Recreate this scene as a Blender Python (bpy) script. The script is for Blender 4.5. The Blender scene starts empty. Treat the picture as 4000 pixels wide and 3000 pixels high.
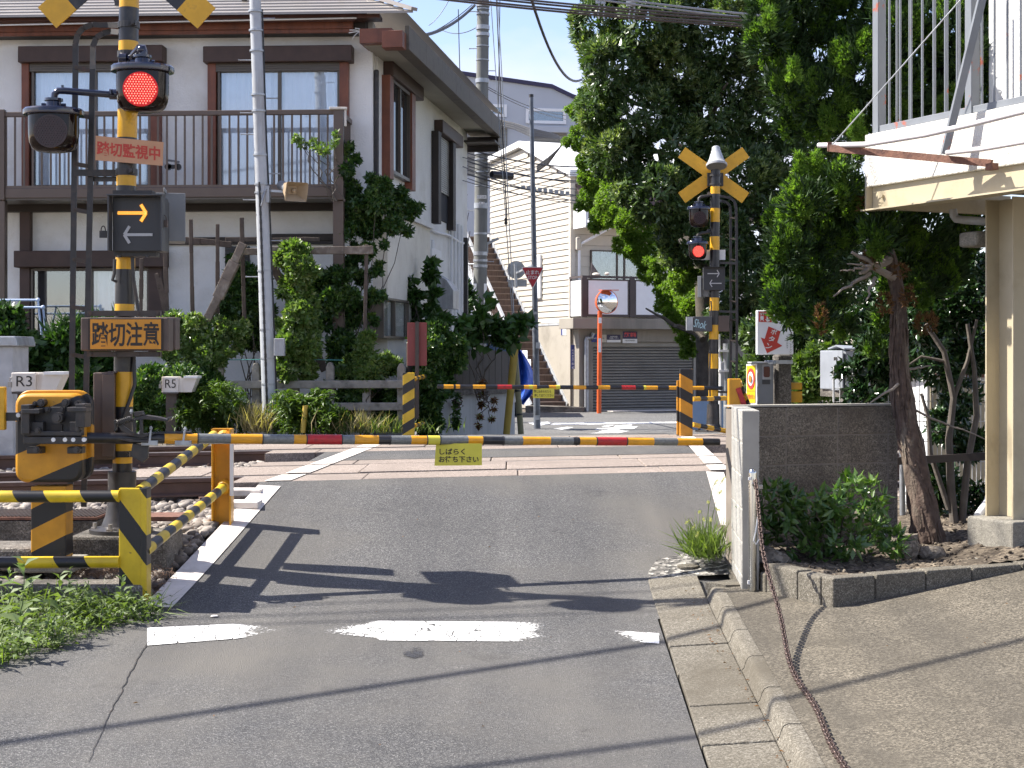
import bpy, math, random
import numpy as np
from mathutils import Vector, Matrix, Euler
sc = bpy.context.scene
COL = sc.collection
RND = random.Random(11)
NP = np.random.default_rng(5)

# ---------------------------------------------------------------- camera, sky, sun, exposure
FPX = 6000.0
cam = bpy.data.objects.new('camera', bpy.data.cameras.new('camera'))
COL.objects.link(cam)
cam.location = (0, 0, 1.0)
cam.rotation_euler = (math.radians(90), 0, 0)
cam.data.sensor_width = 36
cam.data.lens = 54
cam.data.shift_y = -117 / 4000
cam.data.clip_start = 0.05
cam.data.clip_end = 3000
sc.camera = cam

SUN_EL = math.radians(48.3)
SUN_H = Vector((-0.986, 0.165, 0)).normalized()          # horizontal direction towards the sun
world = bpy.data.worlds.new('World')
sc.world = world
world.use_nodes = True
wn = world.node_tree.nodes; wl = world.node_tree.links
bg = wn['Background']
sky = wn.new('ShaderNodeTexSky')
sky.sky_type = 'NISHITA'
sky.sun_disc = False
sky.sun_elevation = SUN_EL
sky.sun_rotation = math.atan2(SUN_H.x, SUN_H.y)
sky.air_density = 1.0; sky.dust_density = 0.4; sky.ozone_density = 1.5
# thin bright clouds drifting over the whole sky
tcw = wn.new('ShaderNodeTexCoord'); mpw = wn.new('ShaderNodeMapping'); mpw.inputs['Scale'].default_value = (1.0, 1.0, 2.6)
mpw.inputs['Location'].default_value = (0.35, 0.0, 0.22)
nzw = wn.new('ShaderNodeTexNoise'); nzw.inputs['Scale'].default_value = 3.2; nzw.inputs['Detail'].default_value = 6; nzw.inputs['Roughness'].default_value = 0.55
rpw = wn.new('ShaderNodeValToRGB'); rpw.color_ramp.elements[0].position = 0.46; rpw.color_ramp.elements[1].position = 0.80
mxw = wn.new('ShaderNodeMixRGB'); mxw.inputs['Color2'].default_value = (4.6, 4.75, 5.0, 1)
wl.new(tcw.outputs['Generated'], mpw.inputs['Vector']); wl.new(mpw.outputs['Vector'], nzw.inputs['Vector'])
wl.new(nzw.outputs['Fac'], rpw.inputs['Fac']); wl.new(rpw.outputs['Color'], mxw.inputs['Fac'])
wl.new(sky.outputs['Color'], mxw.inputs['Color1']); tnt = wn.new('ShaderNodeMixRGB'); tnt.blend_type = 'MULTIPLY'; tnt.inputs['Fac'].default_value = 1.0; tnt.inputs['Color2'].default_value = (1.0, 0.90, 0.96, 1)
wl.new(mxw.outputs['Color'], tnt.inputs['Color1']); wl.new(tnt.outputs['Color'], bg.inputs['Color'])
bg.inputs['Strength'].default_value = 0.088

sun_d = bpy.data.lights.new('sun', 'SUN')
sun_d.energy = 4.1
sun_d.angle = math.radians(0.53)
sun_d.color = (1.0, 0.94, 0.85)
sun = bpy.data.objects.new('sun', sun_d)
COL.objects.link(sun)
to_sun = (SUN_H * math.cos(SUN_EL) + Vector((0, 0, math.sin(SUN_EL)))).normalized()
sun.rotation_euler = to_sun.to_track_quat('Z', 'Y').to_euler()
sun.location = to_sun * 60

sc.view_settings.view_transform = 'Standard'
sc.view_settings.look = 'None'
sc.view_settings.exposure = 1.55
sc.view_settings.gamma = 1.0
sc.view_settings.use_curve_mapping = False
try:
    sc.cycles.max_bounces = 8; sc.cycles.diffuse_bounces = 3; sc.cycles.glossy_bounces = 3
    sc.cycles.transmission_bounces = 6; sc.cycles.transparent_max_bounces = 8
    sc.cycles.use_adaptive_sampling = True; sc.cycles.adaptive_threshold = 0.02
    sc.cycles.use_denoising = True
    sc.cycles.sample_clamp_indirect = 6
except Exception:
    pass

# ---------------------------------------------------------------- measuring helpers
KV = 4000 / 2212.0
CAM = Vector((0, 0, 1.0))
Z = Vector((0, 0, 1))
def ray(vx, vy):
    return Vector(((vx * KV - 2000) / FPX, 1.0, -(vy * KV - 1383) / FPX))
def W(vx, vy, Y):
    return CAM + ray(vx, vy) * Y
def hit(p0, n, vx, vy):
    d = ray(vx, vy)
    return CAM + d * (n.dot(p0 - CAM) / n.dot(d))
def m_(Y, v):                         # length in metres of v view pixels at distance Y
    return v * KV / FPX * Y
TR = 0.309                            # the tracks run along (1, TR)
TD = Vector((1, TR, 0)).normalized()
TN = Vector((-TR, 1, 0)).normalized()
def smooth(a, b, t):
    t = min(1, max(0, (t - a) / (b - a)))
    return t * t * (3 - 2 * t)
def prof(c):
    if c > 18.6:
        return -0.6 * smooth(18.6, 27, c)
    s = 0.1
    if c >= 12.63: return 0.0
    a = -0.163 * (12.63 - c)
    b = -0.508 - 0.036 * (9.5 - c)
    k = 0.06                           # soft maximum of ramp and street
    return max(a, b) + k * math.log(1 + math.exp(-abs(a - b) / k)) * 0.6
def road_z(x, Y):
    return prof(Y - TR * max(-7, min(7, x)))
def apron_z(x, Y):
    return -0.40 + 0.085 * (x - 1.78) + 0.036 * (Y - 8.8)

# ---------------------------------------------------------------- mesh builder
class MB:
    def __init__(s):
        s.v = []; s.f = []; s.m = []; s.k = []
    def add(s, vs, fs, mi=0):
        k = len(s.v); s.k.append((k, len(s.f)))
        s.v.extend([tuple(v) for v in vs])
        for f in fs:
            s.f.append([k + i for i in f]); s.m.append(mi)
        return s
    def obox(s, o, ex, ey, ez, mi=0):
        o = Vector(o); ex = Vector(ex); ey = Vector(ey); ez = Vector(ez)
        if ex.cross(ey).dot(ez) < 0: ex, ey = ey, ex
        p = [o, o + ex, o + ex + ey, o + ey, o + ez, o + ex + ez, o + ex + ey + ez, o + ey + ez]
        return s.add(p, [(3, 2, 1, 0), (4, 5, 6, 7), (0, 1, 5, 4), (1, 2, 6, 5), (2, 3, 7, 6), (3, 0, 4, 7)], mi)
    def box(s, c, size, mi=0, rz=0.0):
        c = Vector(c); r = Matrix.Rotation(rz, 3, 'Z')
        ex = r @ Vector((size[0], 0, 0)); ey = r @ Vector((0, size[1], 0)); ez = Vector((0, 0, size[2]))
        return s.obox(c - (ex + ey + ez) / 2, ex, ey, ez, mi)
    def beam(s, p0, p1, w, h, mi=0, up=None):
        p0 = Vector(p0); p1 = Vector(p1); d = p1 - p0
        up = Vector(up) if up is not None else (Z if abs(d.normalized().z) < 0.95 else Vector((0, 1, 0)))
        sd = d.cross(up).normalized() * w; u = sd.cross(d).normalized() * h
        return s.obox(p0 - sd / 2 - u / 2, d, sd, u, mi)
    def cyl(s, p0, p1, r0, r1=None, n=14, mi=0, cap=True):
        r1 = r0 if r1 is None else r1
        p0 = Vector(p0); p1 = Vector(p1); d = (p1 - p0).normalized()
        a = d.orthogonal().normalized(); b = d.cross(a)
        vs = []
        for p, r in ((p0, r0), (p1, r1)):
            for i in range(n):
                t = 2 * math.pi * i / n
                vs.append(p + (a * math.cos(t) + b * math.sin(t)) * r)
        fs = [(i, (i + 1) % n, n + (i + 1) % n, n + i) for i in range(n)]
        if cap: fs += [tuple(range(n - 1, -1, -1)), tuple(range(n, 2 * n))]
        return s.add(vs, fs, mi)
    def tube(s, pts, r, n=8, mi=0, taper=None):
        pts = [Vector(p) for p in pts]; k = len(pts)
        vs = []; prev = None
        for i, p in enumerate(pts):
            d = (pts[min(i + 1, k - 1)] - pts[max(i - 1, 0)]).normalized()
            a = d.orthogonal().normalized() if prev is None else (prev - d * prev.dot(d)).normalized()
            prev = a; b = d.cross(a)
            rr = r if taper is None else r * (1 + (taper - 1) * i / (k - 1))
            for j in range(n):
                t = 2 * math.pi * j / n
                vs.append(p + (a * math.cos(t) + b * math.sin(t)) * rr)
        fs = []
        for i in range(k - 1):
            for j in range(n):
                fs.append((i * n + j, i * n + (j + 1) % n, (i + 1) * n + (j + 1) % n, (i + 1) * n + j))
        fs += [tuple(range(n - 1, -1, -1)), tuple(range((k - 1) * n, k * n))]
        return s.add(vs, fs, mi)
    def lathe(s, o, prof_, n=24, mi=0, ax=Z, sx=1.0, sy=1.0, rz=0.0):
        o = Vector(o); ax = Vector(ax).normalized()
        if abs(ax.z) > 0.99:
            a = Vector((math.cos(rz), math.sin(rz), 0)); b = Vector((-math.sin(rz), math.cos(rz), 0))
        else:
            a = ax.orthogonal().normalized(); b = ax.cross(a)
        vs = []
        for r, h in prof_:
            for i in range(n):
                t = 2 * math.pi * i / n
                vs.append(o + ax * h + a * (r * sx * math.cos(t)) + b * (r * sy * math.sin(t)))
        fs = []
        for k in range(len(prof_) - 1):
            for i in range(n):
                fs.append((k * n + i, k * n + (i + 1) % n, (k + 1) * n + (i + 1) % n, (k + 1) * n + i))
        fs += [tuple(range(n - 1, -1, -1)), tuple(range((len(prof_) - 1) * n, len(prof_) * n))]
        return s.add(vs, fs, mi)
    def prism(s, pts, ext, mi=0):
        pts = [Vector(p) for p in pts]; ext = Vector(ext); n = len(pts)
        nrm = Vector((0, 0, 0))
        for i in range(n): nrm += pts[i].cross(pts[(i + 1) % n])
        if nrm.dot(ext) < 0: pts = pts[::-1]
        vs = pts + [p + ext for p in pts]
        fs = [tuple(range(n - 1, -1, -1)), tuple(range(n, 2 * n))]
        fs += [(i, (i + 1) % n, n + (i + 1) % n, n + i) for i in range(n)]
        return s.add(vs, fs, mi)
    def poly(s, pts, mi=0):
        return s.add(pts, [tuple(range(len(pts)))], mi)
    def sphere(s, c, r, n=12, mi=0, sq=(1, 1, 1)):
        pr = [(max(1e-4, math.sin(math.pi * i / (n // 2 + 1))), -math.cos(math.pi * i / (n // 2 + 1))) for i in range(n // 2 + 2)]
        return s.lathe(c, [(a * r * sq[0], b * r * sq[2]) for a, b in pr], n, mi)
    def mesh(s, name, mats, org=Vector((0, 0, 0)), smooth_=False, angle=40):
        me = bpy.data.meshes.new(name)
        me.from_pydata([(v[0] - org.x, v[1] - org.y, v[2] - org.z) for v in s.v], [], s.f)
        for m in (mats if isinstance(mats, (list, tuple)) else [mats]): me.materials.append(m)
        if any(s.m): me.polygons.foreach_set('material_index', s.m)
        if smooth_:
            me.polygons.foreach_set('use_smooth', [True] * len(s.f))
            me.set_sharp_from_angle(angle=math.radians(angle))
        me.update()
        return me

ORG = {}
def _link(o, parent, org):
    COL.objects.link(o); ORG[o.name] = org
    if parent is not None: o.parent = parent
def tag(o, label=None, cat=None, group=None, kind=None):
    if label: o['label'] = label
    if cat: o['category'] = cat
    if group: o['group'] = group
    if kind: o['kind'] = kind
    return o
def thing(name, label, cat, loc, group=None):
    o = bpy.data.objects.new(name, None)
    o.empty_display_size = 0.1
    loc = Vector(loc); o.location = loc
    _link(o, None, loc)
    return tag(o, label, cat, group)
def put(mb, name, mats, parent=None, smooth_=False, bevel=0, kind=None, label=None, loc=None, angle=40, seg=2, each=0):
    """one mesh object made of the builder's world-space shapes"""
    if each:
        for i in range(0, len(mb.k), each):
            v0, f0 = mb.k[i]; v1, f1 = mb.k[i + each] if i + each < len(mb.k) else (len(mb.v), len(mb.f))
            q = MB(); q.v = mb.v[v0:v1]; q.f = [[j - v0 for j in f] for f in mb.f[f0:f1]]; q.m = mb.m[f0:f1]
            o = put(q, name, mats, parent, smooth_, bevel, kind, label, loc, angle, seg)
        return o
    if parent is not None: org = ORG[parent.name]
    else: org = Vector(loc) if loc is not None else Vector((0, 0, 0))
    o = bpy.data.objects.new(name, mb.mesh(name, mats, org, smooth_, angle))
    if parent is None: o.location = org
    _link(o, parent, org)
    if bevel:
        b = o.modifiers.new('bevel', 'BEVEL'); b.width = bevel; b.segments = seg; b.limit_method = 'ANGLE'; b.angle_limit = math.radians(50)
        b.harden_normals = False
    return tag(o, label, None, None, kind)
def solo(mb, name, mats, label, cat, loc, group=None, **k):
    """a thing that is a single mesh"""
    o = put(mb, name, mats, None, loc=loc, **k)
    return tag(o, label, cat, group)
def piece(me, name, parent, loc, rot=None, scale=None):
    """an object sharing the mesh `me`, placed at world loc under parent"""
    o = bpy.data.objects.new(name, me)
    p = Vector(loc)
    o.location = p - ORG[parent.name] if parent is not None else p
    if rot is not None: o.rotation_euler = rot
    if scale is not None: o.scale = scale
    COL.objects.link(o); ORG[o.name] = p
    if parent is not None: o.parent = parent
    return o

# ---------------------------------------------------------------- materials
def nt(name):
    m = bpy.data.materials.new(name); m.use_nodes = True
    t = m.node_tree
    return m, t.nodes, t.links, t.nodes['Principled BSDF']
def col4(c): return (c[0], c[1], c[2], 1)
def noise_n(nd, lk, vec, scale, detail=4, rough=0.55):
    n = nd.new('ShaderNodeTexNoise'); n.inputs['Scale'].default_value = scale
    n.inputs['Detail'].default_value = detail; n.inputs['Roughness'].default_value = rough
    lk.new(vec, n.inputs['Vector']); return n
def ramp_n(nd, lk, fac, a, b, ca=(0, 0, 0, 1), cb=(1, 1, 1, 1)):
    r = nd.new('ShaderNodeValToRGB'); r.color_ramp.elements[0].position = a; r.color_ramp.elements[1].position = b
    r.color_ramp.elements[0].color = ca; r.color_ramp.elements[1].color = cb
    lk.new(fac, r.inputs['Fac']); return r
def mix_n(nd, lk, fac, c1, c2, mode='MIX'):
    m = nd.new('ShaderNodeMixRGB'); m.blend_type = mode
    for sock, v in (('Fac', fac), ('Color1', c1), ('Color2', c2)):
        if hasattr(v, 'is_linked') or hasattr(v, 'links'): lk.new(v, m.inputs[sock])
        else: m.inputs[sock].default_value = v
    return m
def mat(name, c, rough=0.6, metal=0.0, vary=0.12, vscale=6.0, bump=0.0, bscale=60.0, dirt=None, dscale=2.5, dlo=0.5, dhi=0.7, spec=0.5, coat=0.0, base=None, streak=False):
    """plain surface: colour with mottling, optional dirt/rust patches, optional fine relief"""
    m, nd, lk, b = nt(name)
    g = nd.new('ShaderNodeNewGeometry')
    n1 = noise_n(nd, lk, g.outputs['Position'], vscale)
    r1 = ramp_n(nd, lk, n1.outputs['Fac'], 0.3, 0.7, col4([x * (1 - vary) for x in c]), col4([min(1, x * (1 + vary)) for x in c]))
    out = r1.outputs['Color']
    if dirt is not None:
        vec = g.outputs['Position']
        if streak:
            mp = nd.new('ShaderNodeMapping'); mp.inputs['Scale'].default_value = (1, 1, 0.15); lk.new(vec, mp.inputs['Vector']); vec = mp.outputs['Vector']
        n2 = noise_n(nd, lk, vec, dscale, 8, 0.65)
        r2 = ramp_n(nd, lk, n2.outputs['Fac'], dlo, dhi)
        out = mix_n(nd, lk, r2.outputs['Color'], out, col4(dirt)).outputs['Color']
    lk.new(out, b.inputs['Base Color'])
    b.inputs['Roughness'].default_value = rough; b.inputs['Metallic'].default_value = metal
    b.inputs['Specular IOR Level'].default_value = spec
    b.inputs['Coat Weight'].default_value = coat
    if bump:
        n3 = noise_n(nd, lk, g.outputs['Position'], bscale, 3)
        bp = nd.new('ShaderNodeBump'); bp.inputs['Strength'].default_value = bump; bp.inputs['Distance'].default_value = 0.01
        lk.new(n3.outputs['Fac'], bp.inputs['Height']); lk.new(bp.outputs['Normal'], b.inputs['Normal'])
    return m
def stripes(name, ca, cb, direction, period, off=0.0, duty=0.5, rough=0.42, rust=0.5):
    m, nd, lk, b = nt(name)
    g = nd.new('ShaderNodeNewGeometry')
    dt = nd.new('ShaderNodeVectorMath'); dt.operation = 'DOT_PRODUCT'
    d = Vector(direction).normalized(); dt.inputs[1].default_value = d / period
    lk.new(g.outputs['Position'], dt.inputs[0])
    ad = nd.new('ShaderNodeMath'); ad.operation = 'ADD'; ad.inputs[1].default_value = off + 100
    lk.new(dt.outputs['Value'], ad.inputs[0])
    fr = nd.new('ShaderNodeMath'); fr.operation = 'FRACT'; lk.new(ad.outputs[0], fr.inputs[0])
    gt = nd.new('ShaderNodeMath'); gt.operation = 'GREATER_THAN'; gt.inputs[1].default_value = duty; lk.new(fr.outputs[0], gt.inputs[0])
    mx = mix_n(nd, lk, gt.outputs[0], col4(ca), col4(cb))
    n1 = noise_n(nd, lk, g.outputs['Position'], 9, 6); r1 = ramp_n(nd, lk, n1.outputs['Fac'], 0.25, 0.75, (0.72, 0.70, 0.66, 1), (1.05, 1.05, 1.05, 1))
    m2 = mix_n(nd, lk, 1.0, mx.outputs['Color'], r1.outputs['Color'], 'MULTIPLY')
    n2 = noise_n(nd, lk, g.outputs['Position'], 26, 8, 0.7); r2 = ramp_n(nd, lk, n2.outputs['Fac'], 0.66 - 0.06 * rust, 0.72)
    m3 = mix_n(nd, lk, r2.outputs['Color'], m2.outputs['Color'], (0.10, 0.045, 0.02, 1))
    lk.new(m3.outputs['Color'], b.inputs['Base Color'])
    b.inputs['Roughness'].default_value = rough
    return m
def leaf_mat(name, c_lo, c_hi, rough=0.38, trans=0.25, spec=0.5):
    m, nd, lk, b = nt(name)
    g = nd.new('ShaderNodeNewGeometry')
    r = ramp_n(nd, lk, g.outputs['Random Per Island'], 0.0, 1.0, col4(c_lo), col4(c_hi))
    n1 = noise_n(nd, lk, g.outputs['Position'], 1.3, 3); r1 = ramp_n(nd, lk, n1.outputs['Fac'], 0.3, 0.7, (0.75, 0.8, 0.75, 1), (1.15, 1.1, 1.0, 1))
    mx = mix_n(nd, lk, 1.0, r.outputs['Color'], r1.outputs['Color'], 'MULTIPLY')
    lk.new(mx.outputs['Color'], b.inputs['Base Color'])
    b.inputs['Roughness'].default_value = rough; b.inputs['Specular IOR Level'].default_value = spec
    tr = nd.new('ShaderNodeBsdfTranslucent')
    m2 = mix_n(nd, lk, 1.0, mx.outputs['Color'], (1.5, 1.7, 0.5, 1), 'MULTIPLY')
    lk.new(m2.outputs['Color'], tr.inputs['Color'])
    ms = nd.new('ShaderNodeMixShader'); ms.inputs['Fac'].default_value = trans
    lk.new(b.outputs[0], ms.inputs[1]); lk.new(tr.outputs[0], ms.inputs[2])
    lk.new(ms.outputs[0], nd['Material Output'].inputs['Surface'])
    return m
def emit(name, c, strength, base=(0.02, 0.02, 0.02)):
    m, nd, lk, b = nt(name)
    b.inputs['Base Color'].default_value = col4(base)
    b.inputs['Emission Color'].default_value = col4(c); b.inputs['Emission Strength'].default_value = strength
    b.inputs['Roughness'].default_value = 0.4
    return m
def glass_dark(name, c, rough=0.06, alpha=1.0):
    m, nd, lk, b = nt(name)
    b.inputs['Base Color'].default_value = col4(c); b.inputs['Roughness'].default_value = rough
    b.inputs['Specular IOR Level'].default_value = 0.3
    return m
def window_glass(name, c=(0.93, 0.95, 0.96)):
    m, nd, lk, b = nt(name)
    gl = nd.new('ShaderNodeBsdfGlossy'); gl.inputs['Roughness'].default_value = 0.03; gl.inputs['Color'].default_value = (0.9, 0.95, 1, 1)
    tr = nd.new('ShaderNodeBsdfTransparent'); tr.inputs['Color'].default_value = col4(c)
    ms = nd.new('ShaderNodeMixShader'); ms.inputs['Fac'].default_value = 0.16
    lk.new(tr.outputs[0], ms.inputs[1]); lk.new(gl.outputs[0], ms.inputs[2])
    lk.new(ms.outputs[0], nd['Material Output'].inputs['Surface'])
    return m
def speckle(name, base, dark, light, s1=90, s2=35, rough=0.9, bump=0.6, blot=None, blot_scale=0.7, blot_lo=0.45, blot_hi=0.7, lightamt=0.62, tyre=False):
    """asphalt and exposed-aggregate concrete"""
    m, nd, lk, b = nt(name)
    g = nd.new('ShaderNodeNewGeometry')
    pos = g.outputs['Position']
    v1 = nd.new('ShaderNodeTexVoronoi'); v1.inputs['Scale'].default_value = s1; lk.new(pos, v1.inputs['Vector'])
    sep = nd.new('ShaderNodeSeparateColor'); lk.new(v1.outputs['Color'], sep.inputs[0])
    r1 = ramp_n(nd, lk, sep.outputs[0], 0.0, 1.0, col4(dark), col4(light))
    r1.color_ramp.elements.new(lightamt).color = col4(base)
    n1 = noise_n(nd, lk, pos, s2, 5, 0.7); r2 = ramp_n(nd, lk, n1.outputs['Fac'], 0.3, 0.7, (0.72, 0.72, 0.72, 1), (1.22, 1.22, 1.22, 1))
    m1 = mix_n(nd, lk, 1.0, r1.outputs['Color'], r2.outputs['Color'], 'MULTIPLY')
    n3 = noise_n(nd, lk, pos, 0.9, 5, 0.6); r3 = ramp_n(nd, lk, n3.outputs['Fac'], 0.3, 0.7, (0.86, 0.86, 0.86, 1), (1.1, 1.1, 1.1, 1))
    m2 = mix_n(nd, lk, 1.0, m1.outputs['Color'], r3.outputs['Color'], 'MULTIPLY')
    out = m2.outputs['Color']
    if blot is not None:
        n4 = noise_n(nd, lk, pos, blot_scale, 7, 0.62); r4 = ramp_n(nd, lk, n4.outputs['Fac'], blot_lo, blot_hi)
        out = mix_n(nd, lk, r4.outputs['Color'], out, col4(blot)).outputs['Color']
    if tyre:
        mp = nd.new('ShaderNodeMapping'); mp.inputs['Scale'].default_value = (2.2, 0.16, 0.16); lk.new(pos, mp.inputs['Vector'])
        n5 = noise_n(nd, lk, mp.outputs['Vector'], 1.0, 5, 0.6); r5 = ramp_n(nd, lk, n5.outputs['Fac'], 0.35, 0.65, (0.84, 0.84, 0.85, 1), (1.10, 1.09, 1.07, 1))
        out = mix_n(nd, lk, 1.0, out, r5.outputs['Color'], 'MULTIPLY').outputs['Color']
        n6 = noise_n(nd, lk, pos, 2.3, 9, 0.7); r6 = ramp_n(nd, lk, n6.outputs['Fac'], 0.60, 0.72, (1, 1, 1, 1), (0.72, 0.72, 0.73, 1))
        out = mix_n(nd, lk, 1.0, out, r6.outputs['Color'], 'MULTIPLY').outputs['Color']
    lk.new(out, b.inputs['Base Color'])
    b.inputs['Roughness'].default_value = rough; b.inputs['Specular IOR Level'].default_value = 0.3
    ad = nd.new('ShaderNodeMath'); ad.operation = 'ADD'
    lk.new(v1.outputs['Distance'], ad.inputs[0]); lk.new(n1.outputs['Fac'], ad.inputs[1])
    bp = nd.new('ShaderNodeBump'); bp.inputs['Strength'].default_value = bump; bp.inputs['Distance'].default_value = 0.006
    lk.new(ad.outputs[0], bp.inputs['Height']); lk.new(bp.outputs['Normal'], b.inputs['Normal'])
    return m
def paint_worn(name, c, under, scale=14, lo=0.40, hi=0.5, rough=0.6, fade=None):
    """road paint worn through to what lies under it, by transparency"""
    m, nd, lk, b = nt(name)
    g = nd.new('ShaderNodeNewGeometry')
    n1 = noise_n(nd, lk, g.outputs['Position'], scale, 10, 0.7)
    n2 = noise_n(nd, lk, g.outputs['Position'], 4.5, 3, 0.5)
    ad = nd.new('ShaderNodeMath'); ad.operation = 'ADD'; lk.new(n1.outputs['Fac'], ad.inputs[0]); lk.new(n2.outputs['Fac'], ad.inputs[1])
    val = ad.outputs[0]
    if fade:                                        # fade = (x0, x1): wears away outside this stretch
        at = nd.new('ShaderNodeAttribute'); at.attribute_name = 'wear'
        s2 = nd.new('ShaderNodeMath'); s2.operation = 'SUBTRACT'; lk.new(val, s2.inputs[0]); lk.new(at.outputs['Fac'], s2.inputs[1]); val = s2.outputs[0]
    r = ramp_n(nd, lk, val, lo, hi)
    vo = nd.new('ShaderNodeTexVoronoi'); vo.feature = 'DISTANCE_TO_EDGE'; vo.inputs['Scale'].default_value = 7
    wv = nd.new('ShaderNodeVectorMath'); wv.operation = 'ADD'; lk.new(g.outputs['Position'], wv.inputs[0])
    n5 = noise_n(nd, lk, g.outputs['Position'], 6, 4); sc_ = nd.new('ShaderNodeVectorMath'); sc_.operation = 'SCALE'; sc_.inputs['Scale'].default_value = 0.12
    lk.new(n5.outputs['Color'], sc_.inputs[0]); lk.new(sc_.outputs[0], wv.inputs[1]); lk.new(wv.outputs[0], vo.inputs['Vector'])
    rc = ramp_n(nd, lk, vo.outputs['Distance'], 0.012, 0.03)
    mu = nd.new('ShaderNodeMath'); mu.operation = 'MULTIPLY'; lk.new(r.outputs['Color'], mu.inputs[0]); lk.new(rc.outputs['Color'], mu.inputs[1])
    b.inputs['Base Color'].default_value = col4(c); b.inputs['Roughness'].default_value = rough
    lk.new(mu.outputs[0], b.inputs['Alpha'])
    return m

# ---------------------------------------------------------------- lettering
_txt = {}
def text_mesh(body, bold=0.0, spacing=1.0, line=1.0):
    k = (body, bold, spacing, line)
    if k in _txt: return _txt[k]
    cu = bpy.data.curves.new('lettering', 'FONT'); cu.body = body; cu.align_x = 'CENTER'; cu.align_y = 'CENTER'
    cu.offset = bold; cu.space_character = spacing; cu.space_line = line; cu.resolution_u = 3
    o = bpy.data.objects.new('lettering', cu); COL.objects.link(o)
    dg = bpy.context.evaluated_depsgraph_get()
    me = bpy.data.meshes.new_from_object(o.evaluated_get(dg))
    bpy.data.objects.remove(o)
    vs = np.zeros(len(me.vertices) * 3); me.vertices.foreach_get('co', vs); vs = vs.reshape(-1, 3)
    lo = vs.min(0); hi = vs.max(0)
    _txt[k] = (vs, [tuple(p.vertices) for p in me.polygons], lo, hi)
    return _txt[k]
def letter(body, center, width, height, matl, parent, ux=Vector((1, 0, 0)), uy=Z, bold=0.0, line=1.0, name='lettering', rot=0.0, spacing=1.0):
    """flat lettering fitted to width x height around a world point, in the plane (ux, uy)"""
    vs, fs, lo, hi = text_mesh(body, bold, spacing, line)
    ux = Vector(ux).normalized(); uy = Vector(uy).normalized()
    c = Vector(center); mb = MB()
    cr, sr = math.cos(rot), math.sin(rot)
    out = []
    for x, y, _ in vs:
        a = (x - (lo[0] + hi[0]) / 2) / (hi[0] - lo[0]) * width; b_ = (y - (lo[1] + hi[1]) / 2) / (hi[1] - lo[1]) * height
        out.append(c + ux * (a * cr - b_ * sr) + uy * (a * sr + b_ * cr))
    mb.add(out, fs)
    return put(mb, name, matl, parent)

# ---------------------------------------------------------------- leaves
def fol_mesh(name, P, D, S, L, Wd, matl, fold=0.25, droop=0.15, full=False):
    """leaves as folded blades: base points P, directions D, side vectors S, length L, width Wd"""
    n = len(P)
    N = np.cross(S, D)
    L = L[:, None]; Wd = Wd[:, None]
    b = P; t = P + D * L - N * L * droop
    mid = P + D * L * 0.45
    l = mid - S * Wd * 0.5 + N * Wd * fold; r = mid + S * Wd * 0.5 + N * Wd * fold
    if full:
        mm = mid
        V = np.stack([b, l, t, mm, r], 1).reshape(-1, 3); k = 5
        F = np.array([[0, 3, 2, 1], [0, 4, 2, 3]])
    else:
        V = np.stack([b, r, t, l], 1).reshape(-1, 3); k = 4
        F = np.array([[0, 1, 2, 3]])
    nf = len(F)
    faces = (F[None] + (np.arange(n) * k)[:, None, None]).reshape(-1)
    me = bpy.data.meshes.new(name)
    me.vertices.add(n * k); me.vertices.foreach_set('co', V.astype(np.float32).reshape(-1))
    me.loops.add(n * nf * 4); me.loops.foreach_set('vertex_index', faces.astype(np.int32))
    me.polygons.add(n * nf); me.polygons.foreach_set('loop_start', (np.arange(n * nf) * 4).astype(np.int32))
    me.update(calc_edges=True); me.validate()
    me.materials.append(matl)
    return me
def nrm(a): return a / np.maximum(1e-9, np.linalg.norm(a, axis=1, keepdims=True))
def lobe_points(lobes, n, shell=0.3, back=0.45):
    A = np.array([(r[0] * r[1] * r[2]) ** (2 / 3) for c, r in lobes]); A /= A.sum()
    idx = NP.choice(len(lobes), n * 2, p=A)
    Cn = np.array([tuple(c) for c, r in lobes])[idx]; Rd = np.array([tuple(r) for c, r in lobes])[idx]
    u = nrm(NP.normal(size=(n * 2, 3)))
    keep = (u[:, 1] < 0.25) | (NP.random(n * 2) < back)
    rr = 1 - shell * NP.random(n * 2) ** 1.5
    P = Cn + u * Rd * rr[:, None]; N = nrm(u / Rd)
    for c, r in lobes:
        q = (P - np.array(tuple(c))) / np.array(tuple(r))
        keep &= (np.einsum('ij,ij->i', q, q) > 0.42)
    P = P[keep][:n]; N = N[keep][:n]
    return P, N
def clumps(center, radii, m, frac=0.34, seed=0, squash=1.0):
    """a crown as m overlapping lobes spread over and inside an ellipsoid"""
    r = np.random.default_rng(seed); out = []
    c = Vector(center)
    for i in range(m):
        u = r.normal(size=3); u /= np.linalg.norm(u)
        k = (0.35 + 0.65 * r.random() ** 0.5) * 0.86
        f = frac * (0.7 + 0.6 * r.random())
        out.append((c + Vector((u[0] * radii[0] * k, u[1] * radii[1] * k, u[2] * radii[2] * k)), (radii[0] * f, radii[1] * f, min(radii[2], max(radii[0], radii[1]) * 1.2) * f * squash)))
    return out
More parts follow.
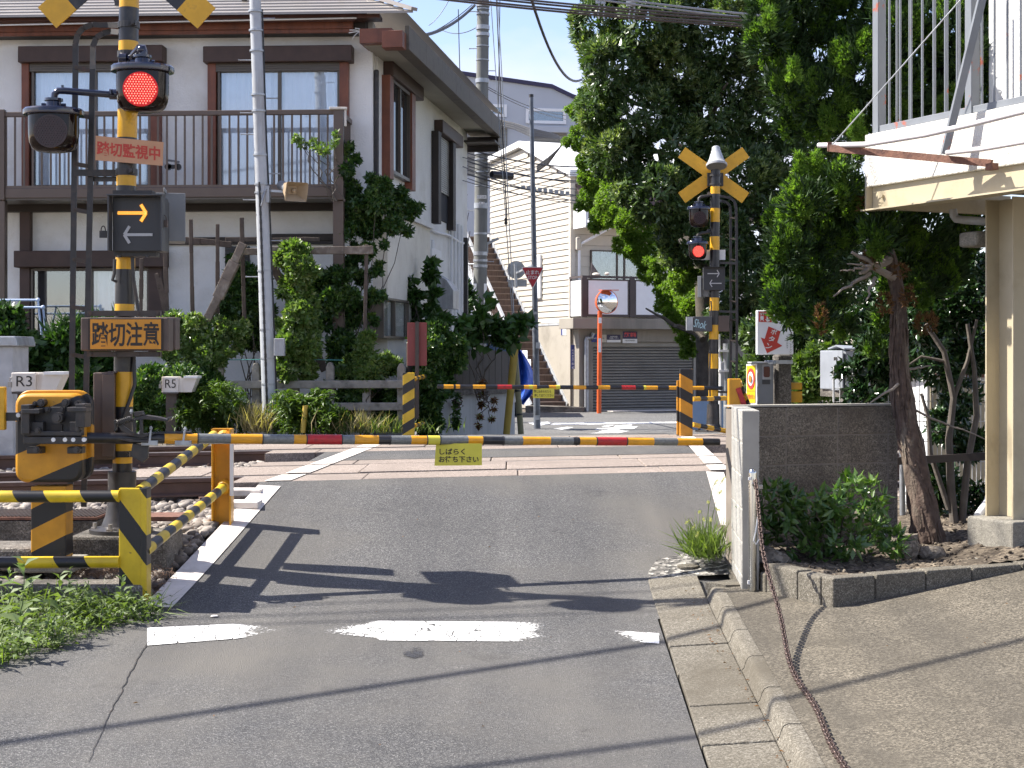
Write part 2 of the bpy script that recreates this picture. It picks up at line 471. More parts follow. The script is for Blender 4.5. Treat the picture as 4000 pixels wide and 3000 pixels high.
def rosettes(P, N, k, L, Wd, up=0.4, jit=0.35, amin=35, amax=85, curl=0.0):
    n = len(P)
    ax = nrm(N * 0.8 + np.array([0, 0, up]) + NP.normal(size=(n, 3)) * jit)
    a = nrm(np.cross(ax, NP.normal(size=(n, 3)))); b = np.cross(ax, a)
    Ps, Ds, Ss = [], [], []
    for i in range(k):
        t = 2 * math.pi * i / k + NP.random(n) * 0.9
        al = np.radians(amin + (amax - amin) * NP.random(n))
        pr = a * np.cos(t)[:, None] + b * np.sin(t)[:, None]
        d = nrm(ax * np.cos(al)[:, None] + pr * np.sin(al)[:, None])
        s = nrm(np.cross(ax, d))
        Ps.append(P + NP.normal(size=(n, 3)) * L * 0.12); Ds.append(d); Ss.append(s)
    P2 = np.concatenate(Ps); D2 = np.concatenate(Ds); S2 = np.concatenate(Ss)
    m = len(P2)
    return P2, D2, S2, L * (0.65 + 0.7 * NP.random(m)), Wd * (0.7 + 0.6 * NP.random(m))
def crown(name, lobes, n, k, L, Wd, matl, parent, up=0.4, shell=0.35, amin=35, amax=85, full=False, fold=0.25, droop=0.15, back=0.45, jit=0.35):
    P, N = lobe_points(lobes, n, shell, back)
    me = fol_mesh(name, *rosettes(P, N, k, L, Wd, up, jit, amin, amax), matl, fold, droop, full)
    org = ORG[parent.name] if parent is not None else Vector((0, 0, 0))
    me.transform(Matrix.Translation(-org))
    o = bpy.data.objects.new(name, me)
    COL.objects.link(o); ORG[o.name] = org
    if parent is not None: o.parent = parent
    return o
# ---------------------------------------------------------------- palette
YEL = (0.64, 0.34, 0.014); ORA = (0.60, 0.28, 0.012); BLK = (0.014, 0.014, 0.017)
m_yel = mat('yellow_paint', YEL, 0.38, vary=0.12, vscale=9, dirt=(0.30, 0.17, 0.03), dscale=9, dlo=0.58, dhi=0.75)
m_ora = mat('orange_paint', ORA, 0.4, vary=0.14, vscale=8, dirt=(0.22, 0.09, 0.02), dscale=9, dlo=0.56, dhi=0.74, streak=True)
m_blk = mat('black_paint', BLK, 0.33, vary=0.25, vscale=12, dirt=(0.05, 0.045, 0.04), dscale=8, dlo=0.5, dhi=0.75)
m_blkdull = mat('black_metal', (0.028, 0.027, 0.027), 0.5, vary=0.3, vscale=14, dirt=(0.07, 0.05, 0.04), dscale=12, dlo=0.5, dhi=0.75)
m_brownsteel = mat('brown_steel', (0.055, 0.042, 0.034), 0.55, vary=0.25, vscale=10, dirt=(0.11, 0.05, 0.03), dscale=11, dlo=0.55, dhi=0.75)
m_castiron = mat('cast_iron', (0.06, 0.056, 0.055), 0.42, metal=0.5, vary=0.3, vscale=10)
m_navy = mat('navy_enamel', (0.012, 0.015, 0.035), 0.16, vary=0.2, coat=0.5)
m_tape = mat('reflective_grey', (0.11, 0.12, 0.125), 0.34, vary=0.12, vscale=80)
m_redtape = mat('red_tape', (0.42, 0.018, 0.02), 0.42, vary=0.15, vscale=60, dirt=(0.2, 0.02, 0.02), dscale=30)
m_white = mat('white_enamel', (0.72, 0.72, 0.71), 0.45, vary=0.05, dirt=(0.5, 0.45, 0.38), dscale=6, dlo=0.58, dhi=0.8, streak=True)
m_whiteflat = mat('white_sheet', (0.78, 0.79, 0.80), 0.5, vary=0.03)
m_bolt = mat('bolt_steel', (0.35, 0.33, 0.31), 0.35, metal=0.8, vary=0.2)
m_galv = mat('galvanised_steel', (0.36, 0.38, 0.40), 0.42, metal=0.55, vary=0.14, vscale=12, dirt=(0.24, 0.24, 0.25), dscale=8, streak=True)
m_galvpaint = mat('grey_pole_paint', (0.40, 0.42, 0.44), 0.5, vary=0.08, vscale=7, dirt=(0.26, 0.25, 0.24), dscale=5, streak=True)
m_rust = mat('rusty_iron', (0.16, 0.075, 0.05), 0.8, vary=0.3, vscale=18, bump=0.3, bscale=80, dirt=(0.07, 0.03, 0.025), dscale=14)
m_conc = speckle('concrete_fine', (0.25, 0.235, 0.20), (0.17, 0.16, 0.135), (0.34, 0.32, 0.28), 260, 40, 0.9, 0.3, blot=(0.16, 0.15, 0.13), blot_scale=2.2, blot_lo=0.5, blot_hi=0.75)
m_concdark = speckle('concrete_stained', (0.17, 0.155, 0.135), (0.085, 0.075, 0.065), (0.27, 0.25, 0.22), 120, 30, 0.95, 0.5, blot=(0.045, 0.042, 0.036), blot_scale=2.6, blot_lo=0.48, blot_hi=0.72)
m_concapron = speckle('apron_concrete', (0.122, 0.107, 0.083), (0.045, 0.04, 0.031), (0.235, 0.21, 0.165), 130, 60, 0.92, 0.45, blot=(0.078, 0.069, 0.054), blot_scale=1.0, blot_lo=0.42, blot_hi=0.66, lightamt=0.55, tyre=True)
m_kerb = speckle('kerb_concrete', (0.15, 0.135, 0.108), (0.085, 0.076, 0.06), (0.26, 0.24, 0.20), 170, 60, 0.92, 0.4, blot=(0.092, 0.08, 0.06), blot_scale=1.5, blot_lo=0.45, blot_hi=0.7)
m_asph = speckle('asphalt', (0.112, 0.112, 0.113), (0.052, 0.052, 0.054), (0.25, 0.245, 0.235), 190, 90, 0.92, 0.75, blot=(0.128, 0.122, 0.112), blot_scale=0.5, blot_lo=0.42, blot_hi=0.65, lightamt=0.74, tyre=True)
m_asphfar = speckle('asphalt_old', (0.135, 0.133, 0.13), (0.07, 0.07, 0.07), (0.22, 0.22, 0.215), 60, 22, 0.95, 0.5, blot=(0.16, 0.155, 0.145), blot_scale=0.4)
m_gravelly = speckle('loose_chippings', (0.16, 0.15, 0.135), (0.03, 0.03, 0.03), (0.42, 0.40, 0.36), 38, 30, 0.95, 1.0, lightamt=0.6)
m_panel = speckle('crossing_panel_rubber', (0.28, 0.23, 0.195), (0.18, 0.15, 0.125), (0.40, 0.34, 0.30), 120, 30, 0.9, 0.3, blot=(0.21, 0.175, 0.15), blot_scale=1.1)
m_edge = mat('white_edge_paint', (0.62, 0.575, 0.53), 0.7, vary=0.1, vscale=10, dirt=(0.40, 0.36, 0.32), dscale=3.5, dlo=0.5, dhi=0.72, bump=0.15, bscale=120)
m_ground = speckle('bare_earth', (0.12, 0.10, 0.08), (0.06, 0.05, 0.04), (0.2, 0.175, 0.14), 30, 12, 0.95, 0.7)
m_soil = speckle('garden_soil', (0.115, 0.092, 0.068), (0.04, 0.032, 0.025), (0.24, 0.2, 0.15), 42, 18, 0.95, 1.0, blot=(0.06, 0.048, 0.036), blot_scale=1.5)
m_railside = mat('rusty_rail', (0.095, 0.055, 0.042), 0.75, vary=0.25, vscale=6, bump=0.2)
m_railtop = mat('worn_rail_top', (0.34, 0.29, 0.25), 0.32, metal=0.75, vary=0.15)
m_sleeper = mat('sleeper_timber', (0.10, 0.075, 0.06), 0.9, vary=0.3, vscale=8, bump=0.4, bscale=40)

# ---------------------------------------------------------------- ground sheet to the horizon
def grid_mesh(name, rows, matl, smooth_=True):
    """rows: list of equally long lists of points"""
    mb = MB(); nx = len(rows[0])
    fs = [(r * nx + i, r * nx + i + 1, (r + 1) * nx + i + 1, (r + 1) * nx + i) for r in range(len(rows) - 1) for i in range(nx - 1)]
    mb.add([p for r in rows for p in r], fs)
    return mb
def ground_z(x, Y):
    z = road_z(x, Y)
    z = min(z, -0.22) if Y - TR * max(-7, min(7, x)) < 19 else z
    if x > 0.9 and Y < 11: z = min(z, -0.55)
    return z - 0.06
xs = [-300, -120, -60, -30, -16] + [-10 + 0.4 * i for i in range(51)] + [16, 30, 60, 120, 300]
ys = [-12 + 0.5 * i for i in range(90)] + [36, 42, 50, 62, 80, 120, 200, 400, 800]
g = put(grid_mesh('ground', [[(x, y, ground_z(x, y)) for x in xs] for y in ys], None), 'ground', m_ground, kind='structure', smooth_=True, angle=60)

# ---------------------------------------------------------------- near street, ramp up to the crossing
def xl_line(Y): return -1.78 + 0.063 * (Y - 12.08)          # inner edge of the left white line
def xr_line(Y): return 1.664 + 0.063 * (Y - 13.22)          # inner edge of the right white line
def xr_near(Y): return 0.872 + 0.026 * (Y - 10.0)           # joint between asphalt and gutter slabs
mb = grid_mesh('road', [[(x, y, road_z(x, y)) for x in [-6 + (xr_near(y) + 6) * i / 24 for i in range(25)]] for y in [-8 + 0.25 * i for i in range(68)] + [8.9]], None)
rows = []
for k in range(27):
    s = k / 26; row = []
    for i in range(17):
        t = i / 16
        # along each column from y = 8.9 to the slab edge c = 12.63
        x0 = xl_line(8.9) - 0.17 + (xr_line(8.9) - xl_line(8.9) + 0.17) * t
        xe = -1.97 + (1.664 + 1.97) * t; ye = 12.63 + TR * xe
        x = x0 + (xe - x0) * s; y = 8.9 + (ye - 8.9) * s
        row.append((x, y, road_z(x, y)))
    rows.append(row)
mb2 = grid_mesh('road', rows, None)
mb.add(mb2.v, mb2.f)
road = put(mb, 'road', m_asph, kind='structure', smooth_=True, angle=60)

# painted lines on the street
def strip(name, quads, matl, lift=0.006, parent=None):
    """a painted sheet following the ground: quads = list of rows of (x, y)"""
    b_ = grid_mesh(name, [[(x, y, road_z(x, y) + lift) for x, y in r] for r in quads], None)
    o = put(b_, name, matl, parent)
    o['kind'] = 'structure'
    return o
strip('edge_line', [[(xl_line(y) - 0.175 + 0.0, y), (xl_line(y), y)] for y in [8.93 + 0.2 * i for i in range(15)] + [11.9]] + [], m_edge)
strip('edge_line', [[(xr_line(y), y), (xr_line(y) + 0.15, y)] for y in [10.5 + 0.2 * i for i in range(13)] + [13.1]], m_edge)
strip('edge_line', [[(-2.95, y), (-2.50 - 0.12 * (7.6 - y), y)] for y in (6.9, 7.2, 7.5)], m_edge)
# worn white stop line: wear grows away from the middle of each remaining patch
m_stop = paint_worn('stop_line_paint', (0.80, 0.80, 0.78), None, scale=60, lo=0.80, hi=1.02, fade=True)
def ground_hit(vx, vy):
    d = ray(vx, vy); Y = 8.0
    for _ in range(30):
        p = CAM + d * Y; Y = (road_z(p.x, Y) - 1.0) / d.z
    p = CAM + d * Y
    return p.x, Y
def stop_patch(ax, ay0, ay1, bx, by0, by1, wear):
    n = 26; rows = []; ws = []
    for i in range(n + 1):
        t = i / n; vx = ax + (bx - ax) * t
        row = []
        for j in range(5):
            u = j / 4
            vy = (ay0 + (by0 - ay0) * t) * (1 - u) + (ay1 + (by1 - ay1) * t) * u
            x, y = ground_hit(vx, vy); row.append((x, y, road_z(x, y) + 0.005)); ws.append(wear(t, u))
        rows.append(row)
    o = put(grid_mesh('stop_line', rows, None), 'stop_line', m_stop, kind='structure')
    at = o.data.attributes.new('wear', 'FLOAT', 'POINT')
    at.data.foreach_set('value', ws)
def edge(u): return 0.25 * max(0, (abs(u - 0.5) - 0.30) / 0.2)
stop_patch(318, 1358, 1396, 625, 1344, 1372, lambda t, u: -0.3 + 0.85 * max(0, t - 0.55) / 0.45 + edge(u) * (0.4 + t))
stop_patch(700, 1342, 1384, 1215, 1346, 1388, lambda t, u: -0.28 + 1.0 * max(0, 0.28 - t) / 0.28 * (0.5 + abs(u - 0.5)) + 0.8 * max(0, t - 0.78) / 0.22 + edge(u))
stop_patch(1300, 1362, 1384, 1424, 1370, 1392, lambda t, u: 0.36 - 0.6 * t + edge(u) * 0.6)
# oil spot
m_oil = paint_worn('oil_spot', (0.035, 0.035, 0.038), None, scale=60, lo=0.86, hi=1.02, fade=True)
rows = []; ws = []
for i in range(9):
    row = []
    for j in range(9):
        a, b_ = i / 8 * 2 - 1, j / 8 * 2 - 1
        x, y = ground_hit(893 + 36 * a, 1412 + 16 * b_); row.append((x, y, road_z(x, y) + 0.004)); ws.append(-0.15 + 0.5 * (a * a + b_ * b_))
    rows.append(row)
o = put(grid_mesh('oil_spot', rows, None), 'oil_spot', m_oil, kind='structure'); o.data.attributes.new('wear', 'FLOAT', 'POINT').data.foreach_set('value', ws)
# long crack in the asphalt on the left, a recessed dark seam
crk = []
for i in range(40):
    t = i / 39
    x, y = ground_hit(322 - 132 * t ** 0.9 + RND.uniform(-2.5, 2.5), 1385 + 262 * t); w = 0.0026 * (1.1 - t) + 0.001
    crk.append([(x - w, y, road_z(x, y) + 0.003), (x + w, y, road_z(x, y) + 0.003)])
put(grid_mesh('crack', crk, None), 'crack', m_blkdull, kind='structure')

# chippings patch and small manhole beside the white line
rows = [[(x0 + (1.43 - x0) * t, y, road_z(1.0, y) + 0.004 + 0.03 * t) for t in (0, 0.25, 0.5, 0.75, 1)] for y, x0 in ((9.98, 0.885), (10.1, 0.89), (10.25, 0.93), (10.42, 0.98), (10.6, 1.2))]
put(grid_mesh('gravel_patch', rows, None), 'gravel_patch', m_gravelly, kind='structure')
mbm = MB(); mbm.lathe((1.17, 10.2, road_z(1.1, 10.2) + 0.021), [(0.075, 0), (0.075, 0.012), (0.068, 0.014), (0.001, 0.014)], 24)
solo(mbm, 'manhole_cover', m_kerb, 'small round concrete manhole cover set in chippings beside the white edge line', 'manhole cover', (1.17, 10.2, road_z(1.1, 10.2)))
mbm = MB(); x, y = ground_hit(840 * 0 + 463, 1333); mbm.lathe((x, y, road_z(x, y) + 0.004), [(0.022, 0), (0.02, 0.006), (0.001, 0.006)], 16)
solo(mbm, 'survey_stud', m_edge, 'small round white survey disc on the asphalt below the left fence post', 'road stud', (x, y, road_z(x, y)))

# gutter slabs and kerb stones
gut = bpy.data.objects.new('gutter', None); COL.objects.link(gut); ORG[gut.name] = Vector((0, 0, 0)); gut['kind'] = 'structure'
krb = bpy.data.objects.new('kerb', None); COL.objects.link(krb); ORG[krb.name] = Vector((0, 0, 0)); krb['kind'] = 'structure'
y = 9.97; k = 0
while y > 2.0:
    y1 = y - 0.6
    a0, a1 = y - 0.006, y1 + 0.006
    zA, zB = road_z(1.0, a0), road_z(1.0, a1)
    b_ = MB()
    e0, e1 = xr_near(a0) + 0.008 + RND.uniform(0, 0.008), xr_near(a1) + 0.008 + RND.uniform(0, 0.01)
    k0, k1 = 1.185 + 0.03 * (a0 - 9.4), 1.185 + 0.03 * (a1 - 9.4)
    dz = RND.uniform(-0.003, 0.003)
    b_.add([(e0, a0, zA + 0.010 + dz), (k0, a0, zA + 0.030 + dz), (k1, a1, zB + 0.030 + dz), (e1, a1, zB + 0.010 + dz),
            (e0, a0, zA - 0.1), (k0, a0, zA - 0.1), (k1, a1, zB - 0.1), (e1, a1, zB - 0.1)],
           [(3, 2, 1, 0), (4, 5, 6, 7), (0, 1, 5, 4), (2, 3, 7, 6), (1, 2, 6, 5), (3, 0, 4, 7)])
    put(b_, 'slab', m_kerb, gut, bevel=0.006)
    if y < 9.6:
        h0 = apron_z(k0 + 0.1, a0) + 0.004; h1 = apron_z(k1 + 0.1, a1) + 0.004
        b_ = MB(); P = []
        for (kx, yy, zz, hh) in ((k0, a0, zA, h0), (k1, a1, zB, h1)):
            P.append([(kx + 0.003, yy, zz - 0.1), (kx + 0.003, yy, zz + 0.030), (kx + 0.014, yy, zz + 0.042), (kx + 0.022, yy, hh - 0.03), (kx + 0.034, yy, hh - 0.008), (kx + 0.052, yy, hh), (kx + 0.105, yy, hh), (kx + 0.105, yy, zz - 0.1)])
        n = 8
        b_.add(P[0] + P[1], [(i, (i + 1) % n, n + (i + 1) % n, n + i) for i in range(n)] + [tuple(range(n - 1, -1, -1)), tuple(range(n, 2 * n))])
        put(b_, 'kerb_stone', m_kerb, krb, smooth_=True, angle=60)
    y = y1
# kerb return curving round to the wall end
b_ = MB(); pts = []
for i in range(7):
    a = math.radians(90 * i / 6)
    pts.append((1.19 + 0.20 * math.sin(a) + 0.01, 9.44 + 0.13 * (1 - math.cos(a)) + 0.08 * i / 6))
for i in range(6):
    (x0, y0), (x1, y1) = pts[i], pts[i + 1]
    z0 = road_z(1.0, 9.5)
    b_.add([(x0, y0, z0 - 0.1), (x1, y1, z0 - 0.1), (x1, y1, -0.415), (x0, y0, -0.415), (x0 + 0.09, y0 - 0.07, z0 - 0.1), (x1 + 0.09, y1 - 0.07, z0 - 0.1), (x1 + 0.09, y1 - 0.07, -0.405), (x0 + 0.09, y0 - 0.07, -0.405)],
           [(0, 1, 2, 3), (3, 2, 6, 7), (7, 6, 5, 4), (0, 3, 7, 4), (1, 5, 6, 2)])
put(b_, 'kerb_stone', m_kerb, krb)
# concrete apron in front of the building on the right
ap = [(1.055, 2.0), (1.285, 9.42), (1.42, 9.42), (1.43, 9.28), (1.56, 9.0), (1.78, 8.53), (5.2, 10.13), (8, 6), (8, 2)]
put(MB().poly([(x, y, apron_z(x, y)) for x, y in ap]), 'apron', m_concapron, kind='structure')
put(MB().prism([(1.19, 9.45, -0.45), (1.30, 9.35, -0.45), (1.50, 9.35, -0.45), (1.50, 10.0, -0.45), (1.42, 10.3, -0.45), (1.40, 9.6, -0.45)], (0, 0, 0.045)), 'apron_corner', m_kerb, kind='structure')

# ---------------------------------------------------------------- level crossing surface
lc = bpy.data.objects.new('level_crossing', None); COL.objects.link(lc); ORG[lc.name] = Vector((0, 0, 0)); lc['kind'] = 'structure'
def on_c(x, c, z=0.0): return Vector((x, c + TR * x, z))
RAILS = (13.31, 14.405, 16.83, 17.925)
def panel_strip(c0, c1, xa, xb, step, shift, z=0.0, m=m_panel, nm='panel'):
    x = xa; first = True
    while x < xb - 0.05:
        x1 = min(xb, (xa + shift) if first and shift else x + step)
        first = False
        b_ = MB(); dz = RND.uniform(-0.003, 0.003)
        q = [on_c(x + 0.004, c0, -0.2), on_c(x1 - 0.004, c0, -0.2), on_c(x1 - 0.004, c1, -0.2), on_c(x + 0.004, c1, -0.2)]
        b_.prism(q, (0, 0, 0.2 + z + dz))
        put(b_, nm, m, lc, bevel=0.008)
        x = x1
panel_strip(12.645, 13.265, -2.2, 3.4, 1.25, 1.0)
panel_strip(13.42, 14.36, -3.25, 3.4, 1.25, 0.7)
panel_strip(14.455, 14.93, -2.35, 3.4, 1.25, 0.9)
panel_strip(16.28, 16.785, -2.5, 3.6, 1.25, 0.5)
panel_strip(16.94, 17.88, -3.1, 3.6, 1.25, 0.9)
panel_strip(17.975, 18.5, -2.2, 3.6, 1.25, 0.4)
put(grid_mesh('road', [[on_c(x, c, prof(c)) for x in (-1.9, -0.6, 0.7, 1.9)] for c in (14.94, 15.5, 16.27)], None), 'road_between_tracks', m_asph, kind='structure')
for side, w in ((-1, -0.2), (1, 0.17)):
    for c0, c1 in ((12.65, 13.26), (13.43, 14.35), (14.46, 16.26), (16.29, 16.78), (16.95, 17.87), (17.98, 18.49)):
        f = (lambda c: -1.745 + 0.063 * (c - 12.63) / (1 - TR * 0.063)) if side < 0 else (lambda c: 1.70 + 0.063 * (c - 12.63))
        b_ = MB(); b_.poly([on_c(f(c0) + w, c0, 0.006), on_c(f(c0), c0, 0.006), on_c(f(c1), c1, 0.006), on_c(f(c1) + w, c1, 0.006)][::(1 if side < 0 else -1)])
        on_asph = c0 == 14.46
        put(b_, 'edge_line', m_edge, kind='structure')
# white kerb blocks stepping down outside the left white line
for vx, vy in ((531, 1057), (524, 1083)):
    p = W(vx, vy, 11.75 if vy < 1070 else 11.3)
    solo(MB().box((p.x, p.y, p.z - 0.02), (0.26, 0.2, 0.05)), 'edge_block', m_edge, 'white painted block outside the left edge line, ' + ('the one nearer the rails' if vy < 1070 else 'the one nearer the orange post'), 'concrete block', (p.x, p.y, p.z - 0.05), 'white blocks at the crossing edge', bevel=0.008)
# far street beyond the crossing
rows = []
for c in [18.51 + 0.4 * i for i in range(24)] + [30, 34, 38, 42.5]:
    rows.append([(x, c + TR * max(-7, min(7, x)) * max(0, 1 - (c - 18.5) / 10), prof(c) - 0.002) for x in [-1.95 - 0.6 * smooth(24, 32, c) + (5.2 + 3.5 * smooth(24, 34, c)) * i / 10 for i in range(11)]])
put(grid_mesh('far_road', rows, None), 'far_road', m_asphfar, kind='structure', smooth_=True, angle=60)
m_farline = paint_worn('far_line_paint', (0.78, 0.78, 0.77), None, scale=20, lo=0.7, hi=0.85)
def far_patch(pts, z=-0.596):
    b_ = MB(); q = []
    for vx, vy in pts:
        d = ray(vx, vy); Y = (z - 1.0) / d.z; q.append(CAM + d * Y)
    b_.poly(q); put(b_, 'road_marking', m_farline, kind='structure')
far_patch([(1140, 913), (1182, 911), (1200, 914), (1160, 920)])
far_patch([(1187, 913), (1467, 911), (1467, 914), (1190, 918)])
for a in ([(1298, 921), (1318, 918), (1330, 918), (1310, 922)], [(1330, 919), (1366, 917), (1362, 921), (1325, 922)], [(1290, 925), (1340, 923), (1336, 926), (1285, 928)],
          [(1345, 922), (1378, 921), (1370, 926), (1330, 928)], [(1290, 932), (1325, 926), (1348, 925), (1320, 935)], [(1270, 936), (1340, 930), (1360, 931), (1330, 936)], [(1195, 926), (1225, 922), (1240, 923), (1215, 928)]):
    far_patch(a)

# ---------------------------------------------------------------- the two railway tracks
def rail_profile(c0):
    w, h, f = 0.032, 0.15, 0.0625
    return [(-f, -h), (f, -h), (f, -h + 0.012), (0.009, -h + 0.028), (0.009, -0.045), (w, -0.036), (w, -0.006), (w - 0.008, 0), (-w + 0.008, 0), (-w, -0.006), (-w, -0.036), (-0.009, -0.045), (-0.009, -h + 0.028), (-f, -h + 0.012)]
for ti, (ca, cb) in enumerate(((RAILS[0], RAILS[1]), (RAILS[2], RAILS[3]))):
    t = thing('railway_track', ('near' if ti == 0 else 'far') + ' rusty railway track with two rails crossing the street, ' + ('closest to the orange post' if ti == 0 else 'beyond the first one'), 'railway track', on_c(0, (ca + cb) / 2, -0.15), 'two parallel railway tracks')
    for c in (ca, cb):
        b_ = MB(); pr = rail_profile(c); a0 = on_c(-16, c, -0.004); a1 = on_c(14, c, -0.004)
        n = len(pr); vs = []
        for base in (a0, a1):
            vs += [base + TN * u + Z * v for u, v in pr]
        for i in range(n):
            j = (i + 1) % n
            b_.add([vs[i], vs[n + i], vs[n + j], vs[j]], [(0, 1, 2, 3)], 1 if i in (6, 7, 8) else 0)
        put(b_, 'rail', [m_railside, m_railtop], t)
    b_ = MB(); b_.obox(-TD * 0.11 - TN * 1.05, TD * 0.22, TN * 2.1, Z * 0.14)
    sl = b_.mesh('sleeper', m_sleeper)
    fb = MB()
    for u in (-0.535, 0.535):
        fb.obox(TN * (u - 0.15) - TD * 0.08, TD * 0.16, TN * 0.3, Z * 0.02)
        for s in (-1, 1): fb.cyl(TN * (u + 0.1 * s), TN * (u + 0.1 * s) + Z * 0.05, 0.014, n=6)
    fm = fb.mesh('fastening', m_railside)
    for i in range(-20, 19):
        x = i * 0.66
        if -2.2 < x < 2.2: continue
        o = piece(sl, 'sleeper', t, on_c(x, (ca + cb) / 2, -0.315))
        q = bpy.data.objects.new('fastening', fm); COL.objects.link(q); q.parent = o; q.location = (0, 0, 0.14)

# ballast stones: real geometry, one mass
def stone_cloud(name, pts, size, matl, seed=3, parent=None):
    r = np.random.default_rng(seed)
    base = []
    ph = (1 + 5 ** 0.5) / 2
    ico = nrm(np.array([(-1, ph, 0), (1, ph, 0), (-1, -ph, 0), (1, -ph, 0), (0, -1, ph), (0, 1, ph), (0, -1, -ph), (0, 1, -ph), (ph, 0, -1), (ph, 0, 1), (-ph, 0, -1), (-ph, 0, 1)], float))
    F = np.array([(0, 11, 5), (0, 5, 1), (0, 1, 7), (0, 7, 10), (0, 10, 11), (1, 5, 9), (5, 11, 4), (11, 10, 2), (10, 7, 6), (7, 1, 8), (3, 9, 4), (3, 4, 2), (3, 2, 6), (3, 6, 8), (3, 8, 9), (4, 9, 5), (2, 4, 11), (6, 2, 10), (8, 6, 7), (9, 8, 1)])
    n = len(pts); P = np.array(pts)
    V = ico[None] * (0.62 + 0.6 * r.random((n, 12)))[..., None]
    V = V * (0.7 + 0.6 * r.random((n, 1, 3))) * np.array([1, 1, 0.75])
    V = V * (size * (0.55 + 0.8 * r.random(n)))[:, None, None]
    a = r.random(n) * 6.28; ca, sa = np.cos(a)[:, None], np.sin(a)[:, None]
    x = V[..., 0] * ca - V[..., 1] * sa; y = V[..., 0] * sa + V[..., 1] * ca
    V = np.stack([x, y, V[..., 2]], -1) + P[:, None]
    me = bpy.data.meshes.new(name)
    me.vertices.add(n * 12); me.vertices.foreach_set('co', V.astype(np.float32).reshape(-1))
    ff = (F[None] + (np.arange(n) * 12)[:, None, None]).reshape(-1)
    me.loops.add(len(ff)); me.loops.foreach_set('vertex_index', ff.astype(np.int32))
    me.polygons.add(n * 20); me.polygons.foreach_set('loop_start', (np.arange(n * 20) * 3).astype(np.int32))
    me.update(calc_edges=True); me.materials.append(matl)
    o = bpy.data.objects.new(name, me); COL.objects.link(o); ORG[name] = Vector((0, 0, 0)); o['kind'] = 'stuff'
    return o
m_stone, nd, lk, bs = nt('ballast_stone')
gg = nd.new('ShaderNodeNewGeometry'); rr = ramp_n(nd, lk, gg.outputs['Random Per Island'], 0, 1, (0.13, 0.11, 0.095, 1), (0.36, 0.32, 0.28, 1))
nn = noise_n(nd, lk, gg.outputs['Position'], 45, 4); r2_ = ramp_n(nd, lk, nn.outputs['Fac'], 0.3, 0.7, (0.7, 0.7, 0.7, 1), (1.2, 1.2, 1.2, 1)); mm_ = mix_n(nd, lk, 1.0, rr.outputs['Color'], r2_.outputs['Color'], 'MULTIPLY')
lk.new(mm_.outputs['Color'], bs.inputs['Base Color']); bs.inputs['Roughness'].default_value = 0.9
pts = []
def bz(x, Y):
    c = Y - TR * x
    z = min(road_z(x, Y), -0.155 if 14.2 < c else -0.19)
    return z
for _ in range(16000):
    x = RND.uniform(-7.2, -1.9); c = RND.uniform(10.6, 19.2); Y = c + TR * x
    if x > xl_line(Y) - 0.24 and c < 12.7: continue
    if x > -2.15 and c > 12.6: continue
    if Y < 8.9: continue
    if any(abs(c - r) < 0.05 for r in RAILS): continue
    pts.append((x, Y, bz(x, Y) - 0.03 + RND.uniform(-0.02, 0.02) + 0.03 * math.sin(x * 3) * math.sin(Y * 2.3)))
for _ in range(3500):
    x = RND.uniform(1.95, 4.6); c = RND.uniform(11.9, 19.0); Y = c + TR * x
    if x < 2.2 and c > 12.6: continue
    if any(abs(c - r) < 0.05 for r in RAILS): continue
    pts.append((x, Y, bz(x, Y) - 0.03 + RND.uniform(-0.02, 0.02)))
for _ in range(1500):
    x = RND.uniform(-4.2, xl_line(10.2) - 0.22); Y = RND.uniform(8.95, 10.9)
    if x > xl_line(Y) - 0.24: continue
    pts.append((x, Y, road_z(x, Y) - 0.03 + RND.uniform(-0.02, 0.01)))
stone_cloud('ballast', pts, 0.048, m_stone)
# ================================================================ near side of the crossing
X = Vector((1, 0, 0)); YV = Vector((0, 1, 0))
m_led_red = emit('red_led', (1.0, 0.012, 0.01), 0.15, (0.15, 0.0, 0.0))
m_led_dot = emit('red_led_dot', (1.0, 0.14, 0.10), 1.5, (0.3, 0.0, 0.0))
m_led_amb = emit('amber_led', (1.0, 0.36, 0.03), 0.30, (0.3, 0.15, 0.0))
m_hood = glass_dark('smoked_hood', (0.010, 0.005, 0.004), 0.08)
m_lens_off = mat('unlit_lens', (0.03, 0.012, 0.012), 0.3, vary=0.4, vscale=90)
m_boxgrey = mat('dark_grey_cabinet', (0.06, 0.062, 0.066), 0.5, vary=0.12)
m_boxgrey2 = mat('mid_grey_cabinet', (0.17, 0.18, 0.19), 0.5, vary=0.08)
m_signblack = mat('sign_black', (0.03, 0.031, 0.034), 0.45, vary=0.1)
m_arrow_off = mat('unlit_arrow', (0.42, 0.42, 0.42), 0.5, vary=0.05)
m_salmon = mat('faded_sign_board', (0.52, 0.275, 0.15), 0.55, vary=0.06, vscale=7)
m_redink = mat('red_ink', (0.50, 0.05, 0.03), 0.55, vary=0.1)
m_amberpanel = mat('amber_panel', (0.56, 0.235, 0.012), 0.4, vary=0.08)
m_darkink = mat('dark_ink', (0.02, 0.014, 0.010), 0.5, vary=0.1)
m_brownbox = mat('brown_box_steel', (0.085, 0.06, 0.048), 0.5, vary=0.2, vscale=7, dirt=(0.15, 0.08, 0.05), dscale=6, dlo=0.55, dhi=0.75, streak=True)
m_yelsign = mat('yellow_plastic_sheet', (0.56, 0.50, 0.05), 0.5, vary=0.07)
m_creambox = mat('rust_stained_white', (0.62, 0.58, 0.52), 0.5, vary=0.06, dirt=(0.40, 0.26, 0.15), dscale=6, dlo=0.52, dhi=0.8, streak=True)

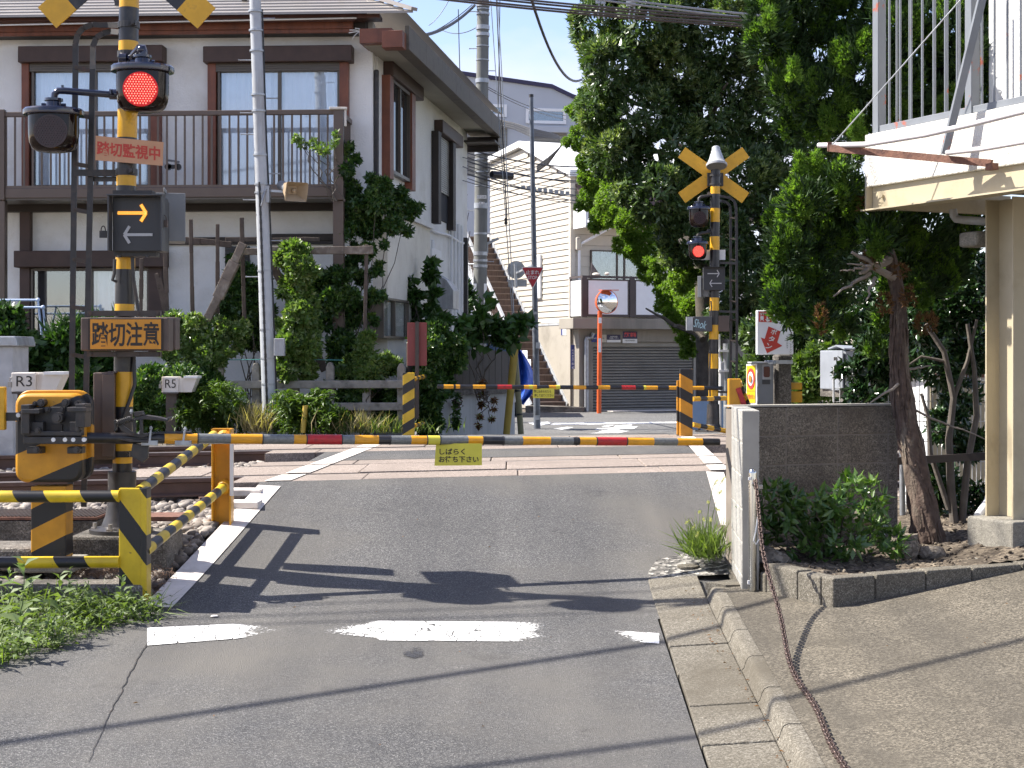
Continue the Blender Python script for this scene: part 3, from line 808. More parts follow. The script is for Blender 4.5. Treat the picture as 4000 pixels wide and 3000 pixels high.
def banded(name, p_of_v, bands, r, parent, colors):
    """a pole of painted bands; bands = (v_top, v_bottom, key) in view rows, p_of_v gives the axis point"""
    b_ = MB(); mats = list(colors.values()); ks = list(colors)
    for a, c, k in bands:
        b_.cyl(p_of_v(a), p_of_v(c), r, n=20, mi=ks.index(k), cap=False)
    b_.cyl(p_of_v(bands[0][0]), p_of_v(bands[0][0]) + Z * 0.012, r, r * 0.6, 20, mi=0)
    return put(b_, name, mats, parent, smooth_=True)
def lamp(name_parent, c, w, h, d, lit, yaw=0.0, label=None, pipe=None):
    """warning lamp: flat lid, smoked rounded hood, round LED field towards us; c = centre of the lid underside"""
    c = Vector(c)
    rot = Matrix.Rotation(yaw, 3, 'Z'); ux = rot @ X; uy = rot @ YV
    b_ = MB()
    pr = [(0.5, 0.0), (0.5, -0.45 * h / w * 1.0)]
    ex = 0.42 * w; body = []
    prof_ = [(1.0, 0), (1.0, -0.30), (0.99, -0.55), (0.955, -0.74), (0.86, -0.88), (0.68, -0.965), (0.35, -1.0), (0.01, -1.0)]
    b_.lathe(c, [(a * ex, z * h) for a, z in prof_], 28, sx=1.0, sy=d / w, rz=yaw)
    hood = put(b_, 'warning_lamp', m_hood, name_parent, smooth_=True, label=label, angle=60)
    b_ = MB(); b_.lathe(c + Z * 0.001, [(0.5 * w, -0.008), (0.505 * w, 0.0), (0.505 * w, 0.022), (0.47 * w, 0.034), (0.01, 0.038)], 32, sx=1.0, sy=d / w * 1.05, rz=yaw)
    b_.cyl(c + Z * 0.03, c + Z * 0.085, 0.055, 0.045, 16); b_.cyl(c + Z * 0.085, c + Z * 0.10, 0.058, 0.058, 16)
    for s in (-1, 1):
        b_.cyl(c + ux * 0.05 * s + Z * 0.06, c + ux * 0.075 * s + Z * 0.06, 0.012, n=8)
    put(b_, 'lid', m_navy, hood, smooth_=True)
    # LED field, just proud of the hood
    R_ = 0.275 * w; cc = c - uy * (0.42 * d * 1.0 + 0.004) - Z * h * 0.5
    b_ = MB(); b_.cyl(cc + uy * 0.02, cc, R_, n=32)
    put(b_, 'led_field', m_led_red if lit else m_lens_off, hood, smooth_=True)
    b_ = MB(); step = R_ / 6.3
    for i in range(-7, 8):
        for j in range(-7, 8):
            x = (i + (j % 2) * 0.5) * step; z = j * step * 0.87
            if x * x + z * z < (R_ * 0.95) ** 2:
                p = cc + ux * x + Z * z
                b_.lathe(p, [(step * 0.28, 0), (step * 0.2, step * 0.2), (0.0005, step * 0.28)], 6, ax=-uy)
    put(b_, 'led_dots', m_led_dot if lit else m_lens_off, hood, kind='stuff')
    return hood
def crossbuck(parent, c, half, w, tilt, yaw, bands, th=0.012):
    """two crossed boards in a vertical plane; bands = [(from end, colour index)]"""
    rot = Matrix.Rotation(yaw, 3, 'Z'); ux = rot @ X; uy = rot @ YV
    c = Vector(c)
    for k, s in enumerate((1, -1)):
        d = ux * math.cos(tilt) * s + Z * math.sin(tilt) * 1.0
        d = Vector(d).normalized(); e = d.cross(uy).normalized()
        b_ = MB()
        for a0, a1, mi in bands:
            b_.obox(c + d * a0 - e * w / 2 + uy * (0.014 * k), d * (a1 - a0), e * w, uy * th, mi)
        put(b_, 'crossbuck_board', [m_yel, m_blk], parent)
def ladder_rails(b_, paths, w=0.036, t=0.012):
    for path in paths:
        for i in range(len(path) - 1): b_.beam(path[i], path[i + 1], w, t, up=YV)

YP = 9.9
pole = thing('crossing_signal', 'near crossing signal on a yellow and black pole with lit arrow and amber caution box', 'crossing signal', W(262, 1150, YP), 'level crossing signal posts')
def nearp(v): return W(279 - (v - 0) * 17 / 1150, v, YP)
banded('pole', nearp, [(-130, 18, 'y'), (18, 90, 'b'), (90, 116, 'y'), (116, 237, 'b'), (237, 298, 'y'), (298, 380, 'b'), (380, 402, 'y'), (402, 557, 'b'), (557, 582, 'y'), (582, 657, 'b'), (657, 676, 'y'), (676, 803, 'b'), (803, 878, 'y'), (878, 958, 'b'), (958, 1000, 'y'), (1000, 1018, 'b')], 0.0625, pole, {'y': m_yel, 'b': m_blk})
b_ = MB(); q = nearp(1018); q0 = W(262, 1150, YP)
b_.cyl(q, nearp(1085), 0.09, 0.088, 20); b_.lathe(q0, [(0.20, 0.0), (0.20, 0.025), (0.125, 0.045), (0.10, 0.11), (0.088, 0.20)], 24)
b_.cyl(q0 + Z * 0.19, nearp(1080), 0.088, 0.088, 20)
base = put(b_, 'base_casting', m_castiron, pole, smooth_=True)
b_ = MB()
for a in (200, 260, 320, 20, 80, 140):
    p = q0 + Vector((math.cos(math.radians(a)) * 0.165, math.sin(math.radians(a)) * 0.165, 0.02)); b_.cyl(p, p + Z * 0.02, 0.028, n=6); b_.cyl(p, p + Z * 0.05, 0.014, n=8)
put(b_, 'anchor_bolt', m_bolt, base, each=2)
solo(MB().box((q0.x + 0.03, q0.y + 0.02, q0.z - 0.15), (0.62, 0.5, 0.30)), 'foundation_block', m_concdark, 'stained concrete foundation block under the near leaning signal pole', 'concrete block', (q0.x, q0.y, q0.z - 0.3), bevel=0.02)
# clamps
b_ = MB()
for v in (55, 372, 980, 118):
    p = nearp(v); b_.cyl(p - Z * 0.02, p + Z * 0.02, 0.070, n=20); b_.box(p + X * 0.05 - YV * 0.075, (0.03, 0.03, 0.03)); b_.cyl(p + X * 0.05 - YV * 0.09, p + X * 0.05 - YV * 0.105, 0.012, n=6)
put(b_, 'pole_clamp', m_blkdull, pole, each=3)
# crossbuck at the top
crossbuck(pole, nearp(-107) - YV * 0.09, 0.68, 0.175, math.radians(41.7), 0.0, [(-0.68, -0.505, 0), (-0.505, -0.33, 1), (-0.33, -0.155, 0), (-0.155, 0.155, 1), (0.155, 0.33, 0), (0.33, 0.505, 1), (0.505, 0.68, 0)])
# lamps
l1 = lamp(pole, W(308, 154, YP - 0.20), m_(YP - 0.2, 134), m_(YP - 0.2, 90), m_(YP - 0.2, 96), True, 0.12, 'lit red warning lamp in front of the pole')
l2 = lamp(pole, W(116, 247, YP - 0.12), m_(YP, 127), m_(YP, 82), m_(YP, 92), False, 0.12, 'unlit warning lamp on the long left arm')
b_ = MB()
b_.tube([nearp(205), W(235, 204, YP - 0.05), W(140, 196, YP - 0.11), W(126, 196, YP - 0.12), W(118, 203, YP - 0.12), W(116, 222, YP - 0.12)], 0.022, 12)
b_.cyl(nearp(205) + Vector((-0.055, -0.02, 0)), nearp(205) + Vector((-0.11, -0.03, 0)), 0.034, n=14)
b_.cyl(W(116, 222, YP - 0.12), W(116, 236, YP - 0.12), 0.04, n=14)
for vx, vy in ((135, 184), (240, 195)): b_.cyl(W(vx, vy, YP - 0.1), W(vx, vy + 8, YP - 0.1), 0.009, n=8)
put(b_, 'lamp_arm', m_navy, pole, smooth_=True)
b_ = MB()
b_.tube([nearp(124), W(285, 124, YP - 0.10), W(292, 116, YP - 0.16), W(302, 104, YP - 0.2), W(308, 104, YP - 0.2), W(310, 112, YP - 0.2), W(309, 128, YP - 0.2)], 0.026, 12)
b_.sphere(W(306, 108, YP - 0.2), 0.032, 12); b_.cyl(W(259, 126, YP - 0.06), W(275, 126, YP - 0.06), 0.036, n=14)
put(b_, 'lamp_arm', m_navy, pole, smooth_=True)
# salmon notice board, hung slightly askew
ns = Vector((0.06, -1, 0)).normalized()
P4 = [W(206.5, 293, YP - 0.10), W(353, 307, YP - 0.09), W(351.5, 358, YP - 0.09), W(206, 346, YP - 0.10)]
brd = put(MB().prism(P4, YV * 0.004), 'notice_board', m_salmon, pole)
ux = (P4[1] - P4[0]).normalized(); uy = (P4[0] - P4[3]).normalized()
letter('踏切監視中', (P4[0] + P4[1] + P4[2] + P4[3]) / 4 - YV * 0.002 + ux * -0.005, m_(YP - 0.1, 137), m_(YP - 0.1, 31), m_redink, brd, ux, uy, bold=0.028, name='lettering')
# direction arrows box
ab = W(298, 484, YP - 0.17)
b_ = MB(); w, h = m_(YP - 0.17, 110), m_(YP - 0.17, 118)
b_.box(ab + YV * 0.07, (w, 0.14, h)); b_.box(ab + YV * 0.19, (w * 0.9, 0.10, h * 0.94))
axb = put(b_, 'arrow_box', m_signblack, pole, bevel=0.006, label='arrow box showing a lit right arrow above an unlit left arrow')
b_ = MB()
b_.box(ab + Z * (h / 2 + 0.004) - YV * 0.045, (w + 0.03, 0.10, 0.008)); b_.box(ab + X * (w / 2 + 0.006) - YV * 0.04, (0.008, 0.09, h)); b_.box(ab - X * (w / 2 + 0.006) - YV * 0.04, (0.008, 0.09, h))
put(b_, 'visor', m_boxgrey, axb)
def arrow(b_, c, L, hh, t, s, ux=X):
    """line arrow pointing s (+1 right)"""
    ux = Vector(ux)
    tip = c + ux * (L / 2 * s); b_.beam(c - ux * (L / 2 * s), tip - ux * 0.006 * s, 0.004, t, up=Z)
    for sg in (-1, 1): b_.beam(tip + Vector((0, 0.0005 * sg, 0)), tip - ux * (hh * 0.62 * s) + Z * (hh * sg) + Vector((0, 0.0005 * sg, 0)), 0.004, t, up=Z)
b_ = MB(); arrow(b_, W(285, 460, YP - 0.176), m_(YP, 60), m_(YP, 18), 0.022, 1); put(b_, 'arrow', m_led_amb, axb, label='lit amber arrow pointing right')
b_ = MB(); arrow(b_, W(299, 507, YP - 0.176), m_(YP, 60), m_(YP, 18), 0.018, -1); put(b_, 'arrow', m_arrow_off, axb, label='unlit grey arrow pointing left')
# LED grain on the lit arrow
b_ = MB(); c0 = W(285, 460, YP - 0.181); L = m_(YP, 60)
for i in range(26):
    for s in (-1, 1):
        p = c0 + X * (-L / 2 + L * i / 26) + Z * (0.005 * s); b_.box(p, (0.004, 0.002, 0.004))
for i in range(13):
    for sg in (-1, 1):
        for o in (-0.005, 0.005):
            hh = m_(YP, 18); p = c0 + X * (L / 2 - hh * 0.62 * i / 13 + o * 0.6) + Z * (hh * sg * i / 13 + o * sg * 0.6); b_.box(p, (0.004, 0.002, 0.004))
put(b_, 'led_dots', emit('amber_led_dot', (1, 0.55, 0.12), 0.5, (0.3, 0.2, 0)), axb, kind='stuff')
b_ = MB(); b_.box(W(296, 549, YP - 0.08), (m_(YP, 90), 0.10, 0.035)); b_.box(W(290, 418, YP - 0.08), (m_(YP, 84), 0.10, 0.03))
for vx in (258, 318): b_.cyl(W(vx, 552, YP - 0.14), W(vx, 556, YP - 0.14), 0.014, n=8)
put(b_, 'bracket', m_blkdull, axb)
b_ = MB(); p = W(350, 472, YP + 0.24); b_.box(p, (0.30, 0.24, m_(YP, 106)), rz=0.22); b_.beam(p + Vector((0.05, -0.1, 0.16)), p + Vector((0.06, -0.2, 0.17)), 0.01, 0.03)
put(b_, 'rear_arrow_box', m_boxgrey2, pole, bevel=0.005)
for vx, vy, nm in ((354, 530 - 55, 'padlock'), (222, 498, 'padlock')):
    b_ = MB(); p = W(vx + 1, vy + 8, YP - 0.19); b_.box(p, (0.045, 0.02, 0.045)); b_.tube([p + X * 0.014 * math.cos(a) + Z * (0.022 + 0.03 * math.sin(a)) for a in [math.pi * i / 8 for i in range(9)]], 0.004, 6)
    put(b_, 'padlock', m_brownbox if vx > 300 else m_blkdull, axb, bevel=0.004)
b_ = MB()
b_.tube([W(248, 560, YP - 0.1), W(247, 590, YP - 0.1), W(243, 605, YP - 0.1), W(252, 608, YP - 0.08)], 0.011, 8); b_.tube([W(286, 556, YP - 0.11), W(288, 600, YP - 0.11), W(294, 640, YP - 0.09), W(299, 672, YP - 0.09)], 0.012, 8)
b_.tube([nearp(770) + Vector((0.07, -0.02, 0)), nearp(830) + Vector((0.08, -0.03, 0)), nearp(860) + Vector((0.06, -0.06, 0)), nearp(900) + Vector((0.02, -0.07, 0))], 0.012, 8)
put(b_, 'cable', m_blkdull, pole, smooth_=True, each=1)
# amber caution box
cb = W(270, 722, YP - 0.16); w, h = m_(YP - 0.16, 190), m_(YP - 0.16, 72)
b_ = MB(); b_.box(cb + YV * 0.06, (w, 0.14, h)); bx = put(b_, 'caution_box', m_brownbox, pole, bevel=0.008)
b_ = MB(); b_.box(cb + Vector((0.0, 0.36, 0.01)), (w * 0.92, 0.14, h)); put(b_, 'rear_caution_box', m_brownbox, pole, bevel=0.008)
b_ = MB(); b_.box(W(271.5, 722, YP - 0.175), (m_(YP, 158), 0.012, m_(YP, 67))); put(b_, 'panel_frame', m_darkink, bx)
b_ = MB(); b_.box(W(271.5, 722, YP - 0.181), (m_(YP, 150), 0.006, m_(YP, 63))); pn = put(b_, 'panel', m_amberpanel, bx)
letter('踏切注意', W(271, 722, YP - 0.186), m_(YP, 143), m_(YP, 53), m_darkink, bx, bold=0.022)
for v in (677, 765):
    b_ = MB(); b_.box(W(269, v, YP - 0.11), (m_(YP, 156), 0.05, 0.034))
    for vx in (195, 248, 298, 340): b_.cyl(W(vx, v, YP - 0.14), W(vx, v, YP - 0.15), 0.011, n=6)
    put(b_, 'bracket', m_brownsteel, bx)
# brown relay box low on the pole
p = W(228, 898, YP - 0.05); b_ = MB(); b_.box(p, (m_(YP, 44), 0.16, m_(YP, 186)), rz=0.12); rb = put(b_, 'relay_box', m_brownbox, pole, bevel=0.008)
b_ = MB(); b_.box(W(234, 898, YP - 0.135), (m_(YP, 26), 0.012, m_(YP, 176)), rz=0.12); b_.box(W(244, 804, YP - 0.06), (0.06, 0.05, 0.012)); put(b_, 'door', m_brownbox, rb, bevel=0.004)
# ladder
b_ = MB()
YL = YP + 0.06
def lr(v0, xa, xb): return [W(xa + (xb - xa) * i / 6, v0 + (1095 - v0) * i / 6, YL) for i in range(7)]
arc1 = [nearp(56), W(232, 54, YL), W(200, 53, YL), W(180, 60, YL), W(168, 74, YL), W(163, 95, YL)] + lr(150, 163, 152)
arc2 = [nearp(72), W(240, 68, YL + 0.05), W(222, 72, YL + 0.05), W(208, 82, YL + 0.05), W(201, 100, YL + 0.05)] + lr(150, 200, 181)
ladder_rails(b_, [arc1, arc2]); lad = put(b_, 'ladder', m_blkdull, pole)
def lx(v, a, c): return a + (c - a) * (v - 150) / 945
for v in (148, 250, 356, 455, 562, 665, 768, 868, 968, 1068):
    b_ = MB(); b_.beam(W(lx(v, 163, 152), v - 2, YL), W(lx(v, 200, 181), v + 4, YL + 0.02), 0.02, 0.026); b_.cyl(W(lx(v, 163, 152), v - 2, YL - 0.02), W(lx(v, 163, 152), v - 2, YL - 0.035), 0.008, n=6)
    put(b_, 'rung', m_brownsteel, lad)
b_ = MB()
for v in (373, 985): b_.beam(W(lx(v, 163, 152), v, YL - 0.02), nearp(v) + Vector((0, 0.03, 0)), 0.015, 0.042); b_.beam(W(lx(v, 200, 181), v + 14, YL + 0.02), nearp(v + 12) + Vector((0, 0.05, 0)), 0.015, 0.03)
put(b_, 'bracket', m_blkdull, pole, each=2)

# ---------------------------------------------------------------- barrier machine
YM = 9.32
mach = thing('barrier_machine', 'orange and black barrier drive unit on a striped stand at the left edge', 'barrier machine', W(102, 1208, YM))
m_std = stripes('machine_stripes', ORA, BLK, (0.42, 0, -1.0), 0.37, 0.12, 0.5)
m_std2 = stripes('stand_stripes', ORA, BLK, (0.5, 0, -1.0), 0.235, 0.30, 0.52)
pc = W(106, 946, YM)
b_ = MB(); w, h = m_(YM, 168), m_(YM, 196)
def rrect(c, w, h, r, n=5):
    out = []
    for cx, cz, a0 in ((w / 2 - r, h / 2 - r, 0), (-w / 2 + r, h / 2 - r, 90), (-w / 2 + r, -h / 2 + r, 180), (w / 2 - r, -h / 2 + r, 270)):
        for i in range(n + 1):
            a = math.radians(a0 + 90 * i / n); out.append(c + X * (cx + r * math.cos(a)) + Z * (cz + r * math.sin(a)))
    return out
b_.prism(rrect(pc - YV * 0.02, w * 0.86, h * 0.98, 0.07), YV * 0.30)
body = put(b_, 'housing', m_std, mach, smooth_=True, bevel=0.02, angle=30)
b_ = MB(); b_.prism(rrect(pc + YV * 0.1 + Z * 0.012, w * 0.98, h * 1.0, 0.085), YV * 0.03)
put(b_, 'housing_flange', m_std, mach, smooth_=True, bevel=0.006, angle=30)
b_ = MB(); st = W(102, 1130, YM); b_.box((st.x, YM + 0.1, st.z), (m_(YM, 76), 0.16, m_(YM, 158)))
put(b_, 'stand', m_std2, mach, bevel=0.008)
b_ = MB(); st2 = W(102, 1222, YM); b_.box((st2.x, YM + 0.1, st2.z), (0.36, 0.34, 0.07))
put(b_, 'base_plate', m_conc, mach, bevel=0.01)
# drive bracket on the front
b_ = MB(); F0 = YM - 0.10
b_.box(W(118, 911, F0 + 0.05), (m_(YM, 116), 0.03, m_(YM, 64)))
b_.box(W(62, 905, F0), (m_(YM, 18), 0.14, m_(YM, 62))); b_.box(W(180, 897, F0), (m_(YM, 20), 0.14, m_(YM, 50)))
b_.box(W(72, 888, F0 - 0.02), (m_(YM, 38), 0.12, m_(YM, 10))); b_.box(W(172, 884, F0 - 0.02), (m_(YM, 40), 0.12, m_(YM, 10)))
b_.box(W(120, 951, F0 - 0.03), (m_(YM, 132), 0.05, m_(YM, 15))); b_.box(W(116, 936, F0 - 0.01), (m_(YM, 124), 0.07, m_(YM, 10)))
for vx in (83, 166): b_.box(W(vx, 924, F0), (m_(YM, 26), 0.06, m_(YM, 26)))
for vx in (78, 165): b_.box(W(vx, 972, F0 + 0.02), (m_(YM, 32), 0.08, m_(YM, 14)))
b_.beam(W(8, 900, F0 + 0.02), W(44, 900, F0 + 0.02), 0.03, m_(YM, 18)); b_.beam(W(44, 900, F0 + 0.02), W(60, 885, F0 + 0.02), 0.03, m_(YM, 16))
brk = put(b_, 'drive_bracket', m_blkdull, mach, bevel=0.004)
b_ = MB()
for vx, vy, r in ((123, 903, 0.022), (88, 870, 0.016), (141, 870, 0.016), (81, 930, 0.012), (167, 926, 0.012), (78, 972, 0.014), (165, 972, 0.014), (75, 872, 0.010), (165, 871, 0.010), (102, 885, 0.012), (134, 885, 0.012)):
    p = W(vx, vy, F0 - 0.055 if 890 < vy < 980 else F0 + 0.02); b_.cyl(p, p + YV * 0.06, r * 1.5, n=12); b_.cyl(p - YV * 0.014, p + YV * 0.01, r, n=6)
put(b_, 'bolt', m_castiron, mach, each=2)
b_ = MB()
for vx in (115, 140, 158, 181): p = W(vx, 950, F0 - 0.058); b_.cyl(p, p + YV * 0.02, 0.013, n=16)
p = W(39, 897, F0 - 0.0); b_.cyl(p, p + YV * 0.03, 0.013, n=16)
put(b_, 'white_cap', m_white, mach, smooth_=True, each=1)
b_ = MB(); b_.box(W(123, 926, F0 + 0.03), (m_(YM, 24), 0.02, m_(YM, 18))); put(b_, 'arm_socket', m_darkink, mach)
b_ = MB(); b_.box(W(2, 882, F0), (m_(YM, 20), 0.05, m_(YM, 92))); put(b_, 'counterweight', m_yel, mach, bevel=0.006)

# ---------------------------------------------------------------- near barrier arm
A0 = W(188, 946, 9.28); A1 = W(1553, 955, 10.50)
arm = thing('crossing_barrier', 'lowered near barrier arm in yellow, black, grey and red bands across the street', 'barrier arm', A0, 'lowered barrier arms')
def armpt(v):
    u = (v * KV - 2000) / FPX
    t = (u * A0.y - A0.x) / ((A1.x - A0.x) - u * (A1.y - A0.y))
    return A0 + (A1 - A0) * t
BANDS = [(188, 262, 'b'), (262, 355, 'b'), (355, 427, 'o'), (427, 498, 'g'), (498, 567, 'o'), (567, 634, 'g'), (634, 662, 'o'), (662, 738, 'r'), (738, 765, 'g'), (765, 817, 'o'), (817, 842, 'b'), (842, 887, 'g'), (887, 922, 'o'), (922, 950, 'y'), (950, 1010, 'g'), (1010, 1043, 'o'), (1043, 1087, 'b'), (1087, 1128, 'g'), (1128, 1188, 'o'), (1188, 1237, 'g'), (1237, 1251, 'b'), (1251, 1288, 'o'), (1288, 1353, 'r'), (1353, 1411, 'o'), (1411, 1462, 'g'), (1462, 1516, 'o'), (1516, 1553, 'b')]
m_armgrey = mat('arm_grey_sleeve', (0.15, 0.155, 0.15), 0.22, vary=0.2, vscale=50)
mk = {'b': m_blk, 'o': mat('arm_orange', (0.66, 0.30, 0.012), 0.36, vary=0.1, vscale=20, dirt=(0.4, 0.2, 0.02), dscale=25, dlo=0.6, dhi=0.75), 'g': m_armgrey, 'r': m_redtape, 'y': m_yelsign}
def arm_r(v): return 0.0335 - 0.0085 * (v - 188) / 1365
b_ = MB(); ks = list(mk)
for a, c, k in BANDS:
    ex = 0.002 if k in 'ry' else 0.0
    b_.cyl(armpt(a), armpt(c), arm_r(a) + ex, arm_r(c) + ex, 18, ks.index(k), cap=(k in 'ry' or c == 1553))
put(b_, 'tube', list(mk.values()), arm, smooth_=True, angle=50)
b_ = MB()
for v in (427, 567, 662, 738, 842, 922, 950, 1043, 1087, 1245, 1288, 1353): b_.cyl(armpt(v - 1.2), armpt(v + 1.2), arm_r(v) + 0.0025, n=18)
put(b_, 'joint_ring', m_blkdull, arm, each=1)
# breakaway joint near the root: hooked plates, coil spring, bolts
dA = (A1 - A0).normalized(); FY = -0.05
def wj(vx, vy, o=0.0): return W(vx, vy, armpt(vx).y + FY + o)
b_ = MB()
b_.cyl(wj(330, 937, 0.05), wj(414, 935, 0.05), 0.012, n=10)
pl = [(249, 913), (262, 930), (278, 941), (306, 946), (336, 937), (338, 934), (322, 936), (300, 938), (282, 931), (268, 921), (256, 911)]
b_.prism([wj(*p) for p in pl], YV * 0.02)
pl = [(286, 903), (312, 897), (340, 901), (360, 906), (364, 900), (366, 904), (362, 911), (340, 908), (312, 906), (290, 909)]
b_.prism([wj(*p) for p in pl], YV * 0.09)
pl = [(288, 890), (306, 888), (309, 897), (290, 901)]; b_.prism([wj(*p) for p in pl], YV * 0.06)
b_.prism([wj(*p, 0.01) for p in [(246, 908), (252, 905), (252, 930), (246, 932)]], YV * 0.02)
for vx in (290, 305): b_.beam(wj(vx, 905), wj(vx + 1, 938), 0.02, 0.016)
b_.prism([wj(*p, -0.01) for p in [(258, 949), (280, 955), (320, 957), (322, 950), (290, 950)]], YV * 0.06)
b_.prism([wj(*p, 0.02) for p in [(286, 958), (320, 962), (319, 990), (308, 1000), (296, 993), (282, 985)]], YV * 0.03)
jn = put(b_, 'breakaway_joint', m_blkdull, arm, bevel=0.003)
b_ = MB(); pts = []
s0, s1 = wj(254, 914, -0.01), wj(284, 904, -0.01); ax = (s1 - s0).normalized(); e1 = ax.orthogonal().normalized(); e2 = ax.cross(e1)
for i in range(97):
    t = i / 96; a = t * 8 * 2 * math.pi; pts.append(s0 + (s1 - s0) * t + (e1 * math.cos(a) + e2 * math.sin(a)) * 0.016)
b_.tube(pts, 0.0042, 6); put(b_, 'coil_spring', m_blkdull, jn, smooth_=True)
b_ = MB()
for vx, vy in ((300, 938), (305, 932), (284, 889), (326, 925), (400, 927)): b_.cyl(wj(vx, vy - 5, 0.02), wj(vx, vy + 5, 0.02), 0.007, n=8); b_.cyl(wj(vx, vy - 2, 0.02), wj(vx, vy + 2, 0.02), 0.012, n=6)
for vx in (326, 399): b_.beam(wj(vx, 930, -0.005), wj(vx - 4, 962, -0.005), 0.012, 0.01); b_.box(wj(vx - 3, 957, 0.0), (0.10, 0.02, 0.03))
put(b_, 'clamp_bolt', m_galv, jn, bevel=0.002, each=2)
# yellow hanging notice
b_ = MB(); y0 = armpt(990).y - 0.03
q = [W(942, 958, y0), W(1041, 958, y0), W(1041, 1005, y0), W(938.5, 1006, y0)]
b_.prism(q, YV * 0.003); ng = put(b_, 'hanging_notice', m_yelsign, arm)
letter('しばらく', W(977, 975.5, y0 - 0.003), m_(y0, 55), m_(y0, 13.5), m_darkink, ng, bold=0.02); letter('お待ち下さい', W(991, 992, y0 - 0.003), m_(y0, 86), m_(y0, 14), m_darkink, ng, bold=0.02)

# ---------------------------------------------------------------- striped fence beside the street
m_f1 = stripes('fence_stripes', (0.66, 0.46, 0.016), BLK, (1, 0, 0.62), 0.335, 0.62, 0.54, rust=0.3)
m_f2 = stripes('fence_post_stripes', (0.66, 0.46, 0.016), BLK, (1, 0.0, 0.75), 0.235, 0.42, 0.55, rust=0.3)
m_fyel = mat('lemon_yellow_paint', (0.60, 0.42, 0.03), 0.4, vary=0.12, vscale=9, dirt=(0.35, 0.22, 0.05), dscale=9, dlo=0.6, dhi=0.75)
fen = thing('guard_fence', 'yellow and black striped pipe fence turning a corner at the lower left', 'guard fence', W(285, 1322, 8.96))
pa, pb = W(280, 1055, 8.96), W(280, 1330, 8.96)
b_ = MB(); b_.box((pa.x, 8.99, (pa.z + pb.z) / 2), (m_(8.96, 50), 0.03, pa.z - pb.z)); b_.box((pa.x + m_(8.96, 29), 9.03, (pa.z + pb.z) / 2), (0.035, 0.12, pa.z - pb.z))
fp = put(b_, 'post', m_f2, fen, bevel=0.006, label='striped corner post')
for v0, v1 in ((1072, 1072), (1215, 1214)):
    b_ = MB(); b_.cyl(W(-420, v0 + 2, 8.97), W(258, v1, 8.97), 0.035, n=18); put(b_, 'rail', m_f1, fen, smooth_=True)
E1 = W(462, 940, 10.75); E2 = W(480, 1055, 10.75); S1 = W(300, 1062, 9.04); S2 = W(312, 1192, 9.04)
for a, c in ((S1, E1), (S2, E2)):
    b_ = MB(); n = 13
    for i in range(n): b_.cyl(a + (c - a) * (i / n), a + (c - a) * ((i + 1) / n), 0.033, n=18, mi=i % 2, cap=False)
    put(b_, 'rail', [m_fyel, m_blk], fen, smooth_=True)
pa, pb = W(480, 926, 10.8), W(480, 1140, 10.8)
b_ = MB(); b_.box((pa.x, 10.86, (pa.z + pb.z) / 2), (m_(10.8, 40), 0.03, pa.z - pb.z)); b_.box((pa.x - m_(10.8, 20), 10.82, (pa.z + pb.z) / 2), (0.012, 0.10, pa.z - pb.z)); b_.box((pa.x + m_(10.8, 19), 10.82, (pa.z + pb.z) / 2), (0.012, 0.12, pa.z - pb.z))
for vy in (945, 1052): b_.lathe(W(484, vy, 10.78), [(0.055, 0), (0.036, 0.03)], 14, ax=-YV)
p2 = put(b_, 'post', m_ora, fen, bevel=0.003, label='orange channel post with a white sticker')
b_ = MB(); b_.box(W(500.5, 1012, 10.755), (m_(10.8, 8), 0.003, m_(10.8, 118))); put(b_, 'sticker', m_white, p2)
# trunking lids beside the pole: ribbed steel cover and concrete blocks
p = W(60, 1110, 10.4); b_ = MB(); b_.box((p.x, 10.35, p.z), (1.1, 0.5, 0.02))
cv = thing('cable_pit', 'ribbed steel cable pit cover on concrete sides behind the barrier machine', 'cable pit', (p.x, 10.35, p.z - 0.2))
put(b_, 'lid', m_rust, cv, bevel=0.003)
b_ = MB()
for i in range(40): b_.box((p.x - 0.53 + i * 0.0272, 10.35, p.z + 0.013), (0.012, 0.48, 0.008))
put(b_, 'rib', m_brownsteel, cv, each=1)
b_ = MB(); b_.box((p.x, 10.13, p.z - 0.12), (1.1, 0.06, 0.21)); b_.box((p.x + 0.52, 10.38, p.z - 0.12), (0.06, 0.44, 0.21)); put(b_, 'pit_wall', m_concdark, cv, bevel=0.006)
p = W(330, 1118, 10.35); solo(MB().box((p.x, 10.4, p.z), (0.42, 0.3, 0.03)), 'cover_plate', m_rust, 'small rusty steel cover plate right of the near pole base', 'cover plate', (p.x, 10.4, p.z))
solo(MB().box(W(20, 1200, 9.6), (0.5, 0.4, 0.14)), 'concrete_block', m_concdark, 'stained concrete block left of the barrier machine stand', 'concrete block', W(20, 1212, 9.6), bevel=0.02)
solo(MB().box(W(100, 1275, 9.08), (1.2, 0.24, 0.10)), 'concrete_curb', m_concdark, 'weathered concrete curb under the left fence rails behind the weeds', 'concrete curb', W(100, 1275, 9.05), bevel=0.02)

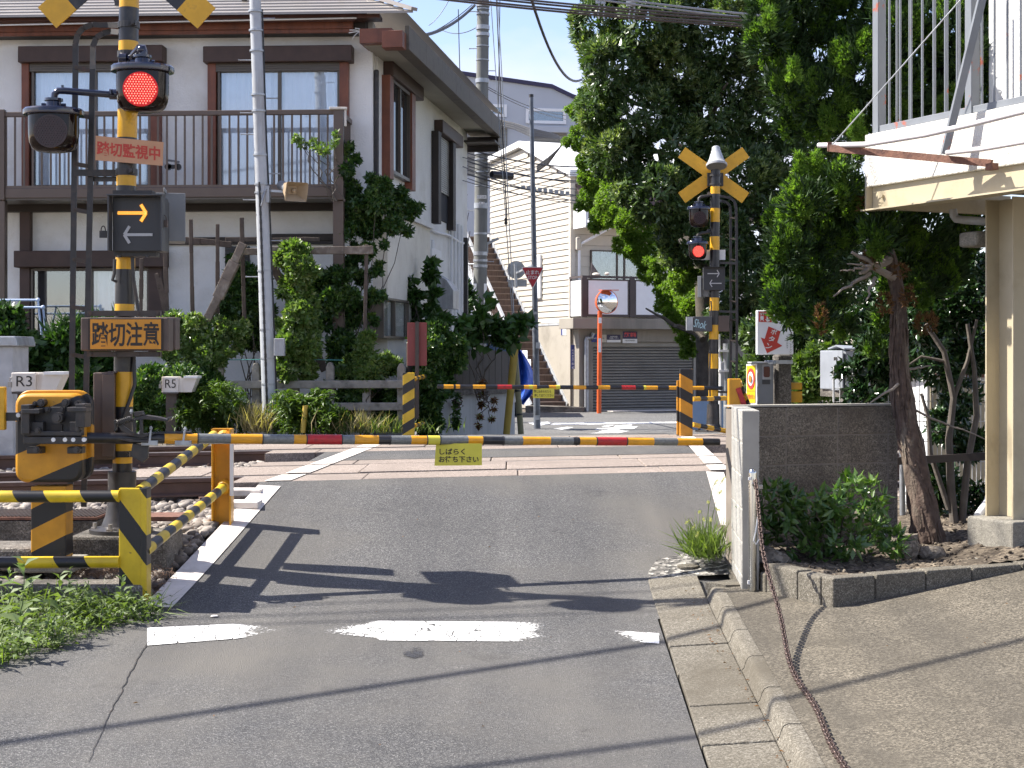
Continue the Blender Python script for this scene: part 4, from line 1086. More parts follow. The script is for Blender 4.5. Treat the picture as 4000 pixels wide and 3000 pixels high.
# obstacle beacons R3 and R5
def beacon(vx0, vy0, vw, vh, Y, txt, label):
    s = vw / 113.0
    t = thing('track_beacon', label, 'signal box', W(vx0 + vw * 0.3, vy0 + vh + 90, Y), 'white lettered boxes beside the track')
    b_ = MB(); b_.obox(W(vx0, vy0 + vh * 0.98, Y), X * m_(Y, vw * 0.47), YV * 0.28, Z * m_(Y, vh * 0.96)); b1 = put(b_, 'housing', m_creambox, t, bevel=0.01)
    q = [W(vx0 + vw * 0.47, vy0 + vh * 0.12, Y + 0.03), W(vx0 + vw, vy0 + vh * 0.06, Y + 0.03), W(vx0 + vw * 0.84, vy0 + vh * 0.95, Y + 0.03), W(vx0 + vw * 0.47, vy0 + vh * 0.95, Y + 0.03)]
    b_ = MB(); b_.prism(q, YV * 0.22); put(b_, 'hood', m_creambox, t)
    b_ = MB(); b_.obox(W(vx0 + vw * 0.62, vy0 + vh * 0.12, Y), X * m_(Y, vw * 0.38), YV * 0.28, Z * m_(Y, vh * 0.14)); put(b_, 'hood_cap', m_white, t)
    letter(txt, W(vx0 + vw * 0.25, vy0 + vh * 0.44, Y - 0.004), m_(Y, vw * 0.30), m_(Y, vh * 0.52), m_darkink, b1, bold=0.0)
    b_ = MB(); b_.obox(W(vx0 + vw * 0.12, vy0 + vh + 2, Y + 0.05), X * m_(Y, vw * 0.30), YV * 0.15, -Z * 1.0); put(b_, 'post', m_brownsteel, t)
    b_ = MB(); b_.box(W(vx0 + vw * 0.3, vy0 + vh * 1.0, Y + 0.1), (m_(Y, vw * 0.42), 0.24, 0.02)); put(b_, 'base_plate', m_brownsteel, t)
    b_ = MB(); p = W(vx0 - 3, vy0 + vh * 0.45, Y); b_.box(p - Z * 0.03, (0.03, 0.02, 0.05)); b_.tube([p, p + Z * 0.03, p + Z * 0.035 + X * 0.02], 0.006, 6); put(b_, 'padlock', m_bolt, b1)
beacon(24, 804, 113, 44, 14.3, 'R3', 'rust stained white signal box lettered R3 above the barrier machine')
beacon(349, 813, 77, 36, 19.6, 'R5', 'white signal box lettered R5 right of the near pole')
# grey cabinet at the left edge
p = W(12, 830, 15.3); cbn = thing('trackside_cabinet', 'tall mottled grey trackside cabinet with a capped top at the left edge', 'cabinet', (p.x - 0.3, 15.3, -0.2))
x1 = W(28, 800, 15.3).x; zt = W(0, 748, 15.3).z
put(MB().obox((x1 - 0.8, 15.3, -0.2), X * 0.8, YV * 0.5, Z * (zt - 0.0 + 0.2)), 'body', mat('mottled_zinc', (0.40, 0.41, 0.42), 0.6, vary=0.15, vscale=5, dirt=(0.26, 0.26, 0.27), dscale=3.5), cbn, bevel=0.01)
put(MB().prism([(x1 - 0.85, 15.25, zt), (x1 + 0.06, 15.25, zt), (x1 + 0.06, 15.85, zt), (x1 - 0.85, 15.85, zt)], (-0.02, 0, 0.10)), 'cap', m_galv, cbn, bevel=0.012)
# ================================================================ far side of the crossing
YF = 20.0
fs = thing('crossing_signal', 'far crossing signal with a plain yellow crossbuck and a grey horn loudspeaker on top', 'crossing signal', W(1540, 934, YF), 'level crossing signal posts')
def farp(v): return W(1545.5 - (v - 380) * 5.5 / 560, v, YF)
banded('pole', farp, [(366, 403, 'b'), (403, 419, 'y'), (419, 450, 'b'), (450, 480, 'y'), (480, 511, 'b'), (511, 540, 'y'), (540, 643, 'b'), (643, 671, 'y'), (671, 702, 'b'), (702, 733, 'y'), (733, 764, 'b'), (764, 796, 'y'), (796, 836, 'b'), (836, 856, 'y'), (856, 880, 'b')], 0.0625, fs, {'y': m_yel, 'b': m_blk})
b_ = MB(); b_.cyl(farp(873), farp(930), 0.078, 0.09, 20); b_.lathe(W(1540, 936, YF), [(0.22, 0), (0.22, 0.03), (0.12, 0.05), (0.09, 0.12)], 24)
for a in range(0, 360, 60):
    p = W(1540, 936, YF) + Vector((math.cos(math.radians(a)) * 0.18, math.sin(math.radians(a)) * 0.18, 0.02)); b_.cyl(p, p + Z * 0.05, 0.016, n=6)
put(b_, 'base_casting', m_blkdull, fs, smooth_=True)
crossbuck(fs, W(1542, 378, YF + 0.10), 0.515, 0.165, math.radians(35.5), 0.0, [(-0.515, 0.515, 0)])
b_ = MB(); b_.box(W(1545, 388, YF + 0.07), (m_(YF, 34), 0.06, m_(YF, 28)))
for v in (379, 398): b_.cyl(farp(v) - Z * 0.012, farp(v) + Z * 0.012, 0.075, n=20)
put(b_, 'bracket', m_blkdull, fs)
hp = W(1548, 318, YF - 0.10)
b_ = MB(); b_.lathe(W(1548, 355, YF - 0.12), [(0.135, -0.028), (0.138, 0.0), (0.125, 0.012), (0.10, 0.06), (0.078, 0.13), (0.064, 0.17), (0.064, 0.185), (0.056, 0.19), (0.052, 0.235), (0.04, 0.245), (0.001, 0.245)], 28, ax=(0, 0.28, 1))
horn = put(b_, 'loudspeaker', m_galvpaint, fs, smooth_=True)
b_ = MB(); b_.lathe(W(1548, 358, YF - 0.12), [(0.128, -0.018), (0.06, -0.012), (0.02, -0.02), (0.001, -0.02)], 24, ax=(0, 0.28, 1)); put(b_, 'horn_mouth', m_boxgrey2, horn, smooth_=True)
f1 = lamp(fs, W(1510, 452, YF - 0.08), m_(YF, 50), m_(YF, 39), m_(YF, 38), False, 0.0, 'unlit upper warning lamp')
f2 = lamp(fs, W(1507, 527, YF - 0.08), m_(YF, 46), m_(YF, 34), m_(YF, 36), True, 0.0, 'lit red lower warning lamp')
for v0, x1, v1 in ((421, 1510, 438), (500, 1507, 514)):
    b_ = MB(); b_.tube([farp(v0), W(1528, v0 + 2, YF - 0.03), W(1514, v0 + 4, YF - 0.07), W(x1, v0 + 8, YF - 0.08), W(x1, v1, YF - 0.08)], 0.02, 10); b_.cyl(farp(v0) - X * 0.06, farp(v0) - X * 0.1, 0.03, n=12)
    put(b_, 'lamp_arm', m_blkdull, fs, smooth_=True)
b_ = MB(); b_.box(W(1539.5, 550.5, YF + 0.075), (m_(YF, 55), 0.006, m_(YF, 22))); put(b_, 'notice_board', m_white, fs)
ab = W(1543, 602, YF - 0.12); w, h = m_(YF, 46), m_(YF, 49)
b_ = MB(); b_.box(ab + YV * 0.05, (w, 0.10, h)); b_.box(ab + Z * (h / 2) - YV * 0.03, (w, 0.07, 0.006)); fx = put(b_, 'arrow_box', m_signblack, fs, bevel=0.004, label='arrow box with both arrows unlit')
b_ = MB(); arrow(b_, W(1541, 591, YF - 0.125), m_(YF, 25), m_(YF, 7.5), 0.012, 1); put(b_, 'arrow', m_arrow_off, fx)
b_ = MB(); arrow(b_, W(1546, 612, YF - 0.125), m_(YF, 25), m_(YF, 7.5), 0.012, -1); put(b_, 'arrow', m_arrow_off, fx)
b_ = MB(); p = W(1515, 620, YF + 0.1); b_.box(p, (0.05, 0.22, m_(YF, 46)), rz=-0.35); b_.box(p + Vector((0.07, 0.02, 0)), (0.10, 0.2, m_(YF, 42)), rz=-0.35); put(b_, 'rear_arrow_box', m_boxgrey2, fs, bevel=0.004)
p = W(1517, 700, YF - 0.02); b_ = MB(); b_.box(p, (m_(YF, 40), 0.16, m_(YF, 32))); cbx = put(b_, 'caution_box', m_boxgrey, fs, bevel=0.005, label='back of a dark caution box with pale graffiti')
b_ = MB(); b_.box(W(1489, 699, YF - 0.06), (m_(YF, 13), 0.1, m_(YF, 29))); put(b_, 'lock_plate', m_galv, cbx)
m_spray = mat('pale_spray_paint', (0.35, 0.52, 0.56), 0.5, vary=0.1)
letter('Shok', W(1513, 700, YF - 0.105), m_(YF, 27), m_(YF, 18), m_spray, cbx, Vector((1, 0, -0.22)), Vector((0.3, 0, 1)), bold=0.004)
b_ = MB(); b_.box(W(1562, 699, YF + 0.03), (m_(YF, 24), 0.14, m_(YF, 34))); put(b_, 'caution_box', m_brownbox, fs, bevel=0.005)
b_ = MB(); YLf = YF + 0.1
ar1 = [farp(424), W(1560, 424, YLf), W(1576, 427, YLf), W(1586, 434, YLf), W(1590, 446, YLf), W(1591, 500, YLf), W(1592, 700, YLf), W(1590, 935, YLf)]
ar2 = [farp(434), W(1560, 434, YLf + .04), W(1570, 437, YLf + .04), W(1577, 445, YLf + .04), W(1578, 460, YLf + .04), W(1579, 700, YLf + .04), W(1577, 935, YLf + .04)]
ladder_rails(b_, [ar1, ar2], 0.034, 0.012); fl = put(b_, 'ladder', m_blkdull, fs)
for v in (470, 515, 560, 605, 650, 690, 735, 780, 825, 870, 915):
    b_ = MB(); b_.beam(W(1578, v, YLf + 0.03), W(1591, v + 2, YLf), 0.016, 0.02); put(b_, 'rung', m_brownsteel, fl)
b_ = MB()
for v in (567, 672, 846): b_.beam(farp(v), W(1591, v + 2, YLf - 0.01), 0.012, 0.03)
put(b_, 'bracket', m_blkdull, fs, each=1)
b_ = MB(); b_.tube([W(1536, 650, YF - 0.07), W(1537, 665, YF - 0.08), W(1533, 685, YF - 0.08), W(1530, 700, YF - 0.06)], 0.009, 8); b_.tube([W(1534, 760, YF - 0.06), W(1533, 800, YF - 0.07), W(1534, 872, YF - 0.07)], 0.012, 8); put(b_, 'cable', m_blkdull, fs, smooth_=True, each=1)
# side cable post
sp = thing('cable_post', 'slim grey post with a white conduit and cable guard right of the far signal', 'post', W(1570, 935, YF + 0.5))
put(MB().cyl(W(1569, 742, YF + .5), W(1570, 938, YF + .5), 0.045, n=16), 'post', m_galv, sp, smooth_=True)
b_ = MB(); b_.tube([W(1553, 768, YF + .4), W(1553, 722, YF + .4)], 0.02, 8); b_.tube([W(1551, 760, YF + .4), W(1556, 775, YF + .4), W(1555, 930, YF + .4)], 0.02, 8); put(b_, 'conduit', m_white, sp, smooth_=True, each=1)
b_ = MB(); b_.box(W(1560, 815, YF + .38), (m_(YF, 8), 0.05, m_(YF, 68))); put(b_, 'cable_guard', m_galvpaint, sp, bevel=0.006)
b_ = MB()
for v in (758, 801): b_.box(W(1562, v, YF + .43), (m_(YF, 22), 0.16, 0.03))
put(b_, 'clamp', m_white, sp, each=1)

# far barrier arm, post and fence
FA0 = W(945, 835, 19.0); FA1 = W(1560, 838.5, 19.95)
farm = thing('crossing_barrier', 'lowered far barrier arm in orange, black and red bands carrying a small yellow notice', 'barrier arm', FA0, 'lowered barrier arms')
def farmpt(v):
    u = (v * KV - 2000) / FPX
    return FA0 + (FA1 - FA0) * ((u * FA0.y - FA0.x) / ((FA1.x - FA0.x) - u * (FA1.y - FA0.y)))
FB = [(945, 958, 'b'), (958, 979, 'o'), (979, 984, 'b'), (984, 993, 'o'), (993, 1021, 'b'), (1021, 1048, 'o'), (1048, 1074, 'b'), (1074, 1105, 'r'), (1105, 1131, 'b'), (1131, 1142, 'o'), (1142, 1151, 'y'), (1151, 1159, 'o'), (1159, 1185, 'b'), (1185, 1200, 'o'), (1200, 1209, 'y'), (1209, 1238, 'b'), (1238, 1265, 'o'), (1265, 1291, 'b'), (1291, 1317, 'o'), (1317, 1342, 'b'), (1342, 1372, 'r'), (1372, 1390, 'b'), (1390, 1395, 'y'), (1395, 1420, 'o'), (1420, 1444, 'b'), (1444, 1466, 'o'), (1466, 1495, 'b'), (1495, 1520, 'o'), (1520, 1560, 'b')]
b_ = MB()
for a, c, k in FB: b_.cyl(farmpt(a), farmpt(c), 0.026 + (0.002 if k in 'ry' else 0), n=14, mi=ks.index(k), cap=(a == 945 or k in 'ry'))
put(b_, 'tube', list(mk.values()), farm, smooth_=True, angle=50)
yn = farmpt(1175).y - 0.03
b_ = MB(); b_.prism([W(1151, 839, yn), W(1197.5, 839, yn), W(1197, 860, yn), W(1151, 860, yn)], YV * 0.003); fn = put(b_, 'hanging_notice', m_yelsign, farm)
letter('閉じ込められたら', W(1172, 845.5, yn - 0.003), m_(yn, 37), m_(yn, 6.2), m_darkink, fn, bold=0.012); letter('押して出てください', W(1175, 854, yn - 0.003), m_(yn, 41), m_(yn, 6.2), m_darkink, fn, bold=0.012)
m_f3 = stripes('far_post_stripes', (0.64, 0.40, 0.02), BLK, (-0.62, 0, 1), 0.21, 0.1, 0.5, rust=0.3); m_f4 = stripes('far_post_stripes_rust', (0.55, 0.24, 0.015), BLK, (0.55, 0, 1), 0.26, 0.2, 0.55)
lp = thing('guard_post', 'yellow and black striped post on the far left corner of the crossing', 'guard post', W(883, 938, 19.4), 'striped guard posts beyond the tracks')
q0, q1 = W(883, 805, 19.4), W(882, 940, 19.4)
put(MB().box((q0.x, 19.4, (q0.z + q1.z) / 2), (m_(19.4, 25), 0.09, q0.z - q1.z)), 'post', m_f3, lp, bevel=0.006)
for v in (815, 916):
    b_ = MB()
    for i in range(6): b_.cyl(W(894 + i * 4, v - i * 1.0 + 4, 19.5 + i * 0.2), W(898 + i * 4, v - i * 1.0 + 3, 19.7 + i * 0.2), 0.028, n=12, mi=i % 2)
    put(b_, 'rail', [m_yel, m_blk], lp, smooth_=True)
gp = thing('guard_fence', 'rusty orange and black striped post and rails right of the far street', 'guard fence', W(1482, 942, 18.7), None)
q0, q1 = W(1482, 797, 18.7), W(1481, 945, 18.7)
b_ = MB(); b_.box((q0.x, 18.7, (q0.z + q1.z) / 2), (m_(18.7, 27), 0.10, q0.z - q1.z)); put(b_, 'post', m_f4, gp, bevel=0.006)
q0, q1 = W(1466, 822, 18.9), W(1466, 945, 18.9); put(MB().box((q0.x, 18.9, (q0.z + q1.z) / 2), (m_(18.9, 8), 0.08, q0.z - q1.z)), 'post', m_f4, gp, bevel=0.004)
for v0, v1, x1 in ((862, 860, 1582), (917, 934, 1582)):
    b_ = MB(); n = 6; a, c = W(1496, v0, 18.8), W(x1, v1, 19.3)
    for i in range(n): b_.cyl(a + (c - a) * i / n, a + (c - a) * (i + 1) / n, 0.030, n=12, mi=i % 2)
    put(b_, 'rail', [m_yel, m_blk], gp, smooth_=True)
p = W(1541, 897, 21.2); solo(MB().box((p.x, 21.3, p.z), (m_(21, 88), 0.12, m_(21, 64))), 'blue_panel', mat('pale_blue_sheet', (0.20, 0.31, 0.50), 0.5, vary=0.06, dirt=(0.3, 0.36, 0.45), dscale=2), 'pale blue sheet panel standing behind the far signal base', 'panel', (p.x, 21.3, p.z - 0.3))
# back of a red sign
rs = thing('sign_back', 'red back of a tall sign on a thin brown post beside the ivy', 'sign', W(902, 900, 20.4))
b_ = MB(); b_.prism([W(880, 697, 20.4), W(922, 697, 20.4), W(922, 790, 20.4), W(880, 790, 20.4)], YV * 0.01); put(b_, 'board', mat('faded_red_back', (0.22, 0.045, 0.04), 0.55, vary=0.1, dirt=(0.35, 0.2, 0.18), dscale=9, dlo=0.66, dhi=0.7), rs, bevel=0.003)
b_ = MB(); b_.box(W(901, 800, 20.36), (m_(20.4, 8), 0.05, m_(20.4, 210))); put(b_, 'post', m_brownsteel, rs)

# grey steel pole with loudspeaker on the left
gpz = thing('line_pole', 'grey steel pole with cable clips, horn loudspeaker and meter box in front of the house', 'utility pole', W(584, 936, 20.2))
gtop, gbot = W(549, -60, 20.2), W(584, 940, 20.2)
put(MB().cyl(gbot, gtop, m_(20.2, 15.5), m_(20.2, 12.0), 20), 'shaft', m_galvpaint, gpz, smooth_=True)
def gp_at(v): return gbot + (gtop - gbot) * ((940 - v) / 1000)
b_ = MB()
for i in range(60):
    a, c = gp_at(395 + i * 9), gp_at(395 + (i + 1) * 9); b_.cyl(a - YV * 0.09 - X * 0.015, c - YV * 0.09 - X * 0.015, 0.017 if i % 2 else 0.014, n=8)
b_.tube([gp_at(20) + X * 0.09, gp_at(300) + X * 0.09 - YV * 0.02, gp_at(520) + X * 0.10, gp_at(930) + X * 0.10], 0.010, 8)
put(b_, 'cable', m_blk, gpz, smooth_=True)
b_ = MB()
for v in (25, 66, 110, 205, 240, 335, 398, 416, 585, 712, 774, 830): p = gp_at(v); b_.cyl(p - Z * 0.012, p + Z * 0.012, m_(20.2, 15) + 0.004, n=20)
put(b_, 'strap', m_galv, gpz, smooth_=True, each=1)
for v, s in ((212, 1), (244, -1), (375, 1), (432, -1), (520, 1), (598, -1), (40, 1), (130, -1), (290, -1)):
    b_ = MB(); p = gp_at(v); b_.cyl(p, p + X * s * 0.24, 0.008, n=8); b_.cyl(p + X * s * 0.24, p + X * s * 0.25, 0.013, n=8); put(b_, 'climbing_step', m_galv, gpz)
b_ = MB(); p = gp_at(420) + X * 0.08; b_.box(p, (0.05, 0.12, 0.22)); b_.beam(p + Z * 0.05, W(640, 416, 20.1), 0.04, 0.03); b_.tube([gp_at(446) - YV * 0.1, gp_at(430) + X * 0.03 - YV * 0.1, gp_at(412) + X * 0.06 - YV * 0.08, gp_at(408) + X * 0.1], 0.011, 8); put(b_, 'speaker_bracket', m_galv, gpz)
h0, h1 = W(607, 400, 20.25), W(647, 417, 19.75); ax = (h1 - h0).normalized()
b_ = MB(); b_.cyl(h0, h0 + ax * 0.26, 0.062, 0.07, 18); spk = put(b_, 'loudspeaker', m_boxgrey2, gpz, smooth_=True)
sd = ax.cross(Z).normalized(); up_ = sd.cross(ax); b_ = MB(); vs = []
for t, hw, hh in ((0.22, 0.06, 0.06), (0.36, 0.09, 0.09), (0.5, 0.145, 0.115), (0.52, 0.15, 0.12), (0.50, 0.135, 0.105), (0.38, 0.06, 0.05)):
    for a, c in ((-1, -1), (-0.8, -1.05), (0.8, -1.05), (1, -1), (1.05, 0), (1, 1), (0.8, 1.05), (-0.8, 1.05), (-1, 1), (-1.05, 0)): vs.append(h0 + ax * t + sd * hw * a + up_ * hh * c)
b_.add(vs, [(k * 10 + i, k * 10 + (i + 1) % 10, (k + 1) * 10 + (i + 1) % 10, (k + 1) * 10 + i) for k in range(5) for i in range(10)] + [tuple(range(50, 60))]); b_.sphere(h0 + ax * 0.42, 0.03, 10)
put(b_, 'horn', mat('aged_beige_plastic', (0.36, 0.27, 0.17), 0.5, vary=0.12), spk, smooth_=True)
p = W(604, 750, 20.0); put(MB().box(p, (m_(20, 22), 0.12, m_(20, 38))), 'meter_box', m_galvpaint, gpz, bevel=0.008)

# ================================================================ street furniture beyond
m_guard = mat('yellow_guy_guard', (0.42, 0.30, 0.05), 0.5, vary=0.08); m_guard2 = mat('faded_guy_guard', (0.27, 0.25, 0.13), 0.5, vary=0.08)
gy = thing('guy_wire', 'bright yellow guy wire guard leaning beside the white wall', 'guy wire', W(1094, 936, 24), 'pair of guy wire guards'); b_ = MB(); b_.cyl(W(1094, 938, 24), W(1113, 742, 24), 0.055, 0.06, 16); b_.sphere(W(1113, 742, 24), 0.06, 12); put(b_, 'guard', m_guard, gy, smooth_=True)
put(MB().tube([W(1113, 742, 24), W(1085, 180, 24.2), W(1075, 0, 24.3), W(1062, -220, 24.3)], 0.008, 6), 'wire', m_galv, gy)
gy = thing('guy_wire', 'dull olive guy wire guard crossing behind the bright yellow one', 'guy wire', W(1124, 936, 25.5), 'pair of guy wire guards'); put(MB().cyl(W(1126, 945, 25.5), W(1113, 770, 25.5), 0.05, 0.05, 16), 'guard', m_guard2, gy, smooth_=True)
b_ = MB()
for v in (842, 893): b_.cyl(W(1113 + (v - 770) * 13 / 175, v, 25.5), W(1113 + (v + 4 - 770) * 13 / 175, v + 4, 25.5), 0.054, n=16)
put(b_, 'ring', m_blk, gy, each=1)
put(MB().tube([W(1113, 770, 25.5), W(1060, 0, 26), W(1050, -150, 26)], 0.008, 6), 'wire', m_galv, gy)
# stop sign on the grey pipe pole
ss = thing('stop_sign', 'red triangular stop sign on a tall dark grey steel pole', 'stop sign', W(1160, 945, 33)); YSS = 33.0
m_polesteel = mat('dark_grey_pole', (0.12, 0.135, 0.16), 0.5, metal=0.3, vary=0.2, vscale=5, dirt=(0.06, 0.065, 0.07), dscale=3)
put(MB().cyl(W(1161, 960, YSS), W(1147.5, 206, YSS), m_(YSS, 7.6), m_(YSS, 4.4), 18), 'pole', m_polesteel, ss, smooth_=True)
put(MB().cyl(W(1147.6, 210, YSS), W(1147.5, 204, YSS), m_(YSS, 5.0), m_(YSS, 5.0), 18), 'pole_cap', m_blkdull, ss, smooth_=True)
def rtri(pts, rad, n=5):
    out = []; k = len(pts)
    for i in range(k):
        p, a, c = pts[i], pts[i - 1], pts[(i + 1) % k]
        d0 = (a - p).normalized(); d1 = (c - p).normalized()
        s0 = p + d0 * rad; s1 = p + d1 * rad
        for j in range(n + 1):
            t = j / n; out.append(s0 * (1 - t) ** 2 + p * 2 * t * (1 - t) + s1 * t ** 2)
    return out
ty = YSS - 0.17
T = [W(1125.5, 576.5, ty), W(1175.5, 576.5, ty), W(1150.5, 625, ty)]
b1 = put(MB().prism(rtri(T, 0.05), YV * 0.01), 'sign_border', m_white, ss)
cT = (T[0] + T[1] + T[2]) / 3; T2 = [cT + (p - cT) * 0.90 - YV * 0.004 for p in T]
m_signred = mat('sign_red', (0.42, 0.018, 0.03), 0.4, vary=0.08)
b2 = put(MB().prism(rtri(T2, 0.04), YV * 0.003), 'sign_face', m_signred, ss)
letter('止まれ', W(1150.5, 588, ty - 0.006), m_(YSS, 29), m_(YSS, 9.5), m_white, b2, bold=0.02); letter('STOP', W(1150.5, 599.5, ty - 0.006), m_(YSS, 20), m_(YSS, 7.5), m_white, b2, bold=0.015)
for (vx, vy, w, h, c, tx) in ((1157, 676, 10, 5.5, m_galvpaint, ''), (1162, 746, 9, 13, m_galvpaint, ''), (1161, 855 - 14, 9, 13, m_galvpaint, ''), (1161, 862 + 40, 9, 10, m_galvpaint, '')):
    b_ = MB(); p = W(vx, vy, YSS - m_(YSS, 7.2) - 0.004); b_.box(p, (m_(YSS, w), 0.002, m_(YSS, h))); put(b_, 'sticker', c, ss)
# back of a round sign
rb_ = thing('round_sign', 'grey back of a round traffic sign with a rectangular plate below', 'road sign', W(1116, 640, 36.5))
b_ = MB(); b_.cyl(W(1115, 583, 36.5), W(1115, 583, 36.5) + YV * 0.01, m_(36.5, 19.5), n=32); put(b_, 'disc', m_galv, rb_, smooth_=True)
b_ = MB(); b_.box(W(1118, 612, 36.5), (m_(36.5, 40), 0.01, m_(36.5, 15))); put(b_, 'plate', m_galv, rb_)
b_ = MB(); b_.cyl(W(1115, 622, 36.43), W(1113, 570, 36.43), 0.035, n=12)
for v in (574, 592): b_.box(W(1114, v, 36.47), (m_(36.5, 34), 0.02, 0.03))
b_.beam(W(1116, 590, 36.4), W(1152, 572, 33.1), 0.04, 0.04)
put(b_, 'bracket', m_galv, rb_)
# concrete utility pole
up = thing('utility_pole', 'round concrete utility pole with steel bands beside the exterior stair', 'utility pole', W(1034, 900, 36))
m_conpole = mat('pole_concrete', (0.16, 0.165, 0.155), 0.85, vary=0.12, vscale=2.5, bump=0.2, bscale=60, dirt=(0.09, 0.095, 0.088), dscale=3, streak=True)
ub, ut = W(1034, 905, 36), W(1045, -120, 36)
put(MB().cyl(ub, ut, m_(36, 15.5), m_(36, 12.4), 24), 'shaft', m_conpole, up, smooth_=True)
def up_at(v): return ub + (ut - ub) * ((905 - v) / 1025)
b_ = MB()
for v, hgt in ((12, 6), (30, 5), (60, 9), (75, 7), (130, 2), (175, 9), (218, 2), (242, 8), (330, 8), (345, 2), (372, 3), (445, 12), (505, 4), (548, 8), (563, 5), (575, 6), (20, 2), (100, 2), (290, 2), (402, 2)):
    b_.cyl(up_at(v + hgt / 2), up_at(v - hgt / 2), m_(36, 14.6 + (v / 900) * 1.3) if hgt > 4 else m_(36, 14.0 + v / 600), n=24)
put(b_, 'band', m_galv, up, smooth_=True, each=1)
for v, s in ((25, -1), (105, -1), (153, 1), (196, -1), (240, 1), (330, 1), (366, 1), (455, -1), (505, 1), (532, -1), (565, 1)):
    b_ = MB(); p = up_at(v); b_.cyl(p, p + X * s * 0.30, 0.011, n=6); b_.cyl(p + X * s * 0.30, p + X * s * 0.315, 0.02, n=6); put(b_, 'climbing_step', m_galv, up)
for v, tx, w, h in ((427, '17-218', 20, 7), (440, '3-1', 12, 5)):
    b_ = MB(); p = up_at(v) - YV * (m_(36, 14.6)); b_.box(p + X * 0.02 - YV * 0.01, (m_(36, w), 0.004, m_(36, h))); pl_ = put(b_, 'number_plate', m_white, up)
    letter(tx, p + X * 0.02 - YV * 0.015, m_(36, w * 0.8), m_(36, h * 0.6), m_darkink, pl_)
b_ = MB()
for a, sgn in ((-10, -1), (12, 1)):
    p = up_at(655) + X * m_(36, a) - YV * m_(36, 10.5); b_.box(p, (m_(36, 8.5), 0.012, m_(36, 84)), rz=0.75 * sgn)
put(b_, 'advert_sheet', m_white, up, bevel=0.01)
b_ = MB(); p = up_at(528); b_.beam(p + X * 0.12, p + X * 0.42 + Z * 0.14, 0.05, 0.06); b_.beam(p + X * 0.15 - Z * 0.2, p + X * 0.15 + Z * 0.05, 0.06, 0.06); put(b_, 'guy_bracket', m_galv, up)
b_ = MB(); b_.cyl(up_at(580) - X * 0.5 + YV * 0.2, up_at(580) - X * 0.46 + YV * 0.2, 0.30, n=24); b_.cyl(up_at(570) - X * 0.4 + YV * 0.2, up_at(570), 0.02, n=8); put(b_, 'traffic_mirror_back', m_galv, up, smooth_=True)
# convex traffic mirror on an orange pole
tm = thing('traffic_mirror', 'round convex traffic mirror on a thin orange pole in front of the garage', 'traffic mirror', W(1294, 891, 41.5)); YT = 41.5
m_oran = mat('mirror_orange', (0.62, 0.10, 0.02), 0.4, vary=0.08)
put(MB().cyl(W(1294, 893, YT), W(1296, 672, YT), m_(YT, 5), n=14), 'pole', m_oran, tm, smooth_=True)
mc = W(1311, 652, YT - 0.1); mn = Vector((0.42, -1, -0.02)).normalized(); r = m_(YT, 25.5)
b_ = MB(); b_.lathe(mc, [(r, -0.08), (r * 1.02, -0.02), (r * 1.02, 0.02)], 32, ax=mn); b_.lathe(mc - mn * 0.08, [(r * 0.8, -0.05), (r, 0.0)], 32, ax=mn); put(b_, 'rim', m_oran, tm, smooth_=True)
m_mirror = mat('mirror_glass', (0.85, 0.87, 0.88), 0.02, metal=1.0, vary=0.0)
b_ = MB(); b_.lathe(mc + mn * 0.02, [(r * 0.96, 0.0), (r * 0.8, 0.035), (r * 0.55, 0.068), (r * 0.3, 0.086), (0.002, 0.095)], 32, ax=mn); put(b_, 'mirror', m_mirror, tm, smooth_=True)
b_ = MB(); b_.obox(mc + Z * (r * 0.95) - X * r * 0.7, X * r * 1.4, mn * 0.22, Z * 0.02); put(b_, 'hood', m_oran, tm)
b_ = MB(); b_.box(W(1295.5, 746, YT - 0.13), (m_(YT, 6.5), 0.004, m_(YT, 30))); b_.box(W(1296, 692, YT - 0.13), (m_(YT, 7), 0.004, m_(YT, 12))); put(b_, 'sticker', m_white, tm, each=1)
# low white wall, dark fence above, blue tarpaulin, parked van
lw = thing('garden_wall', 'low white rendered wall curving beside the far street under a dark board fence', 'garden wall', W(1000, 930, 23))
m_render = mat('stained_render', (0.42, 0.44, 0.45), 0.8, vary=0.08, vscale=1.5, dirt=(0.22, 0.23, 0.22), dscale=2.2, dlo=0.5, dhi=0.8, streak=True)
wp = [(948, 944, 850, 21.6), (985, 941, 850, 22.3), (1030, 934, 850, 24.0), (1070, 924, 848, 26.0), (1112, 906, 846, 28.5)]
b_ = MB()
for i in range(4):
    a, c = wp[i], wp[i + 1]
    q = [W(a[0], a[1], a[3]), W(c[0], c[1], c[3]), W(c[0], c[2], c[3]), W(a[0], a[2], a[3])]
    q[0].z -= 0.3; q[1].z -= 0.3
    b_.prism(q, Vector((-0.12, 0.10, 0)))
put(b_, 'rendered_wall', m_render, lw)
b_ = MB()
for i in range(4):
    a, c = wp[i], wp[i + 1]; b_.beam(W(a[0], a[2] - 2, a[3]) + YV * 0.05, W(c[0], c[2] - 2, c[3]) + YV * 0.05, 0.22, 0.07)
put(b_, 'coping', m_concdark, lw)
m_darkboard = mat('dark_fence_board', (0.035, 0.028, 0.024), 0.75, vary=0.25, vscale=4, bump=0.2, bscale=30)
bf = thing('board_fence', 'dark brown board fence standing on the low white wall', 'fence', W(1000, 850, 23.5))
fp_ = [(880, 20.9, 742), (948, 21.75, 748), (985, 22.45, 752), (1030, 24.15, 755), (1070, 26.15, 757), (1112, 28.65, 760)]
